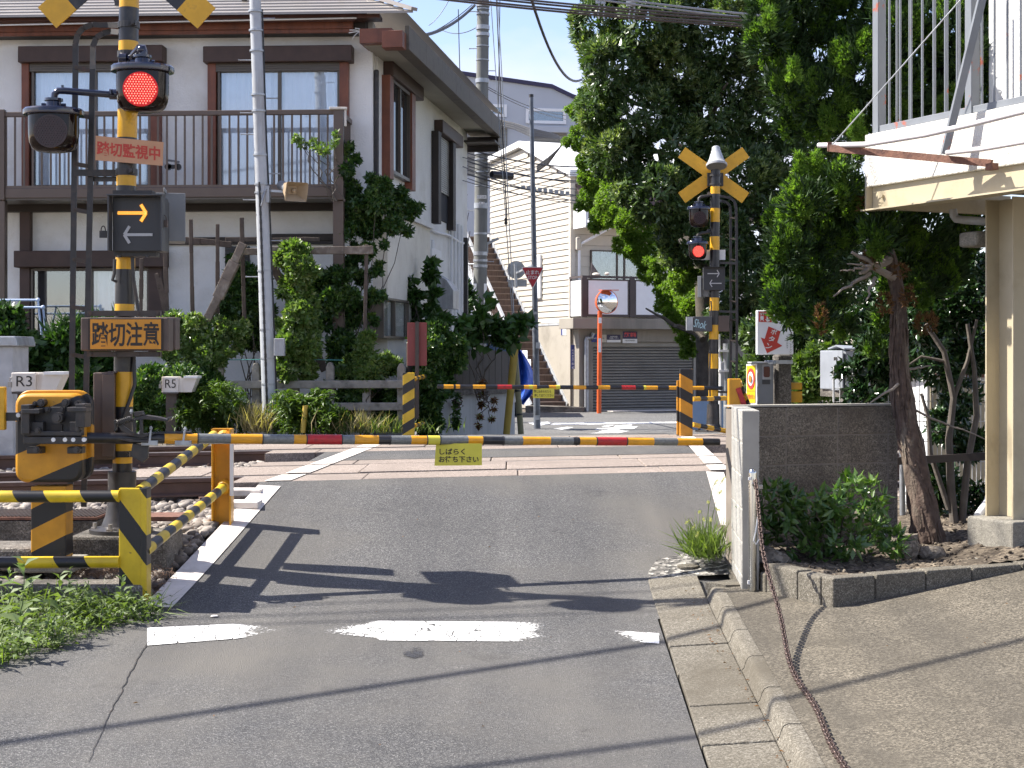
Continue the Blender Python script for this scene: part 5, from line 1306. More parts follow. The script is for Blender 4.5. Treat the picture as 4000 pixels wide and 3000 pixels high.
for i in range(5):
    a, c = fp_[i], fp_[i + 1]
    for k in range(3):
        x0, x1 = a[0] + (c[0] - a[0]) * k / 3, a[0] + (c[0] - a[0]) * (k + 1) / 3; y0_, y1_ = a[1] + (c[1] - a[1]) * k / 3, a[1] + (c[1] - a[1]) * (k + 1) / 3
        q = [W(x0, 848, y0_), W(x1 - 0.5, 848, y1_), W(x1 - 0.5, c[2], y1_), W(x0, a[2] + (c[2] - a[2]) * k / 3, y0_)]
        put(MB().prism(q, Vector((-0.02, 0.03, 0))), 'board', m_darkboard, bf)
tp = thing('tarpaulin', 'crumpled bright blue tarpaulin hung beside the stair foot', 'tarpaulin', W(1125, 880, 35))
b_ = MB(); rows = []
for i in range(13):
    t = i / 12; row = []
    for j in range(9):
        u = j / 8; vx0 = 1112 + 10 * t * (1 - t) + (4 * t); wd = 12 + 30 * math.sin(math.pi * min(1, t * 0.85)) * (1 if t < 0.8 else (1.1 - t) / 0.3)
        p = W(vx0 + wd * u * 0.9, 745 + 122 * t + 8 * u, 35 - 0.15 * math.sin(u * 9 + t * 4)); row.append(p)
    rows.append(row)
b_ = grid_mesh('sheet', rows, None); o = put(b_, 'sheet', mat('blue_tarp', (0.02, 0.08, 0.42), 0.4, vary=0.15), tp, smooth_=True)
sm = o.modifiers.new('solid', 'SOLIDIFY'); sm.thickness = 0.004
van = thing('parked_van', 'white van parked behind the leafy bush at the foot of the stair', 'van', W(1060, 850, 40))
b_ = MB(); p = W(1058, 780, 40); b_.box((p.x, 40.6, 0.32), (1.55, 3.2, 1.1)); b_.prism([(p.x - 0.72, 39.1, 0.87), (p.x + 0.72, 39.1, 0.87), (p.x + 0.66, 39.2, 1.42), (p.x - 0.66, 39.2, 1.42)], YV * 2.8); body = put(b_, 'body', m_white, van, bevel=0.05, seg=3)
b_ = MB(); b_.prism([(p.x - 0.62, 39.08, 0.93), (p.x + 0.62, 39.08, 0.93), (p.x + 0.57, 39.16, 1.34), (p.x - 0.57, 39.16, 1.34)], YV * 0.02); put(b_, 'rear_window', glass_dark('dark_car_glass', (0.03, 0.05, 0.09)), van)
b_ = MB(); b_.box((p.x, 38.98, 0.80), (1.5, 0.03, 0.04)); put(b_, 'trim_strip', m_redtape, van)
for s in (-1, 1):
    b_ = MB(); b_.box((p.x + 0.70 * s, 38.98, 0.55), (0.10, 0.05, 0.24)); put(b_, 'tail_light', m_redtape, van, bevel=0.01)
    b_ = MB(); b_.cyl((p.x + 0.6 * s, 39.6, -0.33), (p.x + 0.76 * s, 39.6, -0.33), 0.28, n=20); put(b_, 'wheel', m_blk, van, smooth_=True)
b_ = MB(); b_.box((p.x, 38.97, 0.02), (1.5, 0.08, 0.18)); put(b_, 'bumper', m_galvpaint, van, bevel=0.02)
# ================================================================ buildings
class Fac:
    """a vertical facade: point p0, horizontal direction d, outward normal n (towards us)"""
    def __init__(s, p0, d):
        s.p0 = Vector(p0); s.d = Vector(d).normalized(); n = s.d.cross(Z)
        s.n = n if n.dot(CAM - s.p0) > 0 else -n
    def pt(s, u, z, o=0.0): return s.p0 + s.d * u + s.n * o + Z * z
    def uz(s, vx, vy=765, o=0.0):
        p = hit(s.p0 + s.n * o, s.n, vx, vy); return (p - s.p0).dot(s.d), p.z
    def U(s, vx, o=0.0): return s.uz(vx, 700, o)[0]
    def Zv(s, vx, vy, o=0.0): return s.uz(vx, vy, o)[1]
    def ub(s, mb, u0, u1, z0, z1, o0, o1, mi=0):
        return mb.obox(s.pt(min(u0, u1), min(z0, z1), min(o0, o1)), s.d * abs(u1 - u0), s.n * abs(o1 - o0), Z * abs(z1 - z0), mi)
    def vb(s, mb, vx0, vy0, vx1, vy1, o0, o1, mi=0, zat=None):
        """box from view corners read on the outer plane o1; heights read at column zat"""
        c = (vx0 + vx1) / 2 if zat is None else zat
        return s.ub(mb, s.U(vx0, o1), s.U(vx1, o1), s.Zv(c, vy1, o1), s.Zv(c, vy0, o1), o0, o1, mi)
m_stucco = mat('white_stucco', (0.76, 0.76, 0.74), 0.9, vary=0.05, vscale=2, bump=0.8, bscale=38, dirt=(0.62, 0.60, 0.55), dscale=1.6, dlo=0.5, dhi=0.8)
m_stuccocream = mat('cream_stucco', (0.74, 0.71, 0.62), 0.9, vary=0.05, vscale=2, bump=0.7, bscale=35, dirt=(0.58, 0.54, 0.45), dscale=1.8, dlo=0.5, dhi=0.8)
m_brown = mat('brown_timber', (0.055, 0.030, 0.022), 0.55, vary=0.2, vscale=5, bump=0.15, bscale=40)
m_redwood = mat('red_brown_timber', (0.17, 0.055, 0.028), 0.5, vary=0.22, vscale=4, dirt=(0.09, 0.03, 0.018), dscale=7, streak=True)
m_darktimber = mat('dark_timber', (0.025, 0.018, 0.015), 0.6, vary=0.2, vscale=5)
m_alu = mat('bronze_aluminium', (0.115, 0.085, 0.068), 0.42, metal=0.25, vary=0.06)
m_winframe = mat('window_bronze', (0.10, 0.085, 0.07), 0.4, metal=0.3, vary=0.06)
m_glass = window_glass('clear_glass')
m_curtain = mat('white_net_curtain', (0.78, 0.81, 0.86), 0.9, vary=0.05)
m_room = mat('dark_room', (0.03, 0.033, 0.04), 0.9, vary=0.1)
m_roof = mat('light_metal_roof', (0.30, 0.275, 0.25), 0.42, metal=0.2, vary=0.06, vscale=2)
m_gutter = mat('weathered_gutter', (0.12, 0.105, 0.085), 0.7, vary=0.2, vscale=4, dirt=(0.06, 0.05, 0.045), dscale=4)
m_gutterbr = mat('brown_gutter', (0.10, 0.045, 0.035), 0.3, vary=0.12)
m_louver = mat('dark_louver', (0.045, 0.045, 0.046), 0.55, vary=0.1)
m_shutter = mat('grey_roller_shutter', (0.25, 0.24, 0.215), 0.45, metal=0.2, vary=0.06, dirt=(0.18, 0.17, 0.15), dscale=1.5, dlo=0.5, dhi=0.8)

def curtain(fac, u0, u1, z0, z1, o, parent, fold=0.10, m=None):
    b_ = MB(); n = max(8, int((u1 - u0) / 0.035)); rows = [[], []]
    for i in range(n + 1):
        u = u0 + (u1 - u0) * i / n; w = 0.016 * math.sin(u / fold * 6.28 + 2 * math.sin(u * 3)) + 0.008 * math.sin(u * 23)
        rows[0].append(fac.pt(u, z0, o + w)); rows[1].append(fac.pt(u, z1, o + w * 0.6))
    b_ = grid_mesh('curtain', rows, None); return put(b_, 'curtain', m or m_curtain, parent, smooth_=True)
def window(fac, vx0, vy0, vx1, vy1, mull, parent, cur=True, o=0.11, fr=0.035, zat=None, m=None, nm='window', curm=None):
    c = (vx0 + vx1) / 2 if zat is None else zat
    u0, u1 = fac.U(vx0, o), fac.U(vx1, o)
    if u0 > u1: u0, u1 = u1, u0
    z1, z0 = fac.Zv(c, vy0, o), fac.Zv(c, vy1, o); m = m or m_winframe
    b_ = MB()
    fac.ub(b_, u0, u1, z1 - fr, z1, 0.0, o); fac.ub(b_, u0, u1, z0, z0 + fr, 0.0, o)
    fac.ub(b_, u0, u0 + fr, z0 + fr, z1 - fr, 0.0, o); fac.ub(b_, u1 - fr, u1, z0 + fr, z1 - fr, 0.0, o)
    us = [u0 + fr]
    for v in mull:
        um = fac.U(v, o); fac.ub(b_, um - fr * 0.7, um + fr * 0.7, z0 + fr, z1 - fr, 0.04, o - 0.012); us.append(um)
    us.append(u1 - fr)
    w = put(b_, nm, m, parent, bevel=0.003)
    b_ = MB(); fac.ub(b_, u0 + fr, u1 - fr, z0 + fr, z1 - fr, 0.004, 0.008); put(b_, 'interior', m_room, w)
    for a, c2 in zip(us[:-1], us[1:]):
        b_ = MB(); fac.ub(b_, a + 0.012, c2 - 0.012, z0 + fr, z1 - fr, o - 0.045, o - 0.04); put(b_, 'pane', m_glass, w)
    if cur: curtain(fac, u0 + fr + 0.01, u1 - fr - 0.01, z0 + fr, z1 - fr - 0.01, 0.036, w, m=curm)
    return w

# ---------------------------------------------------------------- left house
HC = Vector((-2.05, 22.6, 0))
HF = Fac(HC, (1, -0.05, 0)); HS = Fac(HC, (0.14, 1, 0))
hs = thing('white_house', 'white two storey house with brown balcony and timber trims behind the tracks', 'house', (HC.x, HC.y, 0))
ZE = 5.50; ZT = 5.9
m_sideup = mat('shaded_soffit', (0.34, 0.32, 0.27), 0.9, vary=0.1, vscale=2)  # house stucco, darkened in colour for the shade under the eave
b_ = MB(); HF.ub(b_, -12, 0, -0.3, ZT, -0.3, 0); HS.ub(b_, 0.31, 8.3, -0.3, ZE + 0.1, -0.3, -0.0)
put(b_, 'wall', m_stucco, hs)
b_ = MB(); HS.ub(b_, 0.02, 3.3, 0.35, 3.1, 0.0, 0.22); put(b_, 'wall', m_stuccocream, hs, label='cream rendered projecting wall on the side of the ground floor')
b_ = MB(); HS.ub(b_, 0.0, 3.34, 3.1, 3.18, 0.0, 0.28); put(b_, 'ledge', m_stucco, hs)
# upper windows on the front
for a, mu in ((( 68, 138, 326, 404), [205]), ((470, 140, 734, 404), [603])):
    window(HF, *a, mu, hs)
for vx0, vx1 in ((38, 351), (438, 760)):
    b_ = MB(); HF.vb(b_, vx0, 98, vx1, 133, 0.0, 0.24); put(b_, 'shutter_case', m_brown, hs, bevel=0.012)
for vx0, vx1 in ((46, 62), (325, 345), (448, 466), (733, 752)):
    b_ = MB(); HF.vb(b_, vx0, 133.5, vx1, 404, 0.0, 0.14); put(b_, 'side_trim', m_redwood, hs, bevel=0.006)
for vx0, vx1 in ((64, 330), (466, 733)):
    b_ = MB(); HF.vb(b_, vx0, 133.5, vx1, 154, 0.0, 0.125)
    for k in range(4): HF.vb(b_, vx0, 135 + 5 * k, vx1, 137.5 + 5 * k, 0.12, 0.14)
    put(b_, 'shutter_roll', m_winframe, hs)
# eaves on the front: soffit, timber fascia, gutter and roof courses
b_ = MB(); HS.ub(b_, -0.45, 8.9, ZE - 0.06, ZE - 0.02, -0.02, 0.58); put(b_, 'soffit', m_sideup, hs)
b_ = MB(); HF.vb(b_, -170, 30, 790, 76, 0.0, 0.25); put(b_, 'eave_board', m_darktimber, hs)
b_ = MB(); HF.vb(b_, -150, 48, 762, 66, 0.27, 0.34); HF.vb(b_, -150, 66.5, 762, 75, 0.255, 0.31); put(b_, 'fascia', m_redwood, hs, bevel=0.006)
b_ = MB(); a = HF.pt(HF.U(-150, .45), HF.Zv(300, 46, 0.45), 0.45); c = HF.pt(HF.U(765, .45), HF.Zv(300, 46, 0.45), 0.45); b_.cyl(a, c, 0.035, n=12); HF.vb(b_, -150, 35, 820, 43, 0.255, 0.56); put(b_, 'gutter', m_gutterbr, hs, smooth_=True)
b_ = MB(); b_.tube([HF.pt(HF.U(0, .58), HF.Zv(300, 51, .58), 0.58), HF.pt(HF.U(770, .58), HF.Zv(300, 44, .58), 0.58)], 0.012, 8); put(b_, 'eave_cable', m_white, hs, smooth_=True)
zr0 = HF.Zv(300, 33, 0.72); pitch = 0.50
def roof_pt(u, k): return HF.pt(u, zr0 + k * pitch, 0.72 - k)
b_ = MB(); n = 22; step = 0.16
for i in range(n):
    k0, k1 = i * step, (i + 1) * step
    ur0, ur1 = 0.68 - k0, 0.68 - k1
    q = [roof_pt(-12, k0) + Z * 0.028, roof_pt(ur0, k0) + Z * 0.028, roof_pt(ur1, k1) + Z * 0.004, roof_pt(-12, k1) + Z * 0.004]
    b_.poly(q); b_.poly([roof_pt(-12, k0) - Z * 0.008, roof_pt(ur0, k0) - Z * 0.008, roof_pt(ur0, k0) + Z * 0.028, roof_pt(-12, k0) + Z * 0.028])
rf = put(b_, 'roof', m_roof, hs)
b_ = MB(); n = 22
for i in range(n):
    k0, k1 = i * step, (i + 1) * step
    f = lambda u, k: HS.pt(u, zr0 + k * pitch, 0.62 - k)
    b_.poly([f(-0.70 + k0, k0) + Z * 0.028, f(9.0, k0) + Z * 0.028, f(9.0, k1) + Z * 0.004, f(-0.70 + k1, k1) + Z * 0.004])
put(b_, 'roof', m_roof, hs)
b_ = MB(); b_.beam(roof_pt(0.70, -0.02) + Z * 0.05, roof_pt(0.68 - 3.4, 3.4) + Z * 0.05, 0.11, 0.05); put(b_, 'hip_ridge', m_roof, rf)
for vx, vy in ((62, 5), (110, 12), (245, 13), (324, 5), (455, 3), (515, 10), (588, 1), (646, 9), (725, 9)):
    b_ = MB(); k = 0.35 + 0.9 * max(0, (14 - vy)) / 14; u = HF.U(vx, 0.5); p = roof_pt(u, k); b_.box(p + Z * 0.06, (0.075, 0.04, 0.06)); b_.box(p + Z * 0.10 - YV * 0.01, (0.10, 0.02, 0.02)); put(b_, 'snow_guard', m_blkdull, rf)
b_ = MB(); p = roof_pt(HF.U(620, .5), 1.15); b_.sphere(p + Z * 0.1, 0.16, 14, sq=(1, 1, 0.8)); put(b_, 'roof_vent', m_blkdull, rf, smooth_=True)
# side eave: deep weathered gutter board sloping away
b_ = MB(); zt, zb = ZE + 0.22, ZE - 0.12
for i in range(7):
    u0 = -0.45 + i * 1.3; HS.ub(b_, u0 + (0.006 if i else 0), u0 + 1.3, zb, zt, 0.58, 0.64)
    HS.ub(b_, u0 + 0.006, u0 + 1.3, zb - 0.012, zb, 0.46, 0.65)
put(b_, 'side_gutter', m_gutter, hs, bevel=0.006)
b_ = MB(); HS.ub(b_, -0.72, -0.46, ZE - 0.14, ZE + 0.10, 0.3, 0.60); HS.ub(b_, -0.62, -0.05, ZE - 0.05, ZE + 0.16, -0.05, 0.42); put(b_, 'fascia', m_redwood, hs, bevel=0.006)
b_ = MB(); HS.ub(b_, 8.5, 8.56, ZE - 0.42, ZE - 0.12, -0.2, 0.6); HS.ub(b_, 7.9, 8.9, ZE - 0.30, ZE - 0.26, 0.0, 0.62); put(b_, 'rear_fascia', m_darktimber, hs)
b_ = MB(); p = HF.pt(HF.U(776, .4), HF.Zv(776, 75, .4), 0.4)
for k in range(9):
    a = RND.uniform(0, 6.28); b_.tube([p + Z * 0.05, p + Vector((0.08 * math.cos(a), -0.02, 0.08 * math.sin(a))), p + Vector((0.15 * math.cos(a + 0.5), -0.02, 0.12 * math.sin(a) - 0.03))], 0.008, 6)
put(b_, 'wire_knot', m_white, hs)
b_ = MB(); HS.ub(b_, 0.06, 0.13, 3.18, ZE - 0.3, 0.0, 0.07); HS.ub(b_, 7.75, 7.86, 0.3, 3.3, 0.0, 0.10); put(b_, 'downpipe', m_blkdull, hs, bevel=0.02, each=1)
# side windows, upper floor
def side_win(n0, n1, top, bot, casey, glassy, post_m, shutter):
    b_ = MB(); HS.ub(b_, HS.U(n0, 0.16), HS.U(n1, 0.16), HS.Zv(n0, casey[1], 0.16), HS.Zv(n0, casey[0], 0.16), 0, 0.16); put(b_, 'shutter_case', m_brown, hs, bevel=0.012)
    u0, u1 = HS.U(glassy[0], 0.11), HS.U(glassy[1], 0.11); z1 = HS.Zv(n0, casey[1], 0.16) - 0.004; z0 = HS.Zv(glassy[0], bot, 0.11)
    b_ = MB(); HS.ub(b_, u0 - 0.26, u0, z0 - 0.12, z1, 0, 0.13); put(b_, 'side_trim', post_m, hs, bevel=0.006)
    b_ = MB(); HS.ub(b_, u1, u1 + 0.28, z0 - 0.12, z1, 0, 0.13); put(b_, 'side_trim', post_m, hs, bevel=0.006)
    if shutter:
        w = MB(); HS.ub(w, u0, u1, z0 + 0.5, z1, 0.0, 0.03); o = put(w, 'shutter', m_louver, hs)
        n = 26; b2 = MB(); HS.ub(b2, u0, u1, 0, (z1 - z0 - 0.5) / n * 0.8, 0.03, 0.05)
        sl = b2.mesh('slat', m_shutter, HS.pt(u0, 0, 0.03))
        for i in range(n): piece(sl, 'slat', o, HS.pt(u0, z0 + 0.5 + (z1 - z0 - 0.5) * i / n, 0.03) )
        b_ = MB(); HS.ub(b_, u0, u1, z0, z0 + 0.5, 0.0, 0.02); put(b_, 'window', m_room, hs)
    else:
        f = MB(); fr = 0.05
        HS.ub(f, u0, u1, z0, z0 + fr, 0, 0.1); HS.ub(f, u0, u1, z1 - fr, z1, 0, 0.1); HS.ub(f, u0, u0 + fr, z0, z1, 0, 0.099); HS.ub(f, u1 - fr, u1, z0, z1, 0, 0.099); um = (u0 + u1) / 2; HS.ub(f, um - 0.03, um + 0.03, z0, z1, 0.02, 0.09)
        w = put(f, 'window', m_winframe, hs)
        for a, c in ((u0 + fr, um - 0.03), (um + 0.03, u1 - fr)):
            g_ = MB(); HS.ub(g_, a, c, z0 + fr, z1 - fr, 0.045, 0.05); put(g_, 'pane', glass_dark('dark_window_glass', (0.018, 0.022, 0.025), 0.03), w)
side_win(850, 916, 0, 372, (132, 163), (848, 888), m_redwood, False)
side_win(957, 1001, 0, 470, (258, 286), (951, 977), m_darktimber, True)
# ground floor side: small sliding window, pipes, meter, range hood
w = window(HS, 829, 641, 884, 730, [856], hs, cur=False, o=0.30, zat=829)
b_ = MB(); HS.ub(b_, HS.U(829, .3) - 0.1, HS.U(884, .3) + 0.05, 0.62, 0.70, 0.2, 0.42); put(b_, 'sill', m_stuccocream, hs)
b_ = MB()
for vx, r in ((935, 0.03), (975, 0.03), (983, 0.03), (990, 0.04), (997, 0.035)):
    u = HS.U(vx, 0.05); b_.cyl(HS.pt(u, 0, 0.05), HS.pt(u, 3.0 if vx < 960 else 3.5, 0.05), r, n=10)
put(b_, 'side_pipe', m_whiteflat, hs, smooth_=True, each=1)
b_ = MB(); u0, u1 = HS.U(895, 0.04), HS.U(1000, 0.04); b_.tube([HS.pt(u0 + (u1 - u0) * i / 12, HS.Zv(895, 480, .04) + 0.02 * math.sin(i), 0.05) for i in range(13)], 0.025, 8); put(b_, 'side_duct', m_whiteflat, hs, smooth_=True)
b_ = MB(); HS.vb(b_, 934, 535, 954, 553, 0.0, 0.25, zat=934); put(b_, 'meter_box', m_whiteflat, hs, bevel=0.01)
u0 = HS.U(952, 0.2); z1 = HS.Zv(952, 590, 0.2)
b_ = MB(); b_.prism([HS.pt(u0, z1, 0), HS.pt(u0, z1, 0.1), HS.pt(u0, z1 - 0.12, 0.3), HS.pt(u0, z1 - 0.3, 0.42), HS.pt(u0, z1 - 0.62, 0.42), HS.pt(u0, z1 - 0.62, 0)], HS.d * 0.6); put(b_, 'vent_hood', m_galv, hs)
b_ = MB(); HS.vb(b_, 902, 628, 913, 695, 0.0, 0.06, zat=902)
for i in range(9): HS.vb(b_, 903, 632 + 7 * i, 912, 635 + 7 * i, 0.06, 0.085, zat=902)
put(b_, 'louver_window', m_louver, hs)
b_ = MB(); HS.vb(b_, 955, 646, 974, 688, 0.0, 0.05, zat=955)
for i in range(6): HS.vb(b_, 956, 649 + 6.5 * i, 973, 652 + 6.5 * i, 0.05, 0.1, zat=955)
put(b_, 'louver_window', m_boxgrey2, hs)
# balcony: slab, railing with separate bars, posts
OB = 0.95
bal = MB(); HF.vb(bal, -160, 405, 741, 427, 0.0, OB); balc = put(bal, 'balcony', m_alu, hs, bevel=0.01)
b_ = MB(); HF.vb(b_, -160, 427.5, 741, 431, 0.3, OB - 0.02); put(b_, 'drip_edge', m_winframe, balc)
b_ = MB(); HF.vb(b_, -160, 428, 741, 456, 0.02, 0.16); put(b_, 'under_balcony_band', m_darktimber, hs)  # dark band along the wall just below the balcony slab
b_ = MB(); HF.vb(b_, -160, 239.5, 738, 250, OB - 0.07, OB); put(b_, 'hand_rail', m_alu, balc, bevel=0.008)
b_ = MB(); HF.vb(b_, -160, 400, 738, 405, OB - 0.05, OB - 0.01); put(b_, 'bottom_rail', m_alu, balc)
zb0, zb1 = HF.Zv(300, 400.5, OB), HF.Zv(300, 249.5, OB)
b_ = MB(); b_.box((0, 0, (zb1 - zb0) / 2), (0.026, 0.022, zb1 - zb0)); barm = b_.mesh('bar', m_alu)
vx = 725 - 17
while vx > -100:
    if not (0 < vx < 6): piece(barm, 'bar', balc, HF.pt(HF.U(vx, OB - 0.03), zb0, OB - 0.03))
    vx -= 19.3
for vx0, vx1, vy1 in ((720, 741, 432), (-2, 9, 432)):
    b_ = MB(); HF.vb(b_, vx0, 236, vx1, vy1, OB - 0.06, OB + 0.03); put(b_, 'rail_post', m_alu, balc, bevel=0.008)
b_ = MB(); p = HF.pt(HF.U(730, OB + 0.03), HF.Zv(730, 234, OB + 0.03), OB - 0.0); b_.box(p, (0.25, 0.12, 0.035), rz=0.1); b_.box(p + Vector((0.1, 0, -0.12)), (0.03, 0.05, 0.26)); put(b_, 'torn_tape', m_creambox, balc, bevel=0.008)
ue = HF.U(735, OB)
b_ = MB(); a, c = HF.pt(ue, HF.Zv(735, 244, OB), OB), HF.pt(ue, HF.Zv(735, 244, OB), 0.05); b_.beam(a, c, 0.06, 0.07); put(b_, 'hand_rail', m_alu, balc)
for i in range(8): piece(barm, 'bar', balc, HF.pt(ue, zb0, OB - 0.08 - i * 0.11))
b_ = MB(); HF.vb(b_, 719, 432.5, 742, 790, OB - 0.14, OB - 0.02); put(b_, 'balcony_post', m_alu, hs, bevel=0.01)
b_ = MB(); HF.vb(b_, -6, 432.5, 10, 760, OB - 0.14, OB - 0.02); put(b_, 'balcony_post', m_alu, hs, bevel=0.01)
# ground floor front
for vx0, vx1 in ((42, 64), (320, 350)):
    b_ = MB(); HF.vb(b_, vx0, 456.5, vx1, 760, 0.0, 0.13); put(b_, 'side_trim', m_brown, hs, bevel=0.006)
b_ = MB(); HF.vb(b_, 29, 541, 355, 577, 0.0, 0.26); put(b_, 'shutter_case', m_brown, hs, bevel=0.012)
w = window(HF, 66, 580, 322, 718, [196], hs, cur=False); curtain(HF, HF.U(203), HF.U(262), HF.Zv(240, 716), HF.Zv(240, 586), 0.036, w)
b_ = MB(); HF.vb(b_, 486, 532, 538, 720, 0.0, 0.05)
lv = put(b_, 'louver_window', m_louver, hs)
b_ = MB()
for i in range(22): HF.vb(b_, 488, 535 + 8 * i, 536, 540 + 8 * i, 0.05, 0.075)
put(b_, 'slat', m_louver, lv, each=1)
b_ = MB(); HF.vb(b_, 300, 512, 725, 528, 0.0, 0.06); HF.vb(b_, 560, 505, 725, 519, 0.06, 0.09); put(b_, 'trim_board', m_darktimber, hs)
# things on the balcony and yard of the house
sc_ = thing('kick_scooter', 'folded kick scooter with dark wheels leaning on the balcony', 'scooter', HF.pt(HF.U(380, .4), HF.Zv(380, 402, .4), 0.4))
b_ = MB(); p0, p1 = HF.pt(HF.U(385, .4), HF.Zv(380, 402, .4), 0.4), HF.pt(HF.U(374, .4), HF.Zv(380, 350, .4), 0.4); b_.cyl(p0, p1, 0.018, n=10); put(b_, 'stem', m_white, sc_, smooth_=True)
b_ = MB(); b_.cyl(p1 - X * 0.09 + Z * 0.03, p1 + X * 0.09 + Z * 0.0, 0.016, n=10); put(b_, 'handlebar', m_boxgrey2, sc_, smooth_=True)
b_ = MB()
for s in (-1, 1): b_.cyl(p1 + X * 0.07 * s - Z * 0.07 - YV * 0.02, p1 + X * 0.07 * s - Z * 0.07 + YV * 0.02, 0.05, n=16)
b_.box(p1 - Z * 0.07, (0.14, 0.04, 0.06)); put(b_, 'wheel', m_blk, sc_, smooth_=True, each=1)
dr = thing('drying_rack', 'pale blue and white drying rack in front of the ground floor window', 'drying rack', W(70, 750, 21.3))
b_ = MB(); m_rack = mat('pale_blue_tube', (0.42, 0.52, 0.70), 0.4, vary=0.05)
for v, x1, Y in ((648, 82, 21.4), (664, 93, 21.2)):
    b_.cyl(W(-120, v + 0.5, Y), W(x1, v, Y), 0.017, n=10); b_.sphere(W(x1, v, Y), 0.032, 10); b_.cyl(W(x1, v, Y), W(x1 + 10, v + 90, Y), 0.015, n=10); b_.cyl(W(x1 - 110, v, Y), W(x1 - 130, v + 90, Y), 0.015, n=10)
put(b_, 'frame', m_rack, dr, smooth_=True)

# ---------------------------------------------------------------- house over the garage, with outside stair
K = Vector((1.66, 43, 0)); GL = Fac(K, (-0.371, 0.928, 0)); GR = Fac(K, (0.928, 0.371, 0))
gh = thing('garage_house', 'cream boarded house above a concrete garage with white panelled balcony', 'house', (K.x, K.y, -0.6))
m_siding = mat('cream_siding', (0.47, 0.43, 0.36), 0.6, vary=0.03, vscale=1.2, dirt=(0.40, 0.36, 0.30), dscale=0.8, dlo=0.5, dhi=0.8)
m_sidinggrey = mat('warm_grey_siding', (0.62, 0.57, 0.48), 0.6, vary=0.03)
m_garconc = mat('garage_concrete', (0.27, 0.245, 0.205), 0.9, vary=0.08, vscale=1.0, bump=0.2, bscale=30, dirt=(0.13, 0.12, 0.10), dscale=0.9, dlo=0.48, dhi=0.72, streak=True)
m_baseconc = mat('base_render', (0.34, 0.31, 0.26), 0.9, vary=0.06, vscale=1.0, dirt=(0.22, 0.20, 0.165), dscale=1.2, dlo=0.5, dhi=0.75)
u_pk, z_pk = GL.uz(1130, 322); u_l, z_l = GL.uz(1060, 352); z_r = GL.Zv(1234, 375); zsid = GL.Zv(1230, 696)
UL = max(6.3, u_l)
def gz_(u): return z_r + (z_pk - z_r) * u / u_pk if u < u_pk else z_pk + (z_l - z_pk) * (u - u_pk) / (UL - u_pk)
b_ = MB(); b_.prism([GL.pt(0, -0.6, -0.02), GL.pt(UL, -0.6, -0.02), GL.pt(UL, z_l, -0.02), GL.pt(u_pk, z_pk, -0.02), GL.pt(0, z_r, -0.02)], -GL.n * 0.2)
GR.ub(b_, 0.04, 5.6, -0.6, 4.9, -0.25, -0.02)
put(b_, 'wall', m_siding, gh)
z = zsid; nb = 0; bh = 0.172
while z < z_pk - 0.05:
    zt = min(z + bh - 0.008, z_pk)
    ua = 0.09; ub_ = UL - 0.02
    if zt > z_r: ua = max(ua, u_pk * (zt - z_r) / (z_pk - z_r))
    if zt > z_l: ub_ = min(ub_, u_pk + (z_pk - zt) / max(0.01, z_pk - z_l) * (UL - u_pk))
    if ub_ - ua > 0.1:
        q = [GL.pt(ua, z, 0.0), GL.pt(ua, z, 0.034), GL.pt(ua, zt, 0.008), GL.pt(ua, zt, 0.0)]
        put(MB().prism(q, GL.d * (ub_ - ua)), 'siding_board', m_siding, gh)
    z += bh
b_ = MB(); GL.ub(b_, -0.03, 0.085, zsid - 0.05, z_r + 0.1, 0.0, 0.04); GR.ub(b_, -0.02, 0.10, zsid - 0.05, z_r, -0.01, 0.035); put(b_, 'corner_trim', m_sidinggrey, gh)
b_ = MB(); GL.ub(b_, 0.0, UL, zsid - 0.07, zsid - 0.01, 0.0, 0.05); put(b_, 'drip_trim', m_galvpaint, gh)
b_ = MB(); GL.ub(b_, -0.0, 3.6, -0.62, zsid - 0.075, 0.0, 0.035); put(b_, 'base_wall', m_baseconc, gh)
b_ = MB(); b_.prism([GL.pt(-0.25, z_r - 0.10, 0.15), GL.pt(u_pk, z_pk + 0.06, 0.15), GL.pt(UL + 0.3, z_l - 0.02, 0.15), GL.pt(UL + 0.3, z_l + 0.14, 0.15), GL.pt(u_pk, z_pk + 0.24, 0.15), GL.pt(-0.25, z_r + 0.08, 0.15)], -GL.n * 5); put(b_, 'roof', m_whiteflat, gh)
# pent roof, gutter and upper wall on the right face
zg0 = GR.Zv(1300, 472, 0.9); zg1 = GR.Zv(1260, 398, 0.0)
for i in range(9):
    t0, t1 = i / 9, (i + 1) / 9
    b_ = MB(); q = [GR.pt(0.12, zg0 + (zg1 - zg0) * t0 + 0.02, 0.95 * (1 - t0)), GR.pt(5.8, zg0 + (zg1 - zg0) * t0 + 0.02, 0.95 * (1 - t0)), GR.pt(5.8, zg0 + (zg1 - zg0) * t1, 0.95 * (1 - t1)), GR.pt(0.12, zg0 + (zg1 - zg0) * t1, 0.95 * (1 - t1))]
    b_.prism(q, -Z * 0.035); put(b_, 'roof_course', mat('brown_roof_shingle', (0.14, 0.095, 0.08), 0.8, vary=0.12, vscale=6, bump=0.3, bscale=30) if i == 0 else bpy.data.materials['brown_roof_shingle'], gh)
b_ = MB(); GR.ub(b_, 0.08, 5.8, zg0 - 0.13, zg0 - 0.02, 0.82, 0.98); GR.ub(b_, 0.02, 0.12, zg0 - 0.25, zg0 + 0.3, 0.1, 0.9); put(b_, 'gutter', m_whiteflat, gh, bevel=0.01)
b_ = MB(); GR.ub(b_, 0.1, 5.8, zg0 - 0.10, zg0 - 0.07, 0.0, 0.82); put(b_, 'soffit', m_sidinggrey, gh)
zf = GR.Zv(1300, 690, 0.9)
z = zf
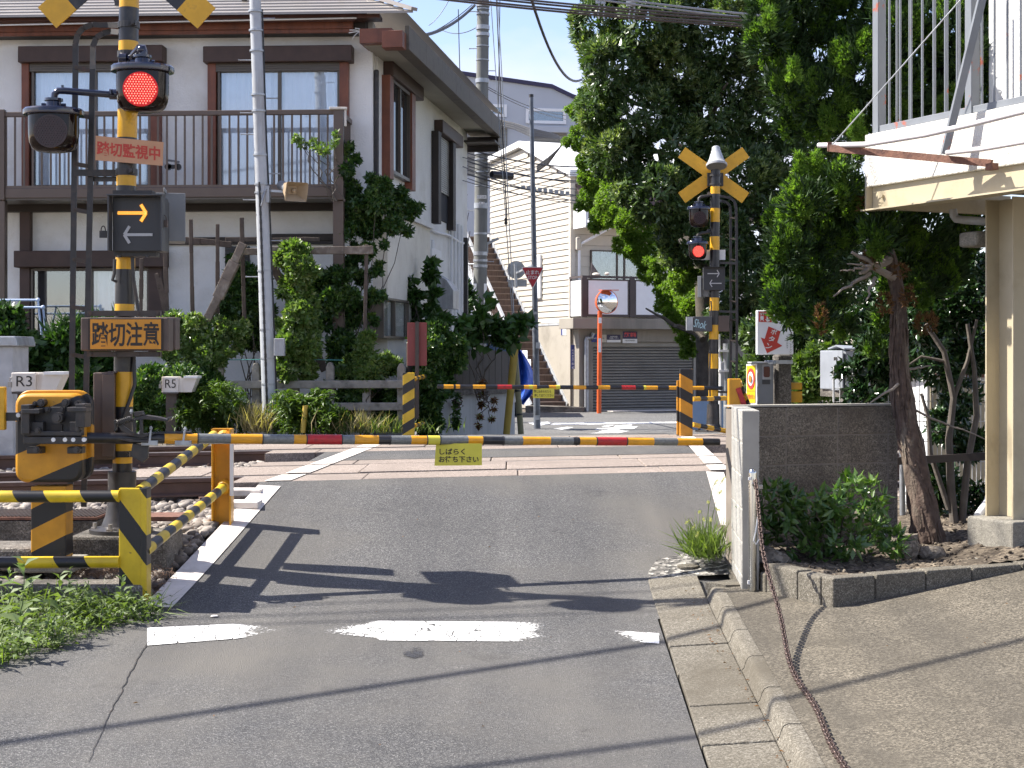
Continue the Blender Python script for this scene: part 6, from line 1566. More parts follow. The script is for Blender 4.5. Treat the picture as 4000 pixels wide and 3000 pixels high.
while z < zg0 - 0.3:
    put(MB().prism([GR.pt(0.11, z, -0.02), GR.pt(0.11, z, 0.02), GR.pt(0.11, z + 0.29, 0.006), GR.pt(0.11, z + 0.29, -0.02)], GR.d * 5.5), 'siding_board', m_sidinggrey, gh); z += 0.30
m_teal = mat('teal_patterned_curtain', (0.16, 0.20, 0.20), 0.9, vary=0.25, vscale=8)
window(GR, 1277, 540, 1420, 680, [1334, 1350, 1393], gh, o=0.10, zat=1290, curm=m_teal)
cl = thing('laundry', 'dark cloth hanging from the balcony rail beside pale bundles', 'laundry', GR.pt(GR.U(1283, .7), GR.Zv(1285, 598, .7), 0.7))
b_ = MB(); p = [GR.pt(GR.U(1277, .6), GR.Zv(1280, 567, .6), .6), GR.pt(GR.U(1300, .6), GR.Zv(1280, 600, .6), .6), GR.pt(GR.U(1275, .6), GR.Zv(1280, 602, .6), .6)]; b_.prism(p, GR.n * 0.02); put(b_, 'cloth', mat('grey_brown_cloth', (0.13, 0.11, 0.11), 0.9), cl)
b_ = MB(); q_ = GR.pt(GR.U(1288, .8), GR.Zv(1288, 593, .8), .8); b_.sphere(q_, 0.09, 10, sq=(1.3, 1, 0.6)); b_.sphere(q_ + X * 0.3 + Z * 0.02, 0.06, 8, sq=(1.2, 1, 0.8)); put(b_, 'bundle', m_creambox, cl, smooth_=True, each=1)
# balcony
OG = 0.9
m_railbr = mat('brown_rail_steel', (0.06, 0.045, 0.042), 0.5, vary=0.1)
b_ = MB(); GR.vb(b_, 1238, 687, 1575, 710, -0.02, OG + 0.05, zat=1270); bsl = put(b_, 'balcony', m_garconc, gh, bevel=0.01)
zt, zb_ = GR.Zv(1262, 595, OG), GR.Zv(1262, 685, OG)
b_ = MB(); ua, ue_ = GR.U(1258, OG), GR.U(1575, OG); GR.ub(b_, ua, ue_, zt - 0.06, zt, OG - 0.05, OG); GR.ub(b_, ua, ue_, zb_ + 0.05, zb_ + 0.08, OG - 0.05, OG); GR.ub(b_, ua - 0.0, ua + 0.05, zt - 0.06, zt, 0.0, OG - 0.05); put(b_, 'hand_rail', m_railbr, bsl)
for v0, v1 in ((1257, 1268), (1361, 1371), (1465, 1474), (1565, 1575)):
    b_ = MB(); GR.ub(b_, GR.U(v0, OG), GR.U(v1, OG), zb_, zt - 0.062, OG - 0.05, OG + 0.004); put(b_, 'rail_post', m_railbr, bsl)
for v0, v1 in ((1271, 1357), (1374, 1461), (1477, 1562)):
    b_ = MB(); GR.ub(b_, GR.U(v0, OG), GR.U(v1, OG), GR.Zv(1262, 682, OG), GR.Zv(1262, 605, OG), OG - 0.03, OG - 0.012); put(b_, 'panel', m_whiteflat, bsl)
    b_ = MB()
    u0, u1, z0, z1 = GR.U(v0 - 2.5, OG), GR.U(v1 + 2, OG), GR.Zv(1262, 684, OG), GR.Zv(1262, 602, OG)
    for a in ((u0, u1, z1 - 0.04, z1), (u0, u1, z0, z0 + 0.04)): GR.ub(b_, *a, OG - 0.04, OG - 0.004)
    for a in ((u0, u0 + 0.04, z0 + .041, z1 - .041), (u1 - 0.04, u1, z0 + .041, z1 - .041)): GR.ub(b_, *a, OG - 0.04, OG - 0.004)
    put(b_, 'panel_frame', m_railbr, bsl)
b_ = MB(); GR.ub(b_, ua, ua + 0.02, GR.Zv(1262, 682, OG), GR.Zv(1262, 605, OG), 0.12, OG - 0.08); put(b_, 'panel', m_whiteflat, bsl, label='sunlit white side panel of the balcony')
b_ = MB()
for o in (0.07, OG - 0.06): GR.ub(b_, ua - 0.005, ua + 0.04, zb_, zt - 0.062, o - 0.03, o + 0.03)
put(b_, 'rail_post', m_railbr, bsl)
# garage
OGa = 0.42
b_ = MB(); zl = GR.Zv(1290, 738, OGa); zs = GR.Zv(1262, 712, OGa)
GR.ub(b_, 0.05, GR.U(1281, OGa), -0.65, zs + 0.1, 0.0, OGa); GR.ub(b_, GR.U(1281, OGa), 5.6, zl, zs + 0.1, 0.0, OGa); GR.ub(b_, GR.U(1540, OGa), 5.6, -0.65, zl, 0.0, OGa)
put(b_, 'garage_wall', m_garconc, gh)
u0, u1 = GR.U(1281, OGa) + 0.005, GR.U(1540, OGa) - 0.005
b_ = MB(); GR.ub(b_, u0, u1, -0.62, zl - 0.003, 0.10, 0.13); gs = put(b_, 'garage_shutter', m_louver, gh)
n = 24; hgt = (zl + 0.60) / n
b2 = MB(); um = GR.U(1498, 0.2)
def slat_mesh(w):
    b2 = MB(); b2.prism([GR.n * 0.0, GR.n * 0.045 + Z * hgt * 0.15, GR.n * 0.05 + Z * hgt * 0.5, GR.n * 0.03 + Z * hgt * 0.78, Z * hgt * 0.80], GR.d * w); return b2.mesh('slat', m_shutter)
s1, s2 = slat_mesh(um - u0 - 0.02), slat_mesh(u1 - um - 0.08)
for i in range(n):
    piece(s1, 'slat', gs, GR.pt(u0 + 0.01, -0.60 + i * hgt, 0.13)); piece(s2, 'slat', gs, GR.pt(um + 0.07, -0.60 + i * hgt, 0.13))
b_ = MB(); GR.ub(b_, um - 0.008, um + 0.065, -0.62, zl - 0.01, 0.13, 0.22); GR.ub(b_, u0, u1, zl - 0.12, zl - 0.01, 0.13, 0.23); put(b_, 'shutter_guide', m_shutter, gs)
b_ = MB(); p = GR.pt(GR.U(1267, .5), 0, 0.5); b_.cyl((p.x, p.y, -0.6), (p.x, p.y, GR.Zv(1267, 735, .5)), 0.065, n=14); zt_ = GR.Zv(1267, 735, .5); b_.tube([(p.x, p.y, zt_), p + Z * (zt_ + 0.06), p + GR.d * 0.15 + Z * (zt_ + 0.07), p + GR.d * 0.2 + Z * (zt_ + 0.2)], 0.06, 12); put(b_, 'downpipe', m_galv, gh, smooth_=True)
b_ = MB(); u_ = 0.2; b_.tube([GR.pt(1.0, zg0 - 0.1, 0.8), GR.pt(0.9, zg0 - 0.2, 0.8), GR.pt(0.25, zg0 - 0.65, 0.12), GR.pt(0.2, zg0 - 0.8, 0.1), GR.pt(0.2, zf + 0.4, 0.1)], 0.04, 10); put(b_, 'downpipe', m_whiteflat, gh, smooth_=True)
# plates on the garage
def plate(v0, y0, v1, y1, c, nm, lab, fac=GR, o=OGa):
    b_ = MB(); fac.vb(b_, v0, y0, v1, y1, o + 0.004, o + 0.014, zat=(v0 + v1) / 2); return put(b_, nm, c, gh, label=lab), fac.pt((fac.U(v0, o + .014) + fac.U(v1, o + .014)) / 2, fac.Zv((v0 + v1) / 2, (y0 + y1) / 2, o + .014), o + 0.017)
m_plblue = mat('plate_blue', (0.015, 0.03, 0.16), 0.5, vary=0.05); m_pldark = mat('plate_dark_violet', (0.03, 0.025, 0.07), 0.5, vary=0.05); m_plcream = mat('plate_cream', (0.50, 0.46, 0.38), 0.5, vary=0.05); m_pink = mat('plate_red', (0.62, 0.07, 0.08), 0.5, vary=0.05)
o, p = plate(1278, 722, 1289.5, 739, m_plblue, 'plate', 'blue company plate'); letter('管理会社', p, 0.16, 0.045, m_white, o, GR.d)
o, p = plate(1291, 723, 1310, 739.5, m_plcream, 'plate', 'cream plate'); letter('東2号', p + Z * 0.0, 0.14, 0.05, m_darkink, o, GR.d)
o, p = plate(1311, 723, 1340.5, 739.5, m_white, 'plate', 'white plate with a dark upper field')
b_ = MB(); GR.vb(b_, 1311, 723, 1340.5, 734, OGa + 0.0145, OGa + 0.017); put(b_, 'plate_field', m_pldark, o); letter('自転車放置\nご遠慮ください', p + Z * 0.03 + GR.n * 0.004, 0.30, 0.085, m_white, o, GR.d)
o, p = plate(1345, 716, 1376.5, 741, m_white, 'plate', 'parking to let plate')
b_ = MB(); GR.vb(b_, 1345, 716, 1376.5, 732, OGa + 0.0145, OGa + 0.017); put(b_, 'plate_field', m_pldark, o); letter('貸駐車場', p + Z * 0.07 + GR.n * 0.004, 0.38, 0.13, m_pink, o, GR.d, bold=0.03); letter('不動産管理事務所', p - Z * 0.095 + GR.n * 0.002, 0.32, 0.035, m_darkink, o, GR.d)
o, p = plate(1233.5, 745, 1241.5, 797, m_plblue, 'street_plate', 'tall blue street name plate', GR, OGa)
for i, ch in enumerate('代々木五丁目'): letter(ch, p + Z * (0.18 - 0.075 * i), 0.062, 0.062, m_white, o, GR.d, bold=0.01)
letter('47', p - Z * 0.30, 0.075, 0.075, m_white, o, GR.d, bold=0.01)
b_ = MB(); GL.vb(b_, 1212, 706, 1223, 724, 0.036, 0.044); o = put(b_, 'plate', m_white, gh, label='small white and blue notice on the base wall'); b_ = MB(); GL.vb(b_, 1212, 706, 1215, 724, 0.0445, 0.047); put(b_, 'plate_field', m_plblue, o)
b_ = MB(); GL.vb(b_, 1153, 550, 1166, 645, 0.03, 0.10); put(b_, 'wall_lamp', m_whiteflat, gh, bevel=0.02)
b_ = MB(); GR.vb(b_, 1246, 512, 1256, 540, 0.0, 0.18); put(b_, 'bell_box', m_plcream, gh, bevel=0.03)
# forecourt kerb
b_ = MB(); p = CAM + ray(1130, 880) * 41.5; q = [W(1135, 893, 42.0), W(1262, 890, 42.3), W(1262, 880, 42.3), W(1135, 877, 42.0)]; b_.prism(q, (0.1, 0.8, 0)); solo(b_, 'stair_plinth', m_concdark, 'low stained concrete plinth at the foot of the brown stair', 'plinth', q[0])
b_ = MB(); b_.prism([GR.pt(GR.U(1300, .5), -0.59, OGa), GR.pt(5.5, -0.59, OGa), GR.pt(5.5, -0.585, OGa + 0.8), GR.pt(GR.U(1300, .5), -0.585, OGa + 0.8)], (0, 0, 0.02)); solo(b_, 'forecourt_strip', m_edge, 'pale tiled strip on the ground before the garage shutter', 'paving', GR.pt(1, -0.59, 0.6))
# stair
st = thing('outside_stair', 'long brown outside stair climbing along the cream boarded wall', 'stair', GL.pt(0.3, -0.6, 0.55))
m_stairb = mat('brown_stair_steel', (0.115, 0.072, 0.055), 0.55, vary=0.15, vscale=5, dirt=(0.07, 0.045, 0.035), dscale=5, streak=True); m_stairt = mat('pale_stair_nosing', (0.22, 0.165, 0.135), 0.6, vary=0.1)
SW = 1.05; rise = 0.187; run = 0.222
stm = MB(); stm.obox(GL.n * 0.08, GL.n * SW, GL.d * 0.03, Z * (rise - 0.03), 0); stm.obox(GL.n * 0.08 - GL.d * 0.03 + Z * (rise - 0.03), GL.n * SW, GL.d * 0.27, Z * 0.03, 1)
for v in range(6): stm.obox(GL.n * (0.12 + v * 0.18) - GL.d * 0.012, GL.n * 0.03, GL.d * 0.012, Z * (rise - 0.04), 0)
stmesh = stm.mesh('step', [m_stairb, m_stairt])
NS = 28
for i in range(NS): piece(stmesh, 'step', st, GL.pt(0.25 + run * i, -0.52 + rise * i, 0))
b_ = MB()
for o in (0.05, SW + 0.11): b_.beam(GL.pt(0.2, -0.50, o), GL.pt(0.25 + run * NS, -0.50 + rise * NS, o), 0.05, 0.30)
put(b_, 'stringer', m_galvpaint, st, each=1)
b_ = MB(); b_.beam(GL.pt(0.9, -0.52 + 0.95 + 0.55, SW + 0.13), GL.pt(0.25 + run * NS, -0.5 + rise * NS + 0.95, SW + 0.13), 0.07, 0.09); put(b_, 'hand_rail', m_galvpaint, st)
b_ = MB(); b_.cyl((0, 0, 0), (0, 0, 0.92), 0.016, n=6); blm = b_.mesh('baluster', m_stairb)
for i in range(44): u = 0.9 + 0.125 * i; piece(blm, 'baluster', st, GL.pt(u, -0.46 + rise / run * (u - 0.25), SW + 0.13))
for k, (v0, y0, v1, y1) in enumerate(((1128, 757, 1139, 775), (1137.5, 776, 1146.5, 808))):
    b_ = MB(); GL.vb(b_, v0, y0, v1, y1, SW + 0.17, SW + 0.18); o = put(b_, 'poster', m_white, st)
    c_ = GL.pt((GL.U(v0, SW + .18) + GL.U(v1, SW + .18)) / 2, GL.Zv((v0 + v1) / 2, (y0 + y1) / 2, SW + .18), SW + 0.185)
    letter('入居者\n募集' if k else 'お知らせ', c_, 0.17, 0.26 if k else 0.10, m_redtape if k else m_darkink, o, -GL.d)
b_ = MB(); GL.vb(b_, 1085, 728, 1093, 744, SW + 0.17, SW + 0.18); put(b_, 'poster', m_yel, st, label='small yellow notice tied to the stair balusters')

# ---------------------------------------------------------------- tall grey house behind
G0 = W(930, 700, 62); GB = Fac((G0.x, 62, 0), (1, 0.16, 0))
gb = thing('grey_house', 'tall pale grey house with dark roof edge rising behind the wires', 'house', (G0.x, 62, -0.6))
m_greywall = mat('pale_grey_cladding', (0.45, 0.48, 0.53), 0.7, vary=0.04, vscale=0.6)
ua, za = GB.uz(950, 162); ub2, zb2 = GB.uz(1192, 191); uc, zc = GB.uz(1236, 212)
put(MB().prism([GB.pt(ua - 3, -0.6), GB.pt(uc + 1.2, -0.6), GB.pt(uc + 1.2, zc - 0.4), GB.pt(uc, zc), GB.pt(ub2, zb2), GB.pt(ua - 3, za + 0.45)], -GB.n * 6), 'wall', m_greywall, gb)
b_ = MB()
for (a, za_), (c, zc_) in (((ua - 3, za + 0.45), (ub2, zb2)), ((ub2, zb2), (uc, zc)), ((uc, zc), (uc + 1.2, zc - 0.4))):
    b_.prism([GB.pt(a, za_ + 0.002, 0.1), GB.pt(c, zc_ + 0.002, 0.1), GB.pt(c, zc_ + 0.16, 0.1), GB.pt(a, za_ + 0.16, 0.1)], -GB.n * 6.2)
put(b_, 'roof', m_pldark, gb)
for a in ((1010, 217, 1030, 240), (1056, 225, 1095, 252), (1136, 234, 1223, 267)):
    window(GB, *a, [], gb, cur=False, o=0.08, fr=0.12, m=m_whiteflat)
for v0, v1, y0, y1 in ((1008, 1100, 260, 380), (1150, 1229, 272, 372)):
    b_ = MB(); GB.vb(b_, v0, y0, v1, y0 + 14, 0, 0.35); put(b_, 'shutter_case', m_greywall, gb, bevel=0.03)
    b_ = MB(); GB.vb(b_, v0 + 2, y0 + 14.5, v1 - 4, y1, 0, 0.04); o = put(b_, 'shutter', m_boxgrey2, gb); b_ = MB()
    for i in range(14): GB.vb(b_, v0 + 3, y0 + 16 + i * (y1 - y0 - 18) / 14, v1 - 5, y0 + 16 + (i + 0.75) * (y1 - y0 - 18) / 14, 0.04, 0.07)
    put(b_, 'slat', m_shutter, o, each=1)
# house at the right of it with a brown soffit
r0 = W(1165, 330, 52); hb = thing('rear_house', 'pale house with deep brown eave half hidden behind the green tree', 'house', (r0.x, 52, -0.6))
A_, B_, C_ = W(1163, 356, 50), W(1264, 312, 50), W(1236, 374, 53); pn_ = (B_ - A_).cross(C_ - A_).normalized(); D_ = hit(A_, pn_, 1290, 374)
b_ = MB(); b_.prism([A_, B_, D_, C_], (0, 0, 0.02)); put(b_, 'soffit', mat('brown_soffit', (0.42, 0.33, 0.26), 0.7, vary=0.06), hb)
b_ = MB(); b_.prism([A_ + Z * 0.021, B_ + Z * 0.021, B_ + Z * 0.22, A_ + Z * 0.22], (0.1, 3.0, 0.3)); put(b_, 'eave', m_whiteflat, hb)
put(MB().prism([W(1228, 368, 52), W(1330, 362, 52), W(1330, 900, 52), W(1228, 900, 52)], (0.5, 4, 0)), 'wall', m_siding, hb)
b_ = MB(); b_.box(W(1252, 390, 51.9), (0.5, 0.1, 0.9)); put(b_, 'window', m_louver, hb)

# ---------------------------------------------------------------- building on the right: balcony on steel frame
RB = Fac(Vector((2.41, 10.5, 0)), (0.4253, -0.905, 0))
rbd = thing('corner_building', 'white rendered building on the right with a steel railed balcony over a cream steel frame', 'building', (2.41, 10.5, -0.3))
m_parapet = mat('rough_white_render', (0.66, 0.64, 0.58), 0.9, vary=0.04, vscale=3, bump=1.0, bscale=55, dirt=(0.5, 0.47, 0.4), dscale=3, dlo=0.55, dhi=0.8)
m_creamsteel = mat('cream_steel', (0.44, 0.38, 0.26), 0.5, vary=0.05, vscale=3, dirt=(0.30, 0.25, 0.16), dscale=3, dlo=0.5, dhi=0.8)
m_railgrey = mat('blue_grey_rail_paint', (0.17, 0.185, 0.205), 0.45, vary=0.08, vscale=5, dirt=(0.34, 0.09, 0.05), dscale=6, dlo=0.62, dhi=0.66)
zw0, zw1 = RB.Zv(1870, 405), RB.Zv(1876, 290)
b_ = MB(); RB.ub(b_, 0, 5.5, zw0, zw1, -0.16, 0.0); b_.obox(RB.pt(0, zw0, -0.16), RB.d * 0.16, -RB.n * 0.9, Z * (zw1 - zw0)); put(b_, 'parapet', m_parapet, rbd, bevel=0.008)
b_ = MB(); RB.ub(b_, 0.17, 5.5, zw0 + 0.02, zw0 + 0.14, -1.1, -0.165); put(b_, 'balcony_floor', m_conc, rbd)
b_ = MB(); zb1 = RB.Zv(1888, 452, -0.03)
RB.ub(b_, 0.05, 5.5, zb1, zw0 - 0.002, -0.045, -0.03); RB.ub(b_, 0.0, 5.5, zb1 - 0.012, zb1 - 0.0005, -0.10, 0.035); RB.ub(b_, 0.0, 5.5, zw0 - 0.016, zw0 - 0.004, -0.10, -0.046)
RB.ub(b_, 0.03, 0.045, zb1, zw0 - 0.002, -0.10, 0.02); RB.ub(b_, 0.05, 0.11, zb1, zw0 - 0.017, -1.2, -0.10)
put(b_, 'steel_beam', m_creamsteel, rbd)
b_ = MB(); pb = RB.pt(0.16, zw0 - 0.07, -0.03); b_.cyl(pb, pb + RB.n * 0.02, 0.014, n=6); put(b_, 'beam_bolt', m_creamsteel, rbd)
b_ = MB(); RB.ub(b_, 0.3, 5.5, zw0 - 0.03, zw0 - 0.02, -2.2, -0.2); put(b_, 'underside', m_conc, rbd)
# column on its plinth
cp = W(2175, 1190, 9.95); cz1 = RB.Zv(2150, 455, -0.5)
b_ = MB(); a, n_ = RB.d, RB.n
ctr = Vector((3.24, 9.95, 0))
zt_ = zb1 + 0.02; z0_ = W(2150, 1118, 9.9).z
for s in (-1, 1): b_.obox(ctr + n_ * (0.0) + a * (0.12 * s - 0.006) - n_ * 0.11 + Z * z0_, a * 0.012, n_ * 0.22, Z * (zt_ - z0_))
b_.obox(ctr - a * 0.12 - n_ * 0.005 + Z * z0_, a * 0.24, n_ * 0.009, Z * (zt_ - z0_))
colo = put(b_, 'steel_column', m_creamsteel, rbd)
b_ = MB(); b_.obox(ctr - a * 0.19 - n_ * 0.19 + Z * (z0_ - 0.26), a * 0.42, n_ * 0.40, Z * 0.258); put(b_, 'column_plinth', m_conc, rbd, bevel=0.015)
b_ = MB(); q = RB.pt(0, 0, 0); c1 = W(2120, 515, 10.1); b_.box(c1 + YV * 0.1, (0.16, 0.18, 0.10), rz=0.4); put(b_, 'grout_lump', m_conc, rbd, bevel=0.02)
b_ = MB(); b_.tube([W(2058, 452, 10.4), W(2060, 465, 10.4), W(2066, 473, 10.4), W(2080, 475, 10.35), W(2150, 480, 10.2), W(2280, 488, 10.0)], 0.028, 12); put(b_, 'drain_pipe', m_galvpaint, rbd, smooth_=True)
b_ = MB(); b_.tube([W(2140, 530, 10.3), W(2139, 800, 10.3), W(2139, 1065, 10.3), W(2133, 1085, 10.25), W(2112, 1115, 10.1)], 0.027, 12); put(b_, 'downpipe', m_whiteflat, rbd, smooth_=True)
# balcony railing
zr = RB.Zv(1918, 279, 0.0)
b_ = MB(); RB.ub(b_, 0.05, 5.5, zr, zr + 0.045, -0.085, -0.04); rl = put(b_, 'bottom_rail', m_railgrey, rbd, bevel=0.003)
for u in (0.075, 0.985, 1.9, 2.8):
    b_ = MB(); RB.ub(b_, u - 0.03, u + 0.03, zw1 - 0.02, zr + 1.15, -0.10, -0.03); put(b_, 'rail_post', m_railgrey, rbd, bevel=0.004)
b_ = MB(); b_.cyl((0, 0, 0), (0, 0, 1.1), 0.0085, n=8); bm_ = b_.mesh('bar', m_railgrey)
for i in range(1, 26):
    u = 0.075 + 0.111 * i
    if i % 8 == 0: continue
    piece(bm_, 'bar', rl, RB.pt(u, zr + 0.045, -0.062))
b_ = MB(); RB.ub(b_, 0.05, 5.5, zr + 1.12, zr + 1.17, -0.09, -0.035); put(b_, 'hand_rail', m_railgrey, rbd)
sd_ = MB(); sd_.obox(RB.pt(0.06, zr, -0.10), RB.d * 0.045, -RB.n * 0.85, Z * 0.045); r2 = put(sd_, 'end_rail', m_railgrey, rbd)
for i in range(1, 8): piece(bm_, 'bar', r2, RB.pt(0.082, zr + 0.045, -0.10 - 0.11 * i))
# house wall behind the balcony
b_ = MB(); RB.ub(b_, 0.0, 5.5, zw0 + 0.14, zr + 2.5, -1.3, -1.1); put(b_, 'rear_wall', m_stucco, rbd)
b_ = MB(); RB.ub(b_, 1.05, 1.09, zr, zr + 2.1, -1.1, -1.06); RB.ub(b_, 1.62, 1.70, zr, zr + 2.1, -1.1, -1.03); put(b_, 'door_frame', m_brown, rbd)
# clothes pole bracket, struts and poles, hung outside the facade
def RO(vx, vy, o): return hit(RB.p0 + RB.n * o, RB.n, vx, vy)
b_ = MB(); a1, a2 = RO(1792, 320, 0.42), RO(2142, 353, 0.03); b_.beam(a1, a2, 0.03, 0.045); b_.beam(a1 + Z * 0.04, a1 - Z * 0.02, 0.025, 0.025); b_.obox(a2 - Z * 0.045, RB.d * 0.06, RB.n * 0.05, Z * 0.04); put(b_, 'clothes_bracket', m_rust, rbd)
b_ = MB(); b_.beam(RO(2040, 333, 0.13), RO(2135, -60, 0.06), 0.045, 0.045); put(b_, 'bracket_strut', m_railgrey, rbd)
b_ = MB(); b_.tube([RO(1797, 314, 0.42), RO(1960, 130, 0.25), RO(2110, -40, 0.1)], 0.004, 6); put(b_, 'stay_wire', m_galv, rbd)
m_pole = mat('white_vinyl_pole', (0.66, 0.62, 0.63), 0.35, vary=0.04, dirt=(0.45, 0.25, 0.10), dscale=7, dlo=0.66, dhi=0.7)
solo(MB().tube([RO(1769, 314, 0.40), RO(1870, 312, 0.38), RO(2000, 291, 0.36), RO(2110, 266, 0.34), RO(2230, 236, 0.33), RO(2400, 190, 0.33)], 0.0175, 12), 'clothes_pole', m_pole, 'long white clothes pole tied along the outside of the right balcony', 'clothes pole', RO(1769, 314, 0.4), 'white clothes poles', smooth_=True)
solo(MB().tube([RO(2046, 330, 0.15), RO(2120, 322, 0.16), RO(2230, 303, 0.17), RO(2400, 270, 0.2)], 0.0165, 12), 'clothes_pole', m_pole, 'shorter rusty white clothes pole just below the long one', 'clothes pole', RO(2046, 330, 0.15), 'white clothes poles', smooth_=True)
# ================================================================ right corner: block walls, bollard and chain, planter
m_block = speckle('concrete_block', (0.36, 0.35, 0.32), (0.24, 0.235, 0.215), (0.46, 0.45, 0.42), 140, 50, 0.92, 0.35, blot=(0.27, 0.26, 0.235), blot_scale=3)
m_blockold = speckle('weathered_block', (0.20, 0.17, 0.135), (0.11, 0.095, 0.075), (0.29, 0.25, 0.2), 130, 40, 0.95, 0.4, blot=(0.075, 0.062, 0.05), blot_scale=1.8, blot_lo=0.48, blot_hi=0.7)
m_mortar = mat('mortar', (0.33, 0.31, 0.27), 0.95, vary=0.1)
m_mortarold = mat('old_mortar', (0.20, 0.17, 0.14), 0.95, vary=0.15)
def block_wall(t, p0, d, nx, ztop, rows, th, mb_, mm_, bl=0.39):
    d = Vector(d).normalized(); n = Vector((-d.y, d.x, 0))
    p0 = Vector(p0)
    b_ = MB(); b_.obox(Vector((0.005, 0, 0)), Vector((bl, 0, 0)), Vector((0, th, 0)), Z * 0.19)
    bm_ = b_.mesh('block', mb_)
    fr = nx - int(nx); hm_ = None
    if fr > 0.05: hm_ = MB().obox(Vector((0.005, 0, 0)), Vector((fr * (bl + 0.01) - 0.01, 0, 0)), Vector((0, th, 0)), Z * 0.19).mesh('block', mb_)
    L = nx * (bl + 0.01)
    core = MB(); core.obox(p0 + n * 0.004 + Z * (ztop - rows * 0.2 + 0.002), d * (L - 0.002), n * (th - 0.008), Z * (rows * 0.2 - 0.012))
    put(core, 'mortar', mm_, t)
    ang = math.atan2(d.y, d.x)
    for r in range(rows):
        for i in range(int(nx) + (1 if hm_ else 0)):
            o = piece(bm_ if i < int(nx) else hm_, 'block', t, p0 + d * (i * (bl + 0.01)) + Z * (ztop - (r + 1) * 0.2 + 0.005) + n * RND.uniform(-0.0015, 0.0015), (0, 0, ang))
            bv = o.modifiers.new('bevel', 'BEVEL'); bv.width = 0.005; bv.segments = 2
w1 = thing('block_wall', 'short sunlit pale concrete block wall end beside the steel bollard', 'block wall', (1.40, 9.25, -0.4))
ds = Vector((0.05, 0.8, 0)).normalized()
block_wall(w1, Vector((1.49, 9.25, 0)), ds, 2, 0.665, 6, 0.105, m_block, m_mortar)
w2 = thing('block_wall', 'dark weathered concrete block wall behind the glossy bush', 'block wall', (1.5, 10.4, -0.4))
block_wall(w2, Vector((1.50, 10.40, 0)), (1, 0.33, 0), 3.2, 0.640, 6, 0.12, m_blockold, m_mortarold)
b_ = MB(); d_ = Vector((1, 0.33, 0)).normalized(); n_ = Vector((-d_.y, d_.x, 0)); b_.obox(Vector((1.49, 10.395, 0.640)), d_ * 1.30, n_ * 0.13, Z * 0.012); put(b_, 'wall_cap', m_mortar, w2)
# orange post and striped pipe just behind the wall
op = thing('guard_post', 'narrow orange post peeping out behind the pale wall end', 'guard post', W(1580, 1060, 10.9))
q0, q1 = W(1586, 818, 10.9), W(1586, 1100, 10.9); put(MB().box((q0.x, 10.9, (q0.z + q1.z) / 2), (m_(10.9, 26), 0.08, q0.z - q1.z)), 'post', m_ora, op, bevel=0.004)
b_ = MB()
for i in range(5): a, c = W(1592 + i * 5.5, 826 + i * 14, 10.95), W(1597.5 + i * 5.5, 840 + i * 14, 11.0); b_.cyl(a, c, 0.034, n=14, mi=i % 2)
put(b_, 'rail', [m_yel, m_blk], op, smooth_=True)
b_ = MB(); b_.beam(W(1594, 838, 10.86), W(1616, 900, 10.86), 0.02, 0.035); put(b_, 'red_reflector', m_redtape, op)

# stainless bollard with lock, and the chain lying across the apron
m_steel = mat('polished_stainless', (0.55, 0.55, 0.53), 0.16, metal=1.0, vary=0.04)
bo = thing('bollard', 'polished stainless steel chain bollard in front of the pale wall end', 'bollard', W(1625, 1276, 9.17))
bb, bt = W(1625.5, 1277, 9.17), W(1625.5, 1022, 9.17)
b_ = MB(); rr_ = m_(9.17, 8.8); hh = bt.z - bb.z
b_.lathe(bb, [(rr_, 0), (rr_, hh), (rr_ * 0.95, hh + 0.010), (rr_ * 0.75, hh + 0.020), (rr_ * 0.4, hh + 0.026), (0.001, hh + 0.028)], 24); put(b_, 'tube', m_steel, bo, smooth_=True)
b_ = MB(); b_.cyl(W(1626, 1046, 9.14), W(1632, 1046, 9.13), 0.006, n=8); b_.tube([W(1630, 1046, 9.13) + Vector((0.014 * math.cos(a), 0, 0.012 * math.sin(a))) for a in [i * 0.6 for i in range(11)]], 0.003, 6); put(b_, 'hook', m_steel, bo, smooth_=True)
b_ = MB(); p = W(1641, 1052, 9.12); b_.box(p, (0.036, 0.016, 0.026), rz=0.2); put(b_, 'padlock', m_bolt, bo, bevel=0.003)
b_ = MB(); b_.box(W(1619, 1034, 9.13), (0.014, 0.012, 0.018)); b_.box(W(1617, 1258, 9.14), (0.012, 0.012, 0.022)); put(b_, 'sticker', m_white, bo, each=1)
b_ = MB(); b_.tube([W(1638, 1110, 9.12), W(1632, 1150, 9.12), W(1628, 1168, 9.12), W(1633, 1176, 9.12), W(1640, 1165, 9.12), W(1642, 1120, 9.12)], 0.004, 6); put(b_, 'cord', m_white, bo, smooth_=True)
m_chain = mat('brown_steel_chain', (0.09, 0.062, 0.052), 0.45, metal=0.6, vary=0.25, vscale=30)
ch = thing('chain', 'long brown steel chain dropping from the bollard and lying along the apron edge', 'chain', W(1633, 1052, 9.1))
lk_ = MB(); pts = []
for i in range(17):
    a = 2 * math.pi * i / 16; cx = 0.0115 * (1 if math.cos(a) > 0 else -1)
    pts.append(Vector((cx + 0.010 * math.cos(a), 0.0105 * math.sin(a), 0)))
lk_.tube(pts, 0.0050, 6); lm = lk_.mesh('link', m_chain, smooth_=True, angle=80)
path = []
y = 9.10
while y > 4.9:
    t = (y - 4.9) / 4.2
    x = 1.225 + (y - 5.2) * 0.047 + 0.012 * max(0, y - 7.0)
    zg = apron_z(x, y) + 0.009
    z = zg + 0.655 * max(0, (y - 6.85) / 2.25) ** 2.0
    path.append(Vector((x + 0.01 * math.sin(y * 5), y, z))); y -= 0.004
acc = 0; last = path[0]; k = 0; nxt = 0.0
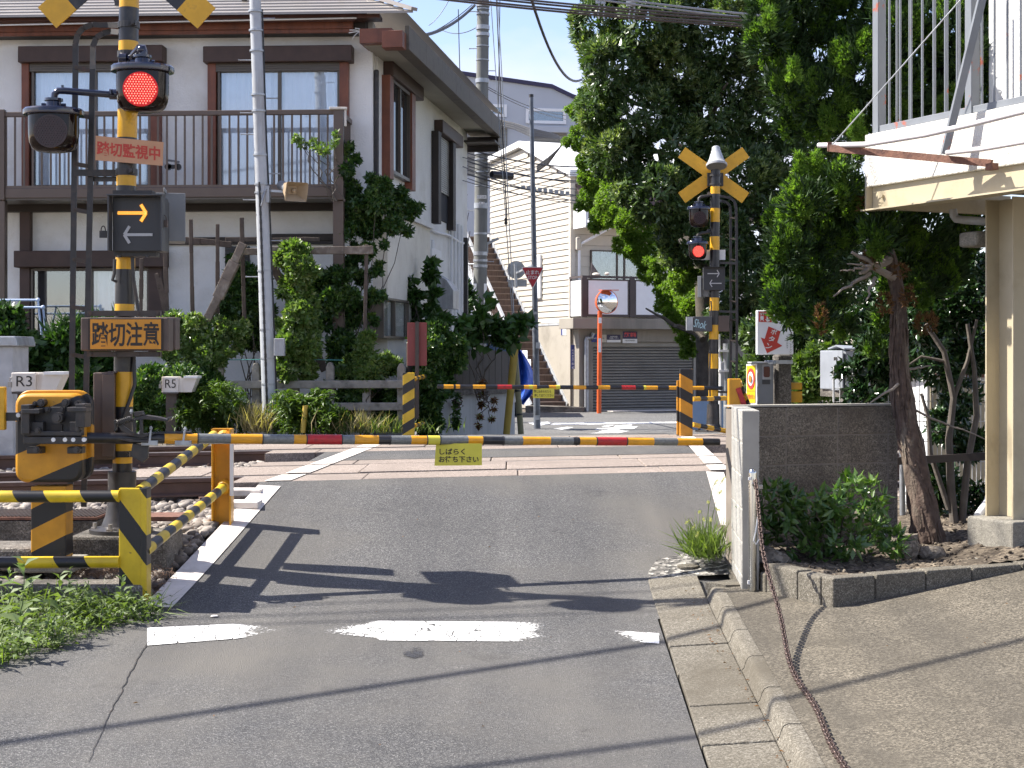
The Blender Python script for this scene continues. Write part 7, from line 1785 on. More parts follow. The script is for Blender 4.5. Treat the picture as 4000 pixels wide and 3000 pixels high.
for p in path[1:]:
    acc += (p - last).length; last = p
    if acc >= nxt:
        q = path[min(len(path) - 1, path.index(p) + 4)]; d = (q - p).normalized()
        rot = d.to_track_quat('X', 'Z').to_matrix() @ Matrix.Rotation(math.radians(45 + 90 * (k % 2)) + RND.uniform(-0.2, 0.2), 3, 'X')
        piece(lm, 'link', ch, p, rot.to_euler()); k += 1; nxt += 0.0305
# planter: concrete curb, soil, stones
PO = Vector((1.78, 8.53, 0)); pr_ = Vector((0.905, 0.4253, 0)); pq_ = Vector((-0.4253, 0.905, 0))
plt = thing('planter_curb', 'rough concrete curb edging the garden bed beside the apron', 'curb', (PO.x, PO.y, -0.45))
zc_ = -0.245
u = 0
for L in (0.30, 0.36, 0.34, 0.38, 0.36, 0.4, 0.5, 0.6):
    b_ = MB(); dz = RND.uniform(-0.006, 0.004); b_.obox(PO + pr_ * (u + 0.004) + Z * -0.55, pr_ * (L - 0.008), pq_ * 0.11, Z * (0.55 + zc_ + dz)); put(b_, 'curb_stone', m_kerb, plt, bevel=0.012); u += L
u = 0.112
for L in (0.22, 0.32):
    b_ = MB(); b_.obox(PO + pq_ * (u + 0.003) + Z * -0.55, pr_ * 0.11, pq_ * (L - 0.006), Z * (0.55 + zc_ + RND.uniform(-0.008, 0.002))); put(b_, 'curb_stone', m_kerb, plt, bevel=0.012); u += L
b_ = MB(); b_.obox(Vector((1.50, 9.10, -0.47)), (0.17, 0.05, 0), (-0.02, 0.08, 0), (0, 0, 0.17)); put(b_, 'curb_stone', m_kerb, plt, bevel=0.012)
def soil_z(x, y): return max(-0.29, apron_z(x, 8.53 + 0.47 * (x - 1.78)) + 0.03) + 0.03 * math.sin(x * 5.1 + y * 2) * math.sin(y * 4.3)
rows = [[PO + pr_ * (max(0.09, (-0.27 + 0.4253 * (0.09 + 0.072 * j)) / 0.905) + 3.6 * i / 60) + pq_ * (0.09 + 0.072 * j) for i in range(61)] for j in range(51)]
rows = [[(p.x, p.y, soil_z(p.x, p.y) + RND.uniform(-0.012, 0.012)) for p in r] for r in rows]
put(grid_mesh('soil', rows, None), 'soil', m_soil, kind='structure', smooth_=True, angle=80)
m_rock = speckle('garden_rock', (0.25, 0.21, 0.165), (0.12, 0.10, 0.08), (0.36, 0.31, 0.25), 60, 20, 0.95, 0.7, blot=(0.13, 0.115, 0.09), blot_scale=5)
def rock(c, s, label, seed=1, blocky=0.0, name='rock'):
    r = random.Random(seed); b_ = MB(); b_.sphere((0, 0, 0), 1.0, 14)
    vs = []
    for v in b_.v:
        v = Vector(v); m = max(abs(v.x), abs(v.y), abs(v.z)); v = v * (1 - blocky) + v / m * blocky
        k = 1 + 0.14 * math.sin(v.x * 4 + seed) * math.cos(v.y * 3.4 + seed * 2) + 0.08 * math.sin(v.z * 7 + v.x * 5 + seed); v = v * k
        vs.append((c[0] + v.x * s[0], c[1] + v.y * s[1], c[2] + v.z * s[2]))
    b_.v = vs
    return solo(b_, name, m_rock, label, 'rock', (c[0], c[1], c[2] - s[2]), 'stones in the garden bed', smooth_=True, angle=50)
rock(W(1950, 1180, 9.9), (0.10, 0.09, 0.085), 'upright blocky tan stone beside the cypress trunk', 3, 0.6)
rock(W(2010, 1196, 9.9), (0.11, 0.07, 0.05), 'flat pale stone half buried between the blocky stone and plinth', 5, 0.2)
rock(W(1880, 1100 + 15, 10.2), (0.10, 0.08, 0.07), 'rounded stone behind the bush near the dark wall', 8)
rock(W(1668, 1215, 9.5), (0.12, 0.10, 0.09), 'large brown boulder in shade next to the bollard', 9)
rock(W(1710, 1235, 9.3), (0.05, 0.05, 0.035), 'small pebble like stone near the planter corner', 4)
solo(MB().obox(W(2070, 1235, 9.55), RB.n * -0.6 + Vector((0.1, 0.05, 0)), RB.d * 0.22, Z * 0.085), 'footing', m_conc, 'long low concrete footing beside the column plinth', 'footing', W(2070, 1235, 9.55), bevel=0.03)
# loose crumbs of soil
pts = []
for _ in range(900):
    a, c = RND.uniform(0.15, 3.0), RND.uniform(0.12, 2.2); p = PO + pr_ * a + pq_ * c
    if p.x > 1.55: pts.append((p.x, p.y, soil_z(p.x, p.y) + 0.004))
stone_cloud('soil_crumbs', pts, 0.014, m_soil, seed=9)

# emergency board, button box and old post
YE = 12.4
ep = thing('old_post', 'old stained concrete post carrying the emergency board and button box', 'post', W(1689, 990, YE))
q0, q1 = W(1689, 766, YE), W(1689, 1000, YE)
put(MB().box((q0.x, YE, (q0.z + q1.z) / 2), (m_(YE, 33), 0.12, q0.z - q1.z), rz=0.3), 'post', m_concdark, ep, bevel=0.02)
b_ = MB(); b_.box(W(1690, 782, YE - 0.09), (m_(YE, 44), 0.02, 0.03)); b_.cyl(W(1652, 784, YE - 0.09), W(1676, 784, YE - 0.09), 0.022, n=12); put(b_, 'clamp', m_galv, ep, each=1)
b_ = MB()
for v in (834, 857): b_.box(W(1718, v, YE + 0.05), (m_(YE, 28), 0.05, m_(YE, 15 if v < 840 else 24)))
put(b_, 'yellow_bracket', m_yel, ep, bevel=0.006, each=1)
sb = thing('emergency_sign', 'white board with a red arrow and STOP lettering, half hidden by cypress sprays', 'sign', W(1674, 765, YE - 0.1))
q = [W(1635, 670, YE - 0.13), W(1714, 673, YE - 0.13), W(1714, 766, YE - 0.13), W(1635, 766, YE - 0.13)]
bd = put(MB().prism(q, YV * 0.06), 'board', m_whiteflat, sb, bevel=0.006)
m_stopred = mat('sign_red_print', (0.50, 0.045, 0.03), 0.5, vary=0.05)
ys = YE - 0.133
b_ = MB(); b_.prism([W(1639.5, 673, ys), W(1667, 673.5, ys), W(1667, 696, ys), W(1639.5, 695.5, ys)], YV * 0.001); rp = put(b_, 'red_field', m_stopred, bd)
letter('STOP', W(1653, 678.5, ys - 0.002), m_(YE, 22), m_(YE, 5.5), m_white, bd, bold=0.02)
b_ = MB(); p = W(1646, 688, ys - 0.002); s = m_(YE, 1)
b_.prism(rrect(p + Z * 0.004, 7 * s, 8 * s, 1.5 * s), YV * -0.001)
b_.beam(p - X * 2 * s - Z * 3.5 * s, p - X * 4 * s - Z * 6 * s, 0.001, 1.0 * s); b_.beam(p + X * 2 * s - Z * 3.5 * s, p + X * 4 * s - Z * 6 * s, 0.001, 1.0 * s)
h = W(1658, 689, ys - 0.002); b_.prism([h + X * -2 * s + Z * 6 * s, h + X * 0.3 * s + Z * 6 * s, h + X * 0.3 * s + Z * 1 * s, h + X * 5 * s, h + X * 5 * s - Z * 5 * s, h - X * 1 * s - Z * 6 * s, h - X * 5 * s - Z * 1 * s, h - X * 4 * s, h - X * 2 * s - Z * 1.5 * s], YV * -0.001)
put(b_, 'pictogram', m_white, bd)
b_ = MB(); pl = [(1657, 763), (1643.5, 729), (1652, 732), (1660, 705), (1686, 716), (1679, 740), (1690, 747)]; b_.prism([W(a, c, ys) for a, c in pl], YV * 0.001); put(b_, 'red_arrow', m_stopred, bd)
for ch_, vx, vy in (('ボ', 1672, 717), ('タ', 1667, 732), ('ン', 1661, 748)): letter(ch_, W(vx, vy, ys - 0.003), m_(YE, 13), m_(YE, 12), m_white, bd, bold=0.02, rot=-0.35)
for i, s_ in enumerate(('て強く押して下さい', '処罰されます')):
    for k, c_ in enumerate(s_): letter(c_, W(1708 - 7.5 * i, 722 + (5 if i else 0) + 4.8 * k, ys - 0.002), m_(YE, 3.6), m_(YE, 3.8), m_darkink, bd)
eb = thing('emergency_button', 'yellow and grey emergency button cabinet on the old post', 'emergency button', W(1640, 874, YE - 0.1))
b_ = MB(); b_.prism([W(1637, 784, YE - 0.16), W(1671, 784, YE - 0.16), W(1671, 873, YE - 0.16), W(1637, 873, YE - 0.16)], YV * 0.16); cab = put(b_, 'cabinet', m_boxgrey2, eb, bevel=0.006)
fa, fb = W(1612, 787, YE - 0.06), W(1635.5, 785, YE - 0.16); fu = (fb - fa); fu.z = 0
dz_ = Z * -(m_(YE, 88))
b_ = MB(); b_.prism([fa, fb, fb + dz_, fa + dz_], Vector((0.02, 0.06, 0))); yb = put(b_, 'button_plate', m_white, eb, bevel=0.004)
fn_ = fu.normalized().cross(Z); fn_ = fn_ if fn_.y < 0 else -fn_
def onplate(a, h): return fa + (fb - fa) * a + dz_ * h + fn_ * 0.003
b_ = MB(); b_.prism([onplate(.07, .04), onplate(.86, .04), onplate(.86, .95), onplate(.07, .95)], fn_ * 0.001); put(b_, 'yellow_field', mat('bright_yellow_print', (0.70, 0.45, 0.0), 0.45, vary=0.03), yb)
for rr_, mm, off in ((0.45, m_stopred, 0.002), (0.30, m_white, 0.004), (0.16, mat('orange_button', (0.6, 0.2, 0.02), 0.4), 0.012)):
    b_ = MB(); c_ = onplate(.47, .36) + fn_ * off; w_ = (fb - fa).length * rr_; b_.prism([c_ + fu.normalized() * w_ * 0.8 * math.cos(t) + Z * w_ * 1.5 * math.sin(t) for t in [2 * math.pi * i / 24 for i in range(24)]], fn_ * 0.002); put(b_, 'button' if rr_ < 0.2 else 'ring', mm, yb)
letter('Emergency button', onplate(.47, .66) + fn_ * 0.003, (fb - fa).length * 0.72, 0.012, m_stopred, yb, fu); letter('非常ボタン', onplate(.47, .80) + fn_ * 0.003, (fb - fa).length * 0.72, 0.04, m_stopred, yb, fu, bold=0.02)
b_ = MB(); b_.box(W(1656.5, 803.5, YE - 0.162), (m_(YE, 19), 0.004, m_(YE, 32))); put(b_, 'lamp_bezel', m_galvpaint, cab)
b_ = MB(); c_ = W(1656, 803, YE - 0.166); b_.prism(rrect(c_, m_(YE, 13), m_(YE, 23), 0.012), YV * -0.012); put(b_, 'dark_red_lamp', glass_dark('dark_red_lens', (0.05, 0.003, 0.005)), cab, bevel=0.003)
b_ = MB(); b_.box(W(1655, 825, YE - 0.162), (m_(YE, 17), 0.003, m_(YE, 10))); put(b_, 'nameplate', m_signblack, cab)
b_ = MB(); b_.box(W(1636, 783, YE - 0.09), (m_(YE, 34), 0.22, 0.012), rz=0); put(b_, 'top_cover', m_galvpaint, eb)
b_ = MB()
for v in (800, 830, 862): b_.box(W(1637, v, YE - 0.165), (0.008, 0.01, 0.04))
put(b_, 'hinge', m_galv, eb, each=1)
# grey equipment cabinet, white mesh fence, cream shed, second mesh panel
YCB = 13.3
ec = thing('equipment_cabinet', 'weathered grey equipment cabinet half hidden by camellia leaves', 'cabinet', W(1830, 900, YCB))
m_zinc = mat('weathered_zinc', (0.24, 0.26, 0.29), 0.55, vary=0.12, vscale=4, dirt=(0.17, 0.18, 0.19), dscale=3, streak=True)
b_ = MB(); a_, c_ = W(1822, 757, YCB), W(1822, 842, YCB); b_.obox(Vector((a_.x, YCB - 0.1, c_.z)), Vector((m_(YCB, 62), 0.12, 0)), Vector((-0.14, 0.42, 0)), Z * (a_.z - c_.z)); bdy = put(b_, 'cabinet_body', m_zinc, ec, bevel=0.008)
b_ = MB(); b_.prism([W(1790, 757, YCB + 0.25), W(1822, 757, YCB - 0.11), W(1822, 843, YCB - 0.11), W(1790, 843, YCB + 0.25)], Vector((-0.012, -0.012, 0))); put(b_, 'door', m_zinc, bdy, bevel=0.003)
b_ = MB(); b_.beam(W(1812, 805, YCB - 0.05), W(1812, 820, YCB - 0.05), 0.012, 0.02); b_.box(W(1806, 775, YCB), (0.04, 0.01, 0.03)); put(b_, 'handle', m_bolt, bdy)
b_ = MB(); b_.prism([W(1788, 755, YCB + 0.3), W(1806, 748, YCB + 0.1), W(1824, 755, YCB - 0.14), W(1886, 757, YCB), W(1866, 751, YCB + 0.3)], Z * 0.012); put(b_, 'roof', m_zinc, ec)
b_ = MB(); b_.obox(W(1815, 858, YCB), Vector((m_(YCB, 60), 0.1, 0)), Vector((-0.1, 0.36, 0)), Z * m_(YCB, 16)); put(b_, 'foot', m_concdark, ec)
def mesh_fence(v0, v1, y0, y1, Y0, Y1, label, n, roll=True, wires=3, double=False):
    t = thing('mesh_fence', label, 'fence', W(v0, y1, Y0), None)
    m = m_fencewire
    def P_(s, v): a, c = W(v0, v, Y0), W(v1, v, Y1); return a + (c - a) * s
    for i in range(n + 1):
        b_ = MB(); b_.cyl(P_(i / n, y1), P_(i / n, y0 + 6), 0.0032, n=6); put(b_, 'wire', m, t)
    b_ = MB()
    for k in range(wires): v = y0 + 8 + (y1 - y0 - 10) * k / max(1, wires - 1); b_.cyl(P_(0, v), P_(1, v), 0.0032, n=6)
    if roll:
        for i in range(n + 1):
            c = P_(i / n, y0 + 6); b_.tube([c + Vector((0.025 * math.sin(a) * 0.3, 0.025 * math.sin(a), 0.03 - 0.03 * math.cos(a))) for a in [2 * math.pi * j / 10 for j in range(11)]], 0.003, 5)
    put(b_, 'cross_wire', m, t, each=1)
    return t
m_fencewire = mat('white_coated_wire', (0.55, 0.55, 0.54), 0.4, vary=0.05)
mf = mesh_fence(1801, 1932, 804, 870, 11.9, 12.1, 'low white coated mesh fence with rolled top above the dark wall', 10)
b_ = MB(); b_.tube([W(1801, 868, 11.9), W(1801, 812, 11.9), W(1797, 806, 11.9), W(1802, 802, 11.9), W(1932, 803, 12.1)], 0.008, 6); put(b_, 'frame', m_fencewire, mf, smooth_=True)
mf2 = mesh_fence(1938, 2128, 815, 1130, 11.9, 12.2, 'tall galvanised mesh fence panel behind the cypress trunk', 20, wires=8)
b_ = MB(); p0, p1 = W(1947, 820, 11.85), W(1950, 1140, 11.85); b_.cyl(p0, p1, 0.022, n=12); put(b_, 'post', m_galv, mf2, smooth_=True)
b_ = MB(); b_.beam(W(1900, 998, 11.4), W(2135, 985, 11.2), 0.05, 0.055); solo(b_, 'cross_rail', m_darktimber, 'dark horizontal timber rail passing behind the cypress trunk', 'rail', W(1900, 998, 11.4))
sh = thing('cream_shed', 'cream metal shed with a sunlit white side beyond the mesh fence', 'shed', W(2040, 1130, 13.2))
za_, zc_2 = W(2005, 815, 12.6).z, W(2005, 1135, 12.6).z - 0.1
b_ = MB(); b_.prism([(3.405, 12.6, zc_2), (3.45, 13.5, zc_2), (4.5, 13.5, zc_2), (4.4, 12.6, zc_2)], Z * (za_ - zc_2)); put(b_, 'body', m_whiteflat, sh)
b_ = MB(); b_.obox((3.43, 12.585, zc_2 + 0.05), (0.9, 0, 0), (0, 0.014, 0), Z * (za_ - zc_2 - 0.08)); put(b_, 'door', m_creamsteel, sh)
b_ = MB(); b_.box((3.50, 12.575, 0.62), (0.02, 0.02, 0.10)); put(b_, 'handle', m_galv, sh)
b_ = MB(); b_.obox((3.35, 12.52, za_), (1.2, 0, 0), (0, 1.1, 0), Z * 0.03); put(b_, 'roof', m_rust, sh)
solo(MB().prism([W(1955, 1075, 12.6), W(2010, 1072, 12.6), W(2014, 1130, 12.4), W(1950, 1130, 12.4)], (0, 0.1, 0.01)), 'white_sheet', m_whiteflat, 'pale white sheet leaning low behind the mesh fence', 'sheet', W(1980, 1130, 12.4))

# ================================================================ left yard: sleeper fence, trellis, sticks
m_oldwood = mat('weathered_wood', (0.16, 0.13, 0.105), 0.9, vary=0.3, vscale=6, bump=0.6, bscale=30, dirt=(0.30, 0.27, 0.23), dscale=7, dlo=0.5, dhi=0.72)
m_stick = mat('dark_stick', (0.085, 0.065, 0.052), 0.9, vary=0.25, vscale=10, bump=0.4, bscale=40)
YS = 20.6
sf = thing('concrete_fence', 'lichen stained concrete fence with pointed posts along the tracks', 'fence', W(700, 930, YS))
m_lichen = mat('lichen_concrete', (0.27, 0.25, 0.215), 0.95, vary=0.15, vscale=8, bump=0.5, bscale=40, dirt=(0.10, 0.09, 0.075), dscale=6, dlo=0.48, dhi=0.7)
for vx, top in ((472, 782), (552, 783), (636, 781), (712, 782), (791, 784), (866, 784)):
    w_ = m_(YS, 8.5); p = W(vx, top, YS); pb_ = W(vx, 935, YS)
    b_ = MB(); b_.prism([Vector((p.x - w_, YS, pb_.z)), Vector((p.x + w_, YS, pb_.z)), Vector((p.x + w_, YS, p.z - w_ * 1.3)), Vector((p.x + w_ * 0.5, YS, p.z - w_ * 0.25)), Vector((p.x, YS, p.z)), Vector((p.x - w_ * 0.5, YS, p.z - w_ * 0.25)), Vector((p.x - w_, YS, p.z - w_ * 1.3))], (0, 0.14, 0)); put(b_, 'post', m_lichen, sf, bevel=0.01)
for v in (831, 879):
    b_ = MB(); b_.beam(W(420, v, YS - 0.05), W(872, v - 1, YS - 0.05), 0.07, m_(YS, 17)); put(b_, 'rail', m_lichen, sf, bevel=0.01)
solo(MB().tube([W(420, 778, YS), W(640, 776, YS), W(742, 778, YS)], 0.006, 6), 'green_wire', mat('green_wire_coat', (0.05, 0.22, 0.20), 0.5), 'thin green wire strung above the concrete fence', 'wire', W(420, 778, YS))
tr_ = thing('trellis', 'broken weathered timber trellis of posts, beam and sticks before the white house', 'trellis', W(640, 800, 21.0))
def plank(a, c, Y0, Y1, w, h, m, nm, seg=6, jag=0.012):
    b_ = MB(); A_, C_ = W(*a, Y0), W(*c, Y1); pts = []
    r = random.Random(int(a[0] * 7 + c[1]))
    prev = None
    for i in range(seg):
        p, q = A_ + (C_ - A_) * i / seg, A_ + (C_ - A_) * (i + 1) / seg
        b_.beam(p + Vector((0, r.uniform(-jag, jag), r.uniform(-jag, jag) * 0.5)), q + Vector((0, r.uniform(-jag, jag), r.uniform(-jag, jag) * 0.5)), w * r.uniform(0.85, 1.1), h * r.uniform(0.8, 1.15))
    return put(b_, nm, m, tr_, bevel=0.006)
plank((525, 543), (806, 540), 20.9, 20.9, 0.08, 0.10, m_oldwood, 'beam', 9)
plank((526, 526), (415, 760), 20.8, 20.8, 0.10, 0.13, m_oldwood, 'brace', 6)
plank((586, 566), (702, 800), 21.0, 21.0, 0.10, 0.12, m_stick, 'brace', 5)
plank((792, 528), (788, 720), 20.9, 20.9, 0.05, 0.055, m_stick, 'stick', 3, 0.004)
for a, c in (((412, 474), (416, 690)), ((470, 484), (470, 725)), ((522, 470), (528, 690)), ((356, 520), (362, 690)), ((306, 558), (304, 690)), ((338, 590), (360, 690)), ((345, 600), (366, 690))):
    plank(a, c, 20.95, 20.95, 0.05, 0.05, m_stick, 'stick', 3, 0.004)
plank((366, 515), (500, 528), 21.2, 21.2, 0.05, 0.08, m_stick, 'beam', 4)
plank((487, 518), (690, 517), 21.3, 21.3, 0.05, 0.06, m_stick, 'beam', 6)
b_ = MB(); b_.cyl(W(654, 935, 19.6), W(660, 876, 19.6), 0.035, n=10); solo(b_, 'marker_stake', m_guard, 'short yellow stake in the weeds beside the grey pole', 'stake', W(654, 935, 19.6), smooth_=True)

# ================================================================ overhead wires
m_wire = mat('black_wire', (0.02, 0.02, 0.022), 0.5, vary=0.1); m_wiregrey = mat('grey_wire', (0.30, 0.31, 0.33), 0.4, metal=0.3, vary=0.1)
def sag(a, c, s, n=14): return [a + (c - a) * (i / n) - Z * (s * 4 * (i / n) * (1 - i / n)) for i in range(n + 1)]
def wire(a, c, s, r, label, m=None, group='overhead wires'):
    a, c = Vector(a), Vector(c)
    return solo(MB().tube(sag(a, c, s), r, 6), 'overhead_wire', m or m_wire, label, 'wire', a, group, smooth_=True)
bd_ = thing('cable_bundle', 'thick bundle of dark brown feeder cables crossing the top before the tall tree', 'cable', W(1040, 0, 16), 'feeder cables')
m_brcable = mat('brown_cable', (0.075, 0.06, 0.055), 0.5, vary=0.1)
for i, (y0, y1, o) in enumerate(((-14, 36, 0), (-9, 43, 0.1), (-1, 50, 0.0), (4, 56, 0.15))):
    put(MB().tube(sag(W(940, y0 - 7, 15.5), W(1720, y1 + 8, 17.5 + o), 0.03), 0.0115, 8), 'cable', m_brcable, bd_, smooth_=True)
bd_ = thing('cable_bundle', 'pair of pale grey cables with hanging clips at the top right', 'cable', W(1300, 0, 17), 'feeder cables')
for y0, y1 in ((-24, 34), (-17, 42)): put(MB().tube(sag(W(1100, y0 - 12, 16.5), W(1760, y1 + 10, 18.5), 0.03), 0.012, 8), 'cable', m_wiregrey, bd_, smooth_=True)
b_ = MB()
for vx, vy in ((1292, 2), (1303, 3), (1358, 8), (1368, 9)): p = W(vx, vy, 17.3); b_.box(p, (0.05, 0.04, 0.06)); b_.tube([p, p - Z * 0.08 + X * 0.02, p - Z * 0.14, p - Z * 0.2 + X * 0.01], 0.010, 6)
put(b_, 'cable_clip', m_galv, bd_, each=2)
solo(MB().tube(sag(W(1146, -8, 27), W(1256, 172, 36), 0.5), 0.028, 8), 'overhead_cable', m_wire, 'single black cable curving steeply down into the light green tree', 'cable', W(1146, -8, 27), smooth_=True)
wire(W(1025, 12, 36), W(872, 80, 30), 0.2, 0.035, 'thick black cable running from the utility pole down over the roof ridge')
for i, (a, c, Y0, Y1, lab) in enumerate((((990, 20), (995, 210), 33, 33, 'dark riser cable hanging straight down left of the utility pole'),
    ((957, 66), (1033, 57), 40, 36, 'thin wire meeting the utility pole high on its left side'), ((880, 90), (1020, 10), 34, 36, 'thin wire rising diagonally to the top of the pole'),
    ((926, 55), (975, -10), 45, 45, 'faint wire at the upper left of the sky strip'), ((840, 10), (900, -30), 45, 45, 'first thin wire over the roof hip'), ((800, 20), (880, -25), 45, 45, 'second thin wire over the roof hip'),
    ((1040, 180), (1222, 250), 36, 44, 'upper of two thin wires from the pole to the grey house'), ((1040, 184), (1222, 258), 36, 44, 'lower of two thin wires from the pole to the grey house'),
    ((1080, -5), (1075, 300), 36, 40, 'thin vertical guy wire right of the pole'), ((1095, 470), (1072, -10), 24, 26, 'guy wire with a small insulator in front of the cream boards'),
    ((1000, 360), (1290, 440), 30, 40, 'wire sagging across the gable of the cream house'), ((1000, 390), (1270, 432), 30, 40, 'second wire sagging across the gable'), ((1000, 340), (1260, 372), 30, 40, 'third wire crossing the gable roof'))):
    wire(W(*a, Y0), W(*c, Y1), 0.12, 0.010, lab)
b_ = MB(); p = W(1093, 478, 24.5); b_.lathe(p, [(0.01, -0.06), (0.03, -0.03), (0.02, 0), (0.03, 0.03), (0.01, 0.06)], 12); solo(b_, 'insulator', m_blkdull, 'small dark insulator hanging on a guy wire before the cream boards', 'insulator', p, smooth_=True)
bd_ = thing('cable_bundle', 'tangled black telephone cables looping from the utility pole past the stop sign pole', 'cable', W(1045, 255, 36), 'feeder cables')
for i in range(7):
    o = i * 2.2
    put(MB().tube([W(1040, 250 + o, 36), W(1075, 258 + o, 35.5), W(1110, 266 + o, 34.5), W(1148, 278 + o * 1.3, 33.2), W(1180, 285 + o, 35), W(1205, 292 + o * 0.6, 37), W(1216, 302 + o * 0.3, 38), W(1210, 318, 38.5), W(1185, 340 + o, 39), W(1160, 358 + o, 39.5)], 0.014 + 0.006 * (i % 2), 6), 'cable', m_wire, bd_, smooth_=True)
bd_ = thing('cable_bundle', 'fan of black cables with connectors in front of the cream gable', 'cable', W(1040, 370, 36), 'feeder cables')
for i in range(8):
    o = i * 7.0
    put(MB().tube(sag(W(1000, 318 + o * 1.3, 35), W(1310, 358 + o * 1.5 + (i % 3) * 9, 41), 0.18), 0.010 + 0.009 * (i % 3 == 0), 6), 'cable', m_wire, bd_, smooth_=True)
b_ = MB(); b_.cyl(W(1062, 377, 35.9), W(1106, 381, 36.2), 0.09, n=12); put(b_, 'splice_box', m_blk, bd_, smooth_=True)
b_ = MB()
for i in range(9): b_.box(W(1130 + i * 12, 405 + i * 1.6, 38 + 0.1 * i), (0.10, 0.06, 0.10))
put(b_, 'connector', m_galv, bd_, each=1)
for i in range(6):
    wire(W(1000 + i * 3, 300 + i * 40, 34), W(985, 380 + i * 45, 31.5), -0.3 + 0.1 * i, 0.012, 'black drop cable looping beside the rear corner of the white house, %s from the top' % ('first', 'second', 'third', 'fourth', 'fifth', 'sixth')[i])
# high wires over the street, out of the picture, whose shadows cross the road
def shadow_wire(g0, g1, H, r, label):
    gz0, gz1 = road_z(*g0), road_z(*g1)
    d = Vector((SUN_H.x, SUN_H.y, math.tan(SUN_EL)))
    a = Vector((g0[0], g0[1], gz0)) + d * H; c = Vector((g1[0], g1[1], gz1)) + d * H
    e = (c - a); solo(MB().tube([a - e * 2.0, a, c, c + e * 2.4], r, 8), 'street_cable', m_wire, label, 'cable', a, 'cables strung high over the street', smooth_=True)
shadow_wire(ground_hit(0, 1606), ground_hit(1440, 1386), 5.6, 0.030, 'cable high over the street casting the long middle shadow line')
shadow_wire(ground_hit(1000, 1659), ground_hit(1500, 1592), 5.6, 0.026, 'cable high over the street casting the lowest shadow line')
for i, (a, c) in enumerate((((700, 1128), (1500, 1106)), ((700, 1138), (1500, 1117)), ((700, 1147), (1500, 1127)))):
    shadow_wire(ground_hit(*a), ground_hit(*c), 7.5, 0.013, 'thin wire high over the crossing, number %s of three' % ('one', 'two', 'three')[i])
# ================================================================ vegetation
m_bark = mat('cypress_bark', (0.085, 0.058, 0.045), 0.95, vary=0.3, vscale=20, bump=1.0, bscale=35, dirt=(0.25, 0.21, 0.16), dscale=9, dlo=0.52, dhi=0.75, streak=True)
m_bark2 = mat('grey_bark', (0.10, 0.085, 0.07), 0.9, vary=0.25, vscale=10, bump=0.5, bscale=30)
m_ever = leaf_mat('evergreen_leaf', (0.034, 0.070, 0.024), (0.095, 0.150, 0.052), 0.34, 0.25)
m_everlight = leaf_mat('sunlit_evergreen_leaf', (0.14, 0.20, 0.08), (0.27, 0.33, 0.15), 0.34, 0.35)  # evergreen leaf with sunlight put into a paler colour
m_maple = leaf_mat('light_green_leaf', (0.11, 0.20, 0.028), (0.21, 0.32, 0.06), 0.5, 0.5)
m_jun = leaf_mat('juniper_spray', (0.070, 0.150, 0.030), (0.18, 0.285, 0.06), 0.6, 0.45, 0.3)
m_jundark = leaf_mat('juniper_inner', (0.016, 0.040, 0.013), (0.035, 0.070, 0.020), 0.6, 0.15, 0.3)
m_brownspray = leaf_mat('dead_spray', (0.10, 0.05, 0.025), (0.19, 0.10, 0.05), 0.8, 0.2, 0.2)
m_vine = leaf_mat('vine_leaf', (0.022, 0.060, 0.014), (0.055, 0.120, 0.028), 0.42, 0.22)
m_vinelight = leaf_mat('sunlit_vine_leaf', (0.07, 0.14, 0.03), (0.17, 0.25, 0.075), 0.38, 0.35)  # paler copy of the vine leaf, sunlight put into its colour
m_camel = leaf_mat('camellia_leaf', (0.014, 0.040, 0.014), (0.035, 0.075, 0.024), 0.24, 0.12, 0.6)
m_bush = leaf_mat('glossy_bush_leaf', (0.045, 0.11, 0.03), (0.12, 0.20, 0.055), 0.28, 0.3, 0.6)
m_weed = leaf_mat('weed_leaf', (0.09, 0.135, 0.055), (0.17, 0.23, 0.10), 0.55, 0.3)
m_grass = leaf_mat('grass_blade', (0.085, 0.14, 0.035), (0.19, 0.25, 0.075), 0.5, 0.35)
m_drygrass = leaf_mat('dry_grass_blade', (0.24, 0.19, 0.10), (0.42, 0.35, 0.20), 0.7, 0.3)
m_fern = leaf_mat('fern_leaf', (0.05, 0.105, 0.02), (0.11, 0.17, 0.035), 0.5, 0.3)
m_seed = leaf_mat('foxtail_seed', (0.34, 0.36, 0.16), (0.50, 0.48, 0.26), 0.7, 0.4)

def stem(mb, a, c, r0, r1, wob=0.05, n=8, seed=0, sides=8):
    r = random.Random(seed); a, c = Vector(a), Vector(c); pts = []
    for i in range(n + 1):
        t = i / n; o = Vector((r.uniform(-1, 1), r.uniform(-1, 1), r.uniform(-0.5, 0.5))) * wob * math.sin(math.pi * t); pts.append(a + (c - a) * t + o)
    mb.tube(pts, r0, sides, taper=r1 / r0)
    return pts
def tube_path(mb, pts, r0, r1, sides=8): mb.tube([Vector(p) for p in pts], r0, sides, taper=r1 / r0)

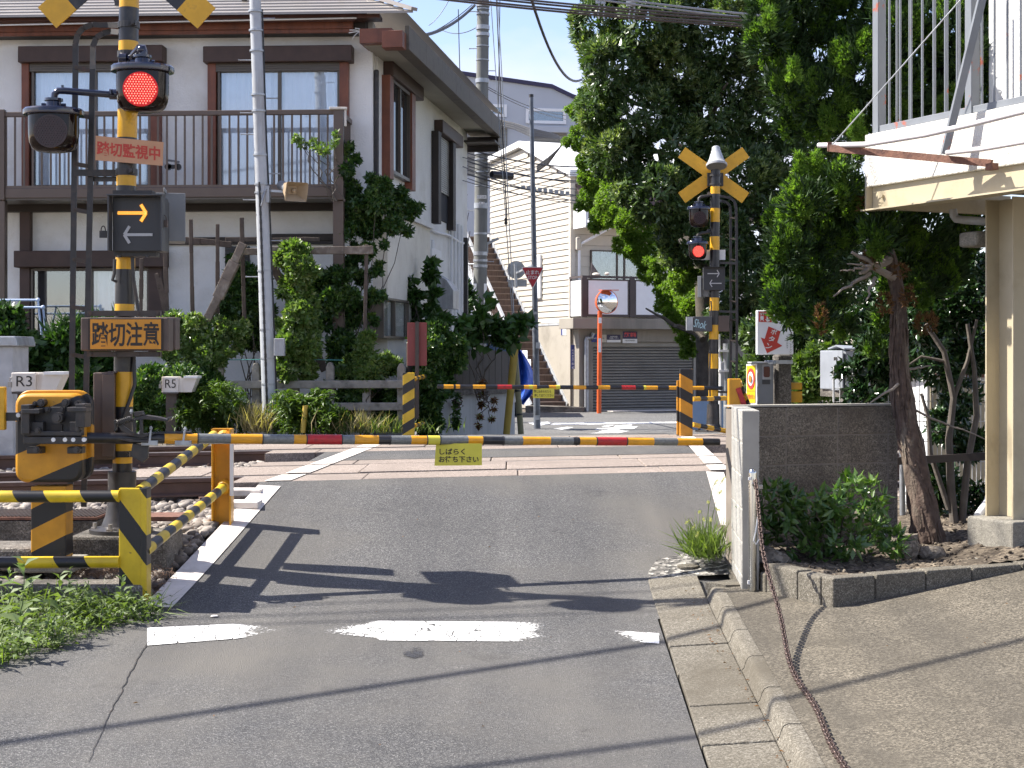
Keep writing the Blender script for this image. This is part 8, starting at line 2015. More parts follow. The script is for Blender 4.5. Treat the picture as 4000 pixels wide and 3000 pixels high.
# ---- tall broadleaf evergreen behind the far signal
bt = thing('evergreen_tree', 'huge dark evergreen tree with glossy leaf rosettes behind the far crossing signal', 'tree', (3.4, 26.5, -0.2))
b_ = MB(); tube_path(b_, [(3.4, 26.5, -0.5), (3.35, 26.4, 1.5), (3.2, 26.2, 3.5), (3.1, 26.0, 6.5)], 0.24, 0.08, 12); trk = put(b_, 'trunk', m_bark2, bt, smooth_=True)
b_ = MB()
for i in range(14): a = RND.uniform(0, 6.28); z = RND.uniform(1.2, 5.5); stem(b_, (3.25, 26.2, z), (3.2 + 1.7 * math.cos(a), 26.0 + 1.4 * math.sin(a), z + RND.uniform(0.4, 1.4)), 0.06, 0.015, 0.1, 6, i)
put(b_, 'limb', m_bark2, bt, smooth_=True, each=1)
lob = []
def vlobe(vx, vy, Y, rv, ry=None, rz=None):
    r = m_(Y, rv); return (W(vx, vy, Y), (r, (ry if ry else r * 0.8), (m_(Y, rz) if rz else r)))
spots = [(1290, 60, 60), (1330, 150, 70), (1300, 235, 55), (1400, 60, 85), (1470, 150, 95), (1380, 250, 85), (1330, 330, 62), (1450, 330, 85), (1540, 250, 95), (1560, 90, 95), (1650, 120, 90), (1640, 260, 95), (1420, 420, 72), (1365, 405, 50), (1510, 430, 80), (1600, 380, 85), (1690, 370, 80), (1480, 520, 62), (1560, 520, 70), (1650, 500, 75), (1720, 480, 70), (1600, 610, 66), (1680, 600, 62), (1640, 700, 60), (1560, 690, 42), (1720, 690, 60), (1500, -40, 100), (1380, -40, 80), (1620, -20, 100), (1300, -30, 55), (1790, 300, 90), (1800, 480, 80), (1800, 620, 80), (1860, 540, 80), (1420, 150, 60), (1250 + 35, 120, 40)]
for i, (vx, vy, r) in enumerate(spots):
    lob.append(vlobe(vx + RND.uniform(-8, 8), vy, 25.3 + RND.uniform(-0.7, 0.7), r * 0.86, 0.75 + 0.25 * RND.random()))
small = []
for c, r in lob:
    for k in range(6):
        u = Vector((RND.gauss(0, 1), RND.gauss(-0.5, 0.8), RND.gauss(0.1, 1))).normalized()
        s = RND.uniform(0.26, 0.42); small.append((c + Vector((u.x * r[0], u.y * r[1], u.z * r[2])) * 0.85, (r[0] * s, r[1] * s, r[2] * s * 1.15)))
crown('crown', lob + small, 15000, 8, 0.092, 0.029, m_ever, bt, up=0.55, shell=0.30, amin=30, amax=80, back=0.25)
crown('inner_leaves', lob, 3200, 6, 0.15, 0.055, m_ever, bt, up=0.3, shell=0.95, amin=50, amax=110, back=1.0)
crown('sunlit_leaves', [s for i, s in enumerate(small) if i % 3 != 1], 6500, 8, 0.080, 0.026, m_everlight, bt, up=0.9, shell=0.15, amin=25, amax=65, back=0.15)  # paler clusters painted in as the sunlit highlights of the crown
# ---- lighter small leaved tree on its left
lt = thing('light_green_tree', 'light green small leaved tree hanging over the garage balcony', 'tree', W(1330, 860, 33))
b_ = MB(); tube_path(b_, [W(1585, 900, 31), W(1560, 740, 31), W(1480, 560, 31), W(1400, 470, 31), W(1320, 320, 31)], 0.16, 0.03, 10); put(b_, 'trunk', m_bark2, lt, smooth_=True)
lob = [vlobe(vx, vy, Y, r) for vx, vy, r, Y in ((1275, 225, 34, 31), (1262, 300, 32, 31), (1250, 240, 22, 31), (1290, 365, 42, 31), (1275, 430, 28, 31), (1330, 440, 45, 30), (1300, 500 - 30, 26, 30), (1375, 480, 46, 29), (1400, 540, 42, 29), (1440, 590, 38, 28.5), (1450, 640, 34, 28), (1480, 690, 36, 27.5), (1500, 740, 30, 27), (1510, 660, 40, 27), (1490, 620, 40, 27.5), (1530, 755, 26, 26.5), (1340, 530, 18, 30), (1395, 590, 18, 29), (1475, 600, 30, 26))]
for c, r in list(lob):
    for k in range(5):
        u = Vector((RND.gauss(-0.3, 1), RND.gauss(-0.3, 0.7), RND.gauss(0, 1))).normalized() * RND.uniform(0.85, 1.25); f = RND.uniform(0.16, 0.38); lob.append((c + Vector((u.x * r[0], u.y * r[1], u.z * r[2])), (r[0] * f, r[1] * f, r[2] * f * 0.9)))
crown('crown', lob, 17000, 7, 0.050, 0.022, m_maple, lt, up=0.2, shell=0.5, amin=40, amax=100, back=0.5, jit=0.6)

# ---- sculpted juniper / cypress in front
ct = thing('cypress_tree', 'feathery bright green cypress with a leaning shaggy trunk beside the balcony', 'tree', W(2010, 1168, 10.55))
b_ = MB(); tp_ = [W(2005, 1185, 10.5), W(2000, 1130, 10.5), W(1985, 1050, 10.55), W(1968, 960, 10.6), W(1948, 860, 10.65), W(1940, 760, 10.7), W(1942, 650, 10.75), W(1925, 560, 10.8), W(1905, 500, 11.0)]
vs = []; k = 0
def shaggy(pts, r0, r1, n=18):
    b2 = MB(); b2.tube(pts, r0, n, taper=r1 / r0); out = []
    for i, v in enumerate(b2.v):
        ring, j = divmod(i, n); c = pts[ring]; d = Vector(v) - c; out.append(c + d * (1 + 0.16 * math.sin(j * 2.1 + ring * 0.5) + 0.10 * math.sin(j * 5 + ring * 1.3)))
    b2.v = [tuple(v) for v in out]; return b2
def densify(pts, m):
    out = []
    for i in range(len(pts) - 1):
        for j in range(m): out.append(pts[i] + (pts[i + 1] - pts[i]) * (j / m))
    return out + [pts[-1]]
put(shaggy(densify(tp_, 4), m_(10.6, 33), 0.03), 'trunk', m_bark, ct, smooth_=True, angle=80)
b_ = MB(); r = np.random.default_rng(3)
for i in range(260):
    t = r.random() * 6.0; i0 = int(t); p = tp_[i0] + (tp_[i0 + 1] - tp_[i0]) * (t - i0); a = r.uniform(-1.4, 1.4); rad = 0.085 * (1 - 0.06 * t)
    q = p + Vector((math.sin(a) * rad, -math.cos(a) * rad, 0)); dn = (tp_[i0] - tp_[i0 + 1]).normalized(); L = r.uniform(0.08, 0.25)
    b_.beam(q, q + dn * L + Vector((math.sin(a), -math.cos(a), 0)) * r.uniform(0.0, 0.02), 0.012, 0.006, up=Vector((math.sin(a), -math.cos(a), 0)))
put(b_, 'bark_strips', m_bark, ct, kind='stuff')
b_ = MB()
for i, (a, c, y0, y1, r0) in enumerate((((1925, 560), (1858, 590), 10.8, 10.5, 0.035), ((1930, 600), (1840, 545), 10.75, 10.5, 0.03), ((1905, 590), (1870, 540), 10.7, 10.55, 0.02), ((1880, 590), (1800, 640), 10.6, 10.5, 0.016), ((1890, 600), (1870, 650), 10.6, 10.4, 0.014), ((1865, 580), (1815, 585), 10.5, 10.4, 0.010), ((1880, 575), (1830, 570), 10.5, 10.4, 0.010), ((1965, 880), (2130, 950), 10.8, 11.0, 0.010), ((1940, 830), (1880, 870), 10.6, 10.5, 0.012), ((1945, 800), (2010, 790), 10.7, 10.8, 0.012))):
    stem(b_, W(*a, y0), W(*c, y1), r0, r0 * 0.35, 0.02, 7, i)
put(b_, 'bare_branch', mat('pale_dead_branch', (0.24, 0.205, 0.175), 0.9, vary=0.2, vscale=15), ct, smooth_=True, each=1)
def juniper(lobes, n, L, Wd, matl, name, parent, back=0.3, shell=0.25):
    P, N = lobe_points(lobes, n, shell, back)
    m = len(P)
    ax = nrm(N * 0.75 + np.array([0, 0, 0.75]) + NP.normal(size=(m, 3)) * 0.28)
    Ps, Ds, Ss, Ls, Ws = [], [], [], [], []
    for i in range(9):
        d = nrm(ax + NP.normal(size=(m, 3)) * 0.42); s = nrm(np.cross(d, NP.normal(size=(m, 3))))
        Ps.append(P + ax * (L * 0.5 * NP.random((m, 1))) + NP.normal(size=(m, 3)) * L * 0.10); Ds.append(d); Ss.append(s); Ls.append(L * (0.5 + 0.8 * NP.random(m))); Ws.append(Wd * (0.7 + 0.6 * NP.random(m)))
    me = fol_mesh(name, np.concatenate(Ps), np.concatenate(Ds), np.concatenate(Ss), np.concatenate(Ls), np.concatenate(Ws), matl, 0.2, 0.05)
    org = ORG[parent.name]; me.transform(Matrix.Translation(-org)); o = bpy.data.objects.new(name, me); COL.objects.link(o); o.parent = parent; ORG[o.name] = org
    return o
jl = []
def jl_add(vx, vy, rv, Y=11.0, ry=None, rz=None): jl.append(vlobe(vx, vy, Y, rv, ry, rz))
for a in ((1660, 40, 48), (1690, 110, 52), (1700, 190, 48), (1720, 260, 40), (1745, 30, 60), (1770, 120, 68), (1790, 210, 68), (1770, 275, 42), (1830, 40, 70), (1860, 150, 72), (1850, 250, 50), (1920, 60, 70), (1930, 180, 60), (1985, 110, 60), (2040, 60, 70), (2050, 170, 55), (2100, 130, 55), (1990, 210, 70), (2060, 240, 70), (2130, 200, 70), (2150, 60, 80), (2200, 150, 80), (1950, 260, 50),
          (1640, -30, 40), (1740, -40, 70), (1850, -50, 80), (1950, -40, 80), (2060, -40, 70), (1650, 90, 36)): jl_add(a[0], a[1], a[2] * 0.92, 11.3 + RND.uniform(-0.2, 0.3))
for a in ((1690, 480, 38), (1700, 540, 44), (1690, 600, 34), (1700, 660, 40), (1735, 690, 34), (1740, 440, 40), (1760, 520, 52), (1750, 600, 50), (1790, 450, 42), (1810, 520, 44), (1690, 640, 36), (1820, 400, 36), (1870, 470, 42), (1900, 510, 40), (1790, 660, 34), (1840, 430, 34), (1770, 690, 26), (1820, 740 - 30, 24)): jl_add(a[0], a[1], a[2] * 0.95, 10.7 + RND.uniform(-0.2, 0.25))
for a in ((1930, 480, 48), (1985, 500, 52), (1950, 560, 46), (2010, 560, 52), (1985, 620, 40), (2055, 540, 44), (2040, 600, 40), (1935, 610, 34), (2080, 500, 40), (1905, 700, 20), (1890, 760, 22)): jl_add(a[0], a[1], a[2] * 0.95, 11.2 + RND.uniform(-0.2, 0.2))
jsm = []
for c, r in jl:
    for k in range(9):
        u = Vector((RND.gauss(-0.15, 1), RND.gauss(-0.6, 0.7), RND.gauss(0.15, 1))).normalized(); s = RND.uniform(0.22, 0.36)
        jsm.append((c + Vector((u.x * r[0], u.y * r[1], u.z * r[2])) * 0.9, (r[0] * s * 0.8, r[1] * s * 0.8, r[2] * s * 1.5)))
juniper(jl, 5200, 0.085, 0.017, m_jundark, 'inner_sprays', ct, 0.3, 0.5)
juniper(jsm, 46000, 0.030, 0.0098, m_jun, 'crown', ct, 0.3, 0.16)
# long upright tips
tips = []
for vx, vy, h in ((1725, 330, 75), (1755, 395, 50), (1775, 350, 80), (1700, 400, 60), (1735, 375, 70), (1795, 360, 60), (1815, 340, 70), (1762, 330, 45), (1850, 245, 50), (1858, 290, 40), (1845, 390, 45), (1720, 420, 60), (1690, 430, 45), (1785, 400, 40), (1660, 20, 40), (1715, 130, 40)):
    for k in range(int(h / 4)): t = k / (h / 4); tips.append((W(vx + 3 * math.sin(k), vy + h * (1 - t), 10.65), (m_(10.6, 7 * (1 - t) + 1.5),) * 2 + (m_(10.6, 8),)))
juniper(tips, 2600, 0.040, 0.009, m_jun, 'upright_tips', ct, 0.6, 0.8)
dead = [vlobe(*a) for a in ((1912, 660, 10.5, 12, None, 26), (1962, 640, 10.6, 14, None, 22), (1772, 690, 10.4, 10, None, 30), (1880, 560, 10.6, 16), (2000, 700, 10.8, 22), (1945, 585, 10.5, 12), (1860, 440, 10.6, 10, None, 16), (1905, 500, 10.7, 12))]
juniper(dead, 300, 0.032, 0.008, m_brownspray, 'dead_sprays', ct, 0.5, 0.8)
# ---- camellia shrubs behind trunk, near mesh fence
cm = thing('camellia_shrub', 'dark glossy camellia shrub with bare stems behind the cypress trunk', 'shrub', W(2060, 1130, 11.5))
b_ = MB()
for i, (pts, r0) in enumerate((([(2065, 1165), (2055, 1060), (2050, 950), (2060, 860), (2040, 760), (2000, 700)], 0.035), ([(2075, 1160), (2090, 1000), (2110, 900), (2105, 800), (2090, 700)], 0.03), ([(2050, 1100), (2010, 980), (2005, 900), (1990, 850)], 0.022), ([(2060, 860), (2090, 780), (2110, 690)], 0.02), ([(2040, 780), (1990, 770), (1960, 790)], 0.012))):
    tube_path(b_, [W(x, y, 11.4) for x, y in pts], r0, r0 * 0.5, 9)
put(b_, 'stem', m_bark2, cm, smooth_=True, each=1)
lob = [vlobe(*a) for a in ((2000, 700, 11.8, 50), (2080, 660, 11.9, 55), (2100, 760, 11.8, 45), (2030, 800, 11.7, 40), (1995, 860, 11.6, 30), (2050, 920, 11.7, 45), (2015, 960, 11.6, 36), (2075, 850, 11.9, 40), (2030, 1040, 11.7, 40), (2090, 960, 11.8, 35), (1970, 790, 11.6, 26), (2050, 1110, 11.7, 34), (1990, 640, 12, 50), (2110, 600, 12, 50), (2000, 1010, 11.6, 22), (2110, 1080, 11.8, 30))]
lob = [q for q in lob if not (W(1950, 0, q[0].y).x < q[0].x < W(2022, 0, q[0].y).x and q[0].z < W(0, 800, q[0].y).z)]
crown('crown', lob, 1500, 6, 0.07, 0.033, m_camel, cm, up=0.2, shell=0.9, amin=45, amax=110, full=True, jit=0.7)
cm2 = thing('camellia_shrub', 'dark camellia shrub behind the block wall around the grey cabinet', 'shrub', W(1860, 880, 12.3))
lob = [vlobe(*a) for a in ((1860, 800, 12.0, 26), (1885, 740, 12.0, 38), (1905, 820, 12.0, 30), (1850, 850, 11.8, 22), (1900, 660, 12.2, 36), (1860, 690, 12.3, 30), (1890, 860, 11.7, 14), (1820, 800, 11.9, 14), (1965, 720, 12.2, 30), (1910, 770, 11.9, 30))]
b_ = MB(); stem(b_, W(1880, 880, 12.1), W(1890, 700, 12.1), 0.02, 0.008, 0.03); put(b_, 'stem', m_bark2, cm2, smooth_=True)
crown('crown', lob, 800, 6, 0.065, 0.032, m_camel, cm2, up=0.2, shell=0.9, amin=45, amax=110, full=True, jit=0.7)
# background hedge mass beyond the tracks on the right
hg = thing('hedge', 'dark mixed hedge beyond the tracks behind the grey cabinet', 'hedge', W(1900, 900, 21))
lob = [vlobe(vx, vy, 20.8 + RND.uniform(-0.4, 0.6), r, 0.6) for vx, vy, r in ((1650, 780, 40), (1690, 820, 50), (1740, 760, 60), (1720, 860, 50), (1790, 720, 60), (1790, 850, 60), (1860, 760, 80), (1930, 830, 80), (1960, 700, 90), (2040, 800, 90), (2080, 680, 90), (2150, 800, 90), (1620, 850, 26), (1640, 720, 40), (1700, 700, 60), (2150, 950, 90), (2020, 950, 80), (1610, 800, 24), (2200, 700, 80))]
crown('foliage', lob, 4200, 7, 0.10, 0.05, m_ever, hg, up=0.3, shell=0.5, amin=40, amax=95, back=0.2)
vg = thing('wild_shrub', 'yellow green shrub beside the emergency board post', 'shrub', W(1760, 880, 14.8))
lob = [vlobe(*a) for a in ((1770, 770, 14.8, 26), (1755, 830, 14.8, 30), (1735, 790, 14.9, 22), (1785, 840, 14.8, 18), (1730, 860, 14.8, 20))]
crown('foliage', lob, 500, 6, 0.07, 0.035, m_fern, vg, up=0.3, shell=0.8, jit=0.6)
# ---- glossy bush in the planter
bu = thing('glossy_bush', 'glossy leaved bush with sunlit tips in the garden bed by the dark wall', 'shrub', W(1790, 1240, 9.75))
b_ = MB()
tips_ = [(1845, 1055), (1885, 1075), (1800, 1090), (1760, 1065), (1720, 1075), (1680, 1060), (1700, 1110), (1660, 1085), (1740, 1130), (1800, 1130), (1860, 1120), (1890, 1140), (1690, 1130), (1640, 1120), (1830, 1170), (1770, 1160), (1810, 1200), (1900, 1190), (1930, 1170), (1650, 1160), (1780, 1230), (1740, 1215), (1815, 1240), (1870, 1195)]
for i, (vx, vy) in enumerate(tips_): stem(b_, W(1795, 1245, 9.75), W(vx, vy, 9.65 + 0.12 * math.sin(i * 1.7)), 0.008, 0.003, 0.03, 7, i, 5)
put(b_, 'twig', m_bark2, bu, smooth_=True, each=1)
lob = [vlobe(vx, vy, 9.65 + 0.12 * math.sin(i * 1.7), 30 + 8 * math.sin(i), 0.10) for i, (vx, vy) in enumerate(tips_)]
crown('leaves', lob, 250, 7, 0.075, 0.032, m_bush, bu, up=0.7, shell=0.95, amin=35, amax=90, full=True, jit=0.4, fold=0.3, back=0.8)
# ---- foxtail grass against the wall, seedling beside bollard
ft = thing('foxtail_grass', 'tuft of foxtail grass with nodding seed heads against the pale wall', 'grass tuft', (1.33, 10.25, -0.33))
n = 520; P = np.column_stack([NP.normal(1.30, 0.055, n), NP.normal(10.22, 0.10, n), np.full(n, -0.36)]); D = nrm(np.column_stack([NP.normal(-0.25, 0.5, n), NP.normal(-0.2, 0.4, n), np.full(n, 0.9)])); S = nrm(np.cross(D, NP.normal(size=(n, 3))))
me = fol_mesh('blades', P, D, S, 0.10 + 0.22 * NP.random(n), 0.006 + 0.005 * NP.random(n), m_grass, 0.2, 0.35); me.transform(Matrix.Translation(-ORG[ft.name])); o = bpy.data.objects.new('blades', me); COL.objects.link(o); o.parent = ft
b_ = MB(); sb_ = []; heads = []
for vx, vy in ((1487, 1125), (1500, 1135), (1530, 1085), (1512, 1105), (1545, 1045), (1560, 1040), (1520, 1120), (1508, 1150), (1548, 1100), (1535, 1120), (1555, 1065)):
    h = W(vx, vy, 10.0); base = Vector((1.29 + RND.uniform(-0.04, 0.04), 10.2, -0.36)); top = base + (h - base) * 0.8 + Z * 0.07
    pts = [base, base + (top - base) * 0.5 + Z * 0.04, top, h + Z * 0.01]; b_.tube(pts, 0.0016, 4)
    d = (h - top).normalized()
    for k in range(60): t = k / 60; heads.append((h - d * 0.01 + d * 0.055 * t, d))
put(b_, 'stalks', m_grass, ft)
P = np.array([tuple(h[0]) for h in heads]); D = nrm(np.array([tuple(h[1]) for h in heads]) * 0.5 + NP.normal(size=(len(heads), 3)) * 0.7); S = nrm(np.cross(D, NP.normal(size=D.shape)))
me = fol_mesh('seed_heads', P, D, S, np.full(len(P), 0.014), np.full(len(P), 0.003), m_seed); me.transform(Matrix.Translation(-ORG[ft.name])); o = bpy.data.objects.new('seed_heads', me); COL.objects.link(o); o.parent = ft

# ---- weeds at the lower left
def plant_mesh(name, P, D, L, Wd, m, parent, full=True, fold=0.2, droop=0.25):
    P, D = np.array(P), nrm(np.array(D)); S = nrm(np.cross(D, np.array([0, 0, 1.0]) + NP.normal(size=D.shape) * 0.25)); me = fol_mesh(name, P, D, S, np.array(L), np.array(Wd), m, fold, droop, full)
    org = ORG[parent.name]; me.transform(Matrix.Translation(-org)); o = bpy.data.objects.new(name, me); COL.objects.link(o); o.parent = parent; ORG[o.name] = org; return o
def weed(x, y, h, label, seed, leafL=0.07, lean=(0, 0), m=None):
    r = random.Random(seed); z0 = road_z(x, y) - 0.02
    t = thing('weed_plant', label, 'weed', (x, y, z0), 'weeds at the lower left corner')
    b_ = MB(); P, D, L, Wd = [], [], [], []
    for s in range(1 if leafL > 0.06 else 3):
        top = Vector((x + lean[0] + r.uniform(-0.05, 0.05) * s, y + lean[1], z0 + h * r.uniform(0.8, 1.0))); pts = stem(b_, (x + 0.02 * s, y, z0), top, 0.005, 0.002, 0.015, 8, seed + s, 6)
        lv_ = int(7 + h * 26)
        for i in range(lv_):
            f = (i + 1) / lv_; k = min(7, int(f * 8)); p = pts[k] + (pts[k + 1] - pts[k]) * (f * 8 - k if k < 8 else 0)
            a = i * 2.4 + r.uniform(-0.4, 0.4); e = r.uniform(-0.1, 0.6) + 0.4 * f
            P.append(tuple(p)); D.append((math.cos(a) * math.cos(e), math.sin(a) * math.cos(e), math.sin(e))); l = leafL * (0.55 + 0.6 * math.sin(math.pi * min(1, 0.25 + f * 0.75))) * r.uniform(0.8, 1.2); L.append(l); Wd.append(l * 0.42)
    put(b_, 'stem', m_weed, t, smooth_=True); plant_mesh('leaves', P, D, L, Wd, m or m_weed, t)
WD = [(-2.60, 8.12, 0.46, 'tall broad leaved weed standing highest at the left edge', 1, 0.13, (0.03, -0.03)), (-2.50, 8.5, 0.30, 'leafy weed below the striped rail left of the corner post', 2, 0.09, (0, 0)), (-2.36, 8.55, 0.26, 'bushy weed in the middle of the weed patch', 3, 0.055, (0, 0)), (-2.24, 8.70, 0.30, 'slender weed leaning against the striped corner post', 4, 0.075, (0.03, 0)), (-2.50, 7.75, 0.26, 'drooping weed spilling onto the asphalt at the lower left', 5, 0.10, (0.05, -0.05)), (-2.42, 8.0, 0.22, 'low weed at the asphalt edge right of the drooping one', 6, 0.06, (0, 0)), (-2.78, 8.5, 0.38, 'weed half cut by the left picture edge under the lower rail', 7, 0.09, (0, 0)), (-2.10, 8.76, 0.12, 'tiny weed at the foot of the striped corner post', 8, 0.05, (0.03, 0)), (-2.55, 8.85, 0.28, 'weed behind the lower striped rail', 9, 0.075, (0, 0))]
for a in WD: weed(*a)
for i in range(16):
    x = RND.uniform(-2.75, -2.1); weed(x, max(7.65, 8.75 - 2.4 * max(0, -2.12 - x) * RND.uniform(0.1, 1)), RND.uniform(0.13, 0.26), 'small leafy weed in the dense weed patch below the striped rails', 20 + i, RND.uniform(0.045, 0.085), (RND.uniform(-.04, .06), -0.02))
wg = bpy.data.objects.new('weed_grass', None)
P, D, L, Wd = [], [], [], []
for _ in range(1500):
    x = -3.0 + 1.02 * RND.random(); y = RND.uniform(7.45, 8.95)
    lim = 8.66 - 2.6 * max(0, (-2.12 - x)) if x < -2.12 else 8.62
    if y < lim - RND.uniform(0, 0.12) or x > -1.95: continue
    z = road_z(x, y) - 0.01; a = RND.uniform(0, 6.28); e = RND.uniform(0.3, 1.4); P.append((x, y, z)); D.append((math.cos(a) * math.cos(e), math.sin(a) * math.cos(e), math.sin(e))); L.append(RND.uniform(0.06, 0.24)); Wd.append(RND.uniform(0.004, 0.011))
tmp = thing('weed_grass', None, None, (0, 0, 0)); o = plant_mesh('weed_grass', P, D, L, Wd, m_grass, tmp, False, 0.2, 0.4); o.parent = None; bpy.data.objects.remove(tmp); o['kind'] = 'stuff'
P, D, L, Wd = [], [], [], []
for _ in range(2600):
    x = -3.0 + 1.0 * RND.random(); y = RND.uniform(7.45, 8.95)
    lim = 8.62 - 2.6 * max(0, (-2.12 - x)) if x < -2.12 else 8.6
    if y < lim - RND.uniform(0, 0.15): continue
    z = road_z(x, y) + RND.uniform(0, 0.10); a = RND.uniform(0, 6.28); e = RND.uniform(-0.1, 0.9); P.append((x, y, z)); D.append((math.cos(a) * math.cos(e), math.sin(a) * math.cos(e), math.sin(e))); l = RND.uniform(0.02, 0.05); L.append(l); Wd.append(l * 0.5)
tmp = thing('weed_cover', None, None, (0, 0, 0)); o = plant_mesh('weed_cover', P, D, L, Wd, m_weed, tmp, False, 0.2, 0.2); o.parent = None; bpy.data.objects.remove(tmp); o['kind'] = 'stuff'
# dry stalks and root litter by the foundation and the white line
b_ = MB()
for i in range(420):
    if i % 2: p = Vector((RND.uniform(-2.72, -2.42), RND.uniform(9.3, 9.8), -0.36))
    else: yy = RND.uniform(8.9, 9.7); p = Vector((xl_line(yy) - RND.uniform(0.17, 0.42), yy, road_z(-2.2, yy) - 0.0))
    a = RND.uniform(0, 6.28); q = p + Vector((math.cos(a) * 0.06, math.sin(a) * 0.05, RND.uniform(0.0, 0.05))); b_.tube([p, (p + q) / 2 + Z * 0.015, q], 0.0016, 4)
o = put(b_, 'dry_stalks', mat('dry_stalk', (0.16, 0.10, 0.065), 0.9, vary=0.3, vscale=30), kind='stuff')

# ---- vegetation along the left house and fence
def shrub(name, label, lobes, n, k, L, Wd, m, up=0.3, shell=0.7, base=None, amin=40, amax=100, jit=0.6, full=False, cat='shrub', stems=5, back=0.4, fold=0.25):
    c = lobes[0][0]; t = thing(name, label, cat, base if base is not None else (c.x, c.y, 0))
    if stems:
        b_ = MB()
        for i in range(stems): lc_ = lobes[i % len(lobes)][0]; stem(b_, ORG[t.name] + Vector((RND.uniform(-.1, .1), RND.uniform(-.05, .05), -0.1)), lc_, 0.012, 0.004, 0.08, 8, i, 6)
        put(b_, 'stem', m_bark2, t, smooth_=True, each=1)
    if L < 0.13:
        for c_, r_ in list(lobes):
            for q in range(3):
                u = Vector((RND.gauss(0, 1), RND.gauss(-0.3, 0.6), RND.gauss(0.2, 1))).normalized() * RND.uniform(0.95, 1.45); f = RND.uniform(0.12, 0.34)
                lobes = lobes + [(c_ + Vector((u.x * r_[0], u.y * r_[1], u.z * r_[2])), (r_[0] * f, r_[1] * f, r_[2] * f))]
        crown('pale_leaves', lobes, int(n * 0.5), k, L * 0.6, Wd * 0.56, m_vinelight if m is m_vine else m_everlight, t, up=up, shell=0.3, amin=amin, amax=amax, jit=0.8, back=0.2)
    if L < 0.13: n, L, Wd = int(n * 2.1), L * 0.64, Wd * 0.62
    crown('foliage', lobes, n, k, L, Wd, m, t, up=up, shell=shell, amin=amin, amax=amax, jit=jit, full=full, back=back, fold=fold); return t
VL = lambda Y, *a: [vlobe(x, y, Y + RND.uniform(-0.25, 0.25), r, min(0.45, m_(Y, r))) for x, y, r in a]
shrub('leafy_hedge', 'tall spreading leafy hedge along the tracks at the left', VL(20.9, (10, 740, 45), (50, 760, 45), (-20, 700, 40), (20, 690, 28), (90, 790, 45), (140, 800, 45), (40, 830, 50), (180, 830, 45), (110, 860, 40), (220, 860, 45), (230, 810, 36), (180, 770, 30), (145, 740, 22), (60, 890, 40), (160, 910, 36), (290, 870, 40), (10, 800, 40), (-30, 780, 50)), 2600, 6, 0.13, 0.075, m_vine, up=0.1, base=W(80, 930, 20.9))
shrub('strappy_plant', 'dark strappy leaved plant below the drying rack', VL(21.2, (195, 725, 24), (165, 735, 20), (215, 742, 18), (120, 735, 18), (250, 700, 14), (150, 705, 14)), 150, 7, 0.24, 0.045, m_vine, up=0.8, base=W(180, 780, 21.2), stems=2)
shrub('pale_bush', 'pale sunlit bush with whitish leaves between the sticks', VL(20.8, (395, 740, 40), (430, 730, 36), (470, 720, 36), (500, 740, 30), (375, 700, 26), (420, 700, 22), (455, 770, 36), (520, 715, 22), (400, 780, 36), (350, 715, 20)), 800, 6, 0.10, 0.06, m_vinelight, base=W(440, 930, 20.8))
shrub('dark_creeper', 'dark creeper leaves around the louvered window', VL(21.9, (520, 600, 34), (540, 660, 34), (500, 650, 24), (560, 600, 22), (545, 720, 34), (500, 700, 26), (570, 680, 26), (505, 560, 10)), 650, 6, 0.11, 0.065, m_vine, base=W(540, 900, 21.9))
shrub('undergrowth', 'shaded undergrowth behind the white box lettered R5', VL(20.3, (330, 830, 40), (400, 830, 40), (360, 880, 36), (460, 840, 30), (320, 900, 30), (420, 890, 30), (300, 860, 30)), 1100, 6, 0.11, 0.06, m_vine, base=W(370, 935, 20.3))
# ferny weeds in front of the fence
def feathery(name, label, lobes, n, L, Wd, m, base):
    t = thing(name, label, 'weeds', base); P, N = lobe_points(lobes, n, 0.7, 0.6); mm = len(P)
    ax = nrm(N * 0.5 + np.array([0, -0.1, 0.5]) + NP.normal(size=(mm, 3)) * 0.5); Ps, Ds, Ss = [], [], []
    side = nrm(np.cross(ax, NP.normal(size=(mm, 3))))
    for i in range(10):
        tt = (i // 2) / 5; sg = 1 if i % 2 else -1; q = P + ax * (L * 3 * tt) - np.array([0, 0, 1]) * (L * 2.2 * tt * tt); d = nrm(side * sg + ax * 0.7 - np.array([0, 0, 0.3 * tt])); Ps.append(q); Ds.append(d); Ss.append(nrm(np.cross(d, np.array([0, 0, 1.0]) + 0.3 * NP.normal(size=(mm, 3)))))
    me = fol_mesh('fronds', np.concatenate(Ps), np.concatenate(Ds), np.concatenate(Ss), L * (0.7 + 0.6 * NP.random(10 * mm)), np.full(10 * mm, Wd), m, 0.15, 0.2); me.transform(Matrix.Translation(-ORG[t.name])); o = bpy.data.objects.new('fronds', me); COL.objects.link(o); o.parent = t
feathery('fern_weeds', 'sunlit ferny weeds left of the grey pole', VL(20.0, (380, 905, 24), (410, 895, 30), (450, 900, 34), (490, 890, 36), (430, 870, 28), (510, 915, 22), (470, 860, 26), (500, 860, 22)), 620, 0.07, 0.022, m_fern, W(450, 938, 20.0))
feathery('fern_weeds', 'bright ferny weeds right of the grey pole before the concrete fence', VL(20.0, (620, 900, 26), (650, 890, 30), (680, 895, 30), (710, 905, 26), (640, 915, 22), (690, 870, 24), (730, 915, 18), (615, 870, 20)), 620, 0.07, 0.024, m_fern, W(660, 938, 20.0))
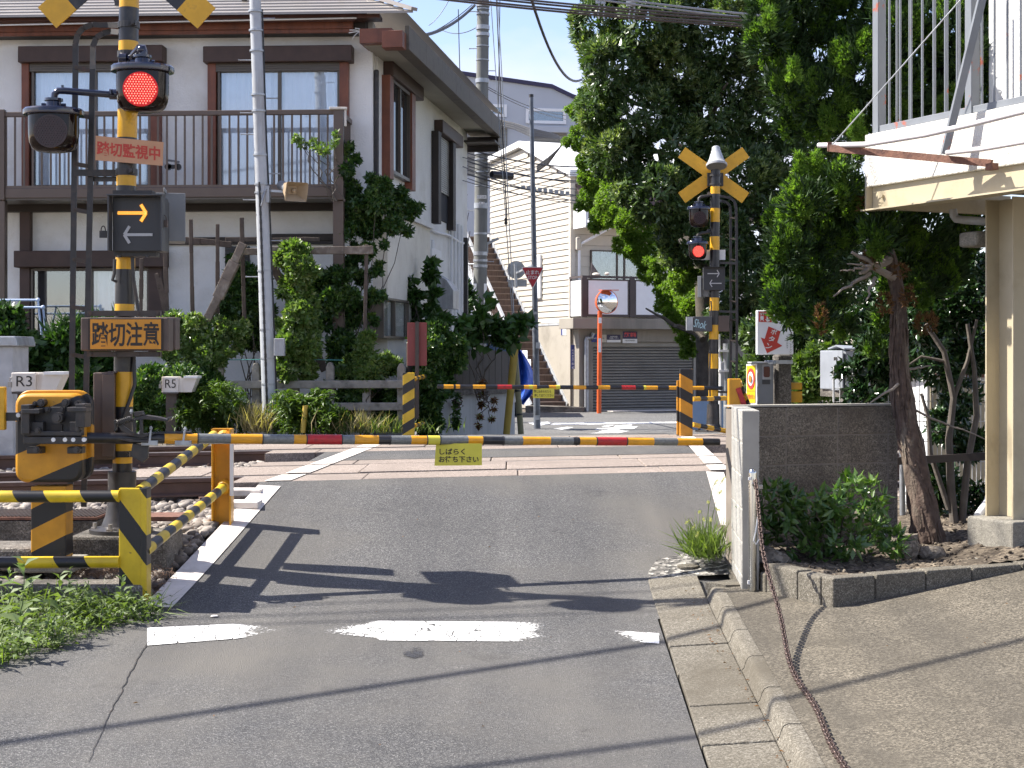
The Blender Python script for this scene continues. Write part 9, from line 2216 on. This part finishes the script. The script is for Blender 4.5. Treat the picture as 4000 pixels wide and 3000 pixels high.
def grass_tuft(name, label, cx, y0, Y, n, hL, m, sp, cat='grass tuft'):
    base = W(cx, y0, Y); t = thing(name, label, cat, base); P = np.column_stack([NP.normal(base.x, sp, n), NP.normal(Y, 0.12, n), np.full(n, base.z)]); D = nrm(np.column_stack([NP.normal(0, 0.32, n), NP.normal(-0.05, 0.3, n), np.full(n, 1.0)])); S = nrm(np.cross(D, NP.normal(size=(n, 3)))); me = fol_mesh('blades', P, D, S, hL * (0.5 + 0.6 * NP.random(n)), 0.012 + 0.008 * NP.random(n), m, 0.2, 0.35); me.transform(Matrix.Translation(-base)); o = bpy.data.objects.new('blades', me); COL.objects.link(o); o.parent = t
grass_tuft('dry_grass', 'pale dry grass tuft at the left foot of the grey pole', 552, 936, 19.8, 260, 0.42, m_drygrass, 0.09)
grass_tuft('dry_grass', 'thin seeding grass stalks before the concrete fence', 760, 937, 19.8, 220, 0.35, m_drygrass, 0.28)
grass_tuft('green_grass', 'low green grass strip at the foot of the concrete fence', 800, 937, 19.9, 420, 0.26, m_grass, 0.42)
grass_tuft('green_grass', 'bamboo grass tuft behind the far orange post', 1592, 850, 22.5, 300, 0.42, m_grass, 0.10)
# climbing plants
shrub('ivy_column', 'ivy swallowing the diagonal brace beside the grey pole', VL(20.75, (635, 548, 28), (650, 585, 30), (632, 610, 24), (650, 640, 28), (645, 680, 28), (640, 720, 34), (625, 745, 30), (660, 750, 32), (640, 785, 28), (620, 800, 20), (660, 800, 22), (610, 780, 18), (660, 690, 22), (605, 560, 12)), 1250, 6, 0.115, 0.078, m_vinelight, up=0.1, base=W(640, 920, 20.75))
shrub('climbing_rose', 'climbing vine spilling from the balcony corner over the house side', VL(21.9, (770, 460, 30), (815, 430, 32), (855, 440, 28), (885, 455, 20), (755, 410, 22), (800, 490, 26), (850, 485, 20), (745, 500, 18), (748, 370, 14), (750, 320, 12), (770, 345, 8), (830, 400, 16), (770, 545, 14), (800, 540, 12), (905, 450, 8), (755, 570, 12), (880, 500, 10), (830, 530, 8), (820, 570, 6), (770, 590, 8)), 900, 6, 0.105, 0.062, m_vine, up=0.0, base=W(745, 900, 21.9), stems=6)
lob = VL(21.55, (640, 300, 8), (655, 312, 8), (680, 312, 9), (700, 325, 12), (720, 310, 8), (742, 330, 14), (725, 290, 6))
shrub('vine_shoot', 'pale vine shoot trailing along the balcony bars', lob, 70, 4, 0.09, 0.05, m_vinelight, base=W(730, 420, 21.55), stems=5)
shrub('wall_vine', 'broad leaved vine climbing the brown balcony post', VL(21.8, (730, 600, 22), (715, 650, 28), (750, 640, 20), (695, 640, 22), (740, 690, 26), (765, 690, 16), (690, 600, 14), (785, 600, 14), (805, 640, 12), (780, 660, 10), (738, 740, 26), (735, 785, 24), (700, 700, 14), (765, 560, 8), (812, 585, 9), (805, 690, 8), (760, 795, 14), (790, 560, 7), (825, 640, 6)), 700, 6, 0.12, 0.078, m_vine, up=0.0, base=W(735, 900, 21.8))
shrub('young_shoots', 'bright upright shoots rising from the hedge by the thin stick', VL(20.85, (790, 740, 14), (788, 770, 20), (800, 800, 30), (760, 800, 22), (830, 790, 20), (850, 790, 14), (780, 815, 20), (740, 812, 16)), 700, 6, 0.12, 0.06, m_vinelight, up=0.4, base=W(790, 920, 20.5))
shrub('fence_creeper', 'dark creeper hanging between the concrete fence rails', VL(20.95, (700, 860, 24), (760, 860, 26), (820, 862, 26), (850, 895, 24), (800, 900, 22), (740, 900, 20), (860, 850, 20)), 520, 6, 0.11, 0.07, m_vine, base=W(780, 935, 20.75))
shrub('side_vine', 'dark vine strands hanging down the house side wall', VL(24.2, (890, 610, 7), (893, 640, 10), (890, 675, 12), (898, 710, 12), (933, 570, 6), (930, 600, 9), (934, 635, 10), (930, 670, 12), (943, 700, 16), (960, 690, 9), (905, 740, 16), (950, 730, 18), (925, 725, 14)), 420, 5, 0.13, 0.09, m_vine, up=-0.4, base=W(920, 840, 24.2))
shrub('dark_bush', 'dense dark bush between the red sign back and the board fence', VL(21.3, (930, 760, 36), (955, 775, 30), (920, 820, 36), (950, 830, 28), (925, 870, 26), (985, 780, 22), (910, 880, 26), (985, 745, 20), (940, 720, 26), (935, 900, 14), (925, 920, 22), (900, 850, 22), (945, 920, 10)), 1500, 6, 0.115, 0.075, m_vine, up=-0.2, base=W(940, 940, 21.3))
shrub('broadleaf_bush', 'big leaved dark bush hanging over the board fence', VL(22.6, (1000, 700, 16), (1040, 680, 13), (1020, 715, 18), (1060, 700, 14), (1075, 725, 16), (1100, 712, 13), (1092, 742, 14), (1125, 695, 9), (1030, 740, 12), (985, 735, 14), (1060, 658, 8), (1142, 700, 7), (1110, 735, 9), (1045, 650, 6)), 150, 5, 0.17, 0.12, m_vine, up=-0.1, base=W(1040, 850, 22.9), full=True)
shrub('dry_hanging_vine', 'withered brown vine hanging down the white wall', VL(22.0, (1042, 850, 4), (1040, 875, 4), (1037, 900, 3), (1043, 830, 5), (1065, 885, 3), (1062, 905, 3), (1034, 920, 3), (1067, 865, 3)), 60, 5, 0.09, 0.03, m_brownspray, up=-0.8, base=W(1042, 830, 22.0), stems=6, cat='vine')
lobh = VL(21.9, (985, 855, 4), (985, 872, 5), (984, 888, 5), (986, 905, 5), (985, 920, 6))
shrub('hanging_strand', 'single leafy strand hanging on the white wall', lobh, 26, 3, 0.11, 0.07, m_vine, up=-0.6, base=W(985, 845, 21.9), stems=5, cat='vine')
b_ = MB(); b_.tube([W(840, 610, 21.5), W(825, 660, 21.6), W(810, 690, 21.5)], 0.004, 5)
# far dark hedge strip left of the stop sign pole
shrub('far_shrub', 'small shrub at the back corner of the white house', VL(33, (1000, 620, 12), (1010, 640, 12), (1005, 660, 12)), 120, 5, 0.16, 0.09, m_vine, base=W(1005, 800, 33))
# fallen leaves along the kerb and under the trees
P, D, L, Wd = [], [], [], []
for _ in range(110):
    x, y = RND.uniform(-2, 3.4), RND.uniform(6.0, 12)
    z = max(road_z(x, y), apron_z(x, y) if x > 1.27 and y < 9.3 else -9) + 0.008
    if RND.random() < 0.6: x, y = 1.1 + RND.uniform(-0.05, 0.06), RND.uniform(5.9, 9.6); z = road_z(1.0, y) + 0.04
    a = RND.uniform(0, 6.28); P.append((x, y, z)); D.append((math.cos(a), math.sin(a), RND.uniform(0, 0.3))); L.append(RND.uniform(0.012, 0.028)); Wd.append(RND.uniform(0.006, 0.012))
tmp = thing('fallen_leaves', None, None, (0, 0, 0)); o = plant_mesh('fallen_leaves', P, D, L, Wd, m_brownspray, tmp, False); o.parent = None; bpy.data.objects.remove(tmp); o['kind'] = 'stuff'
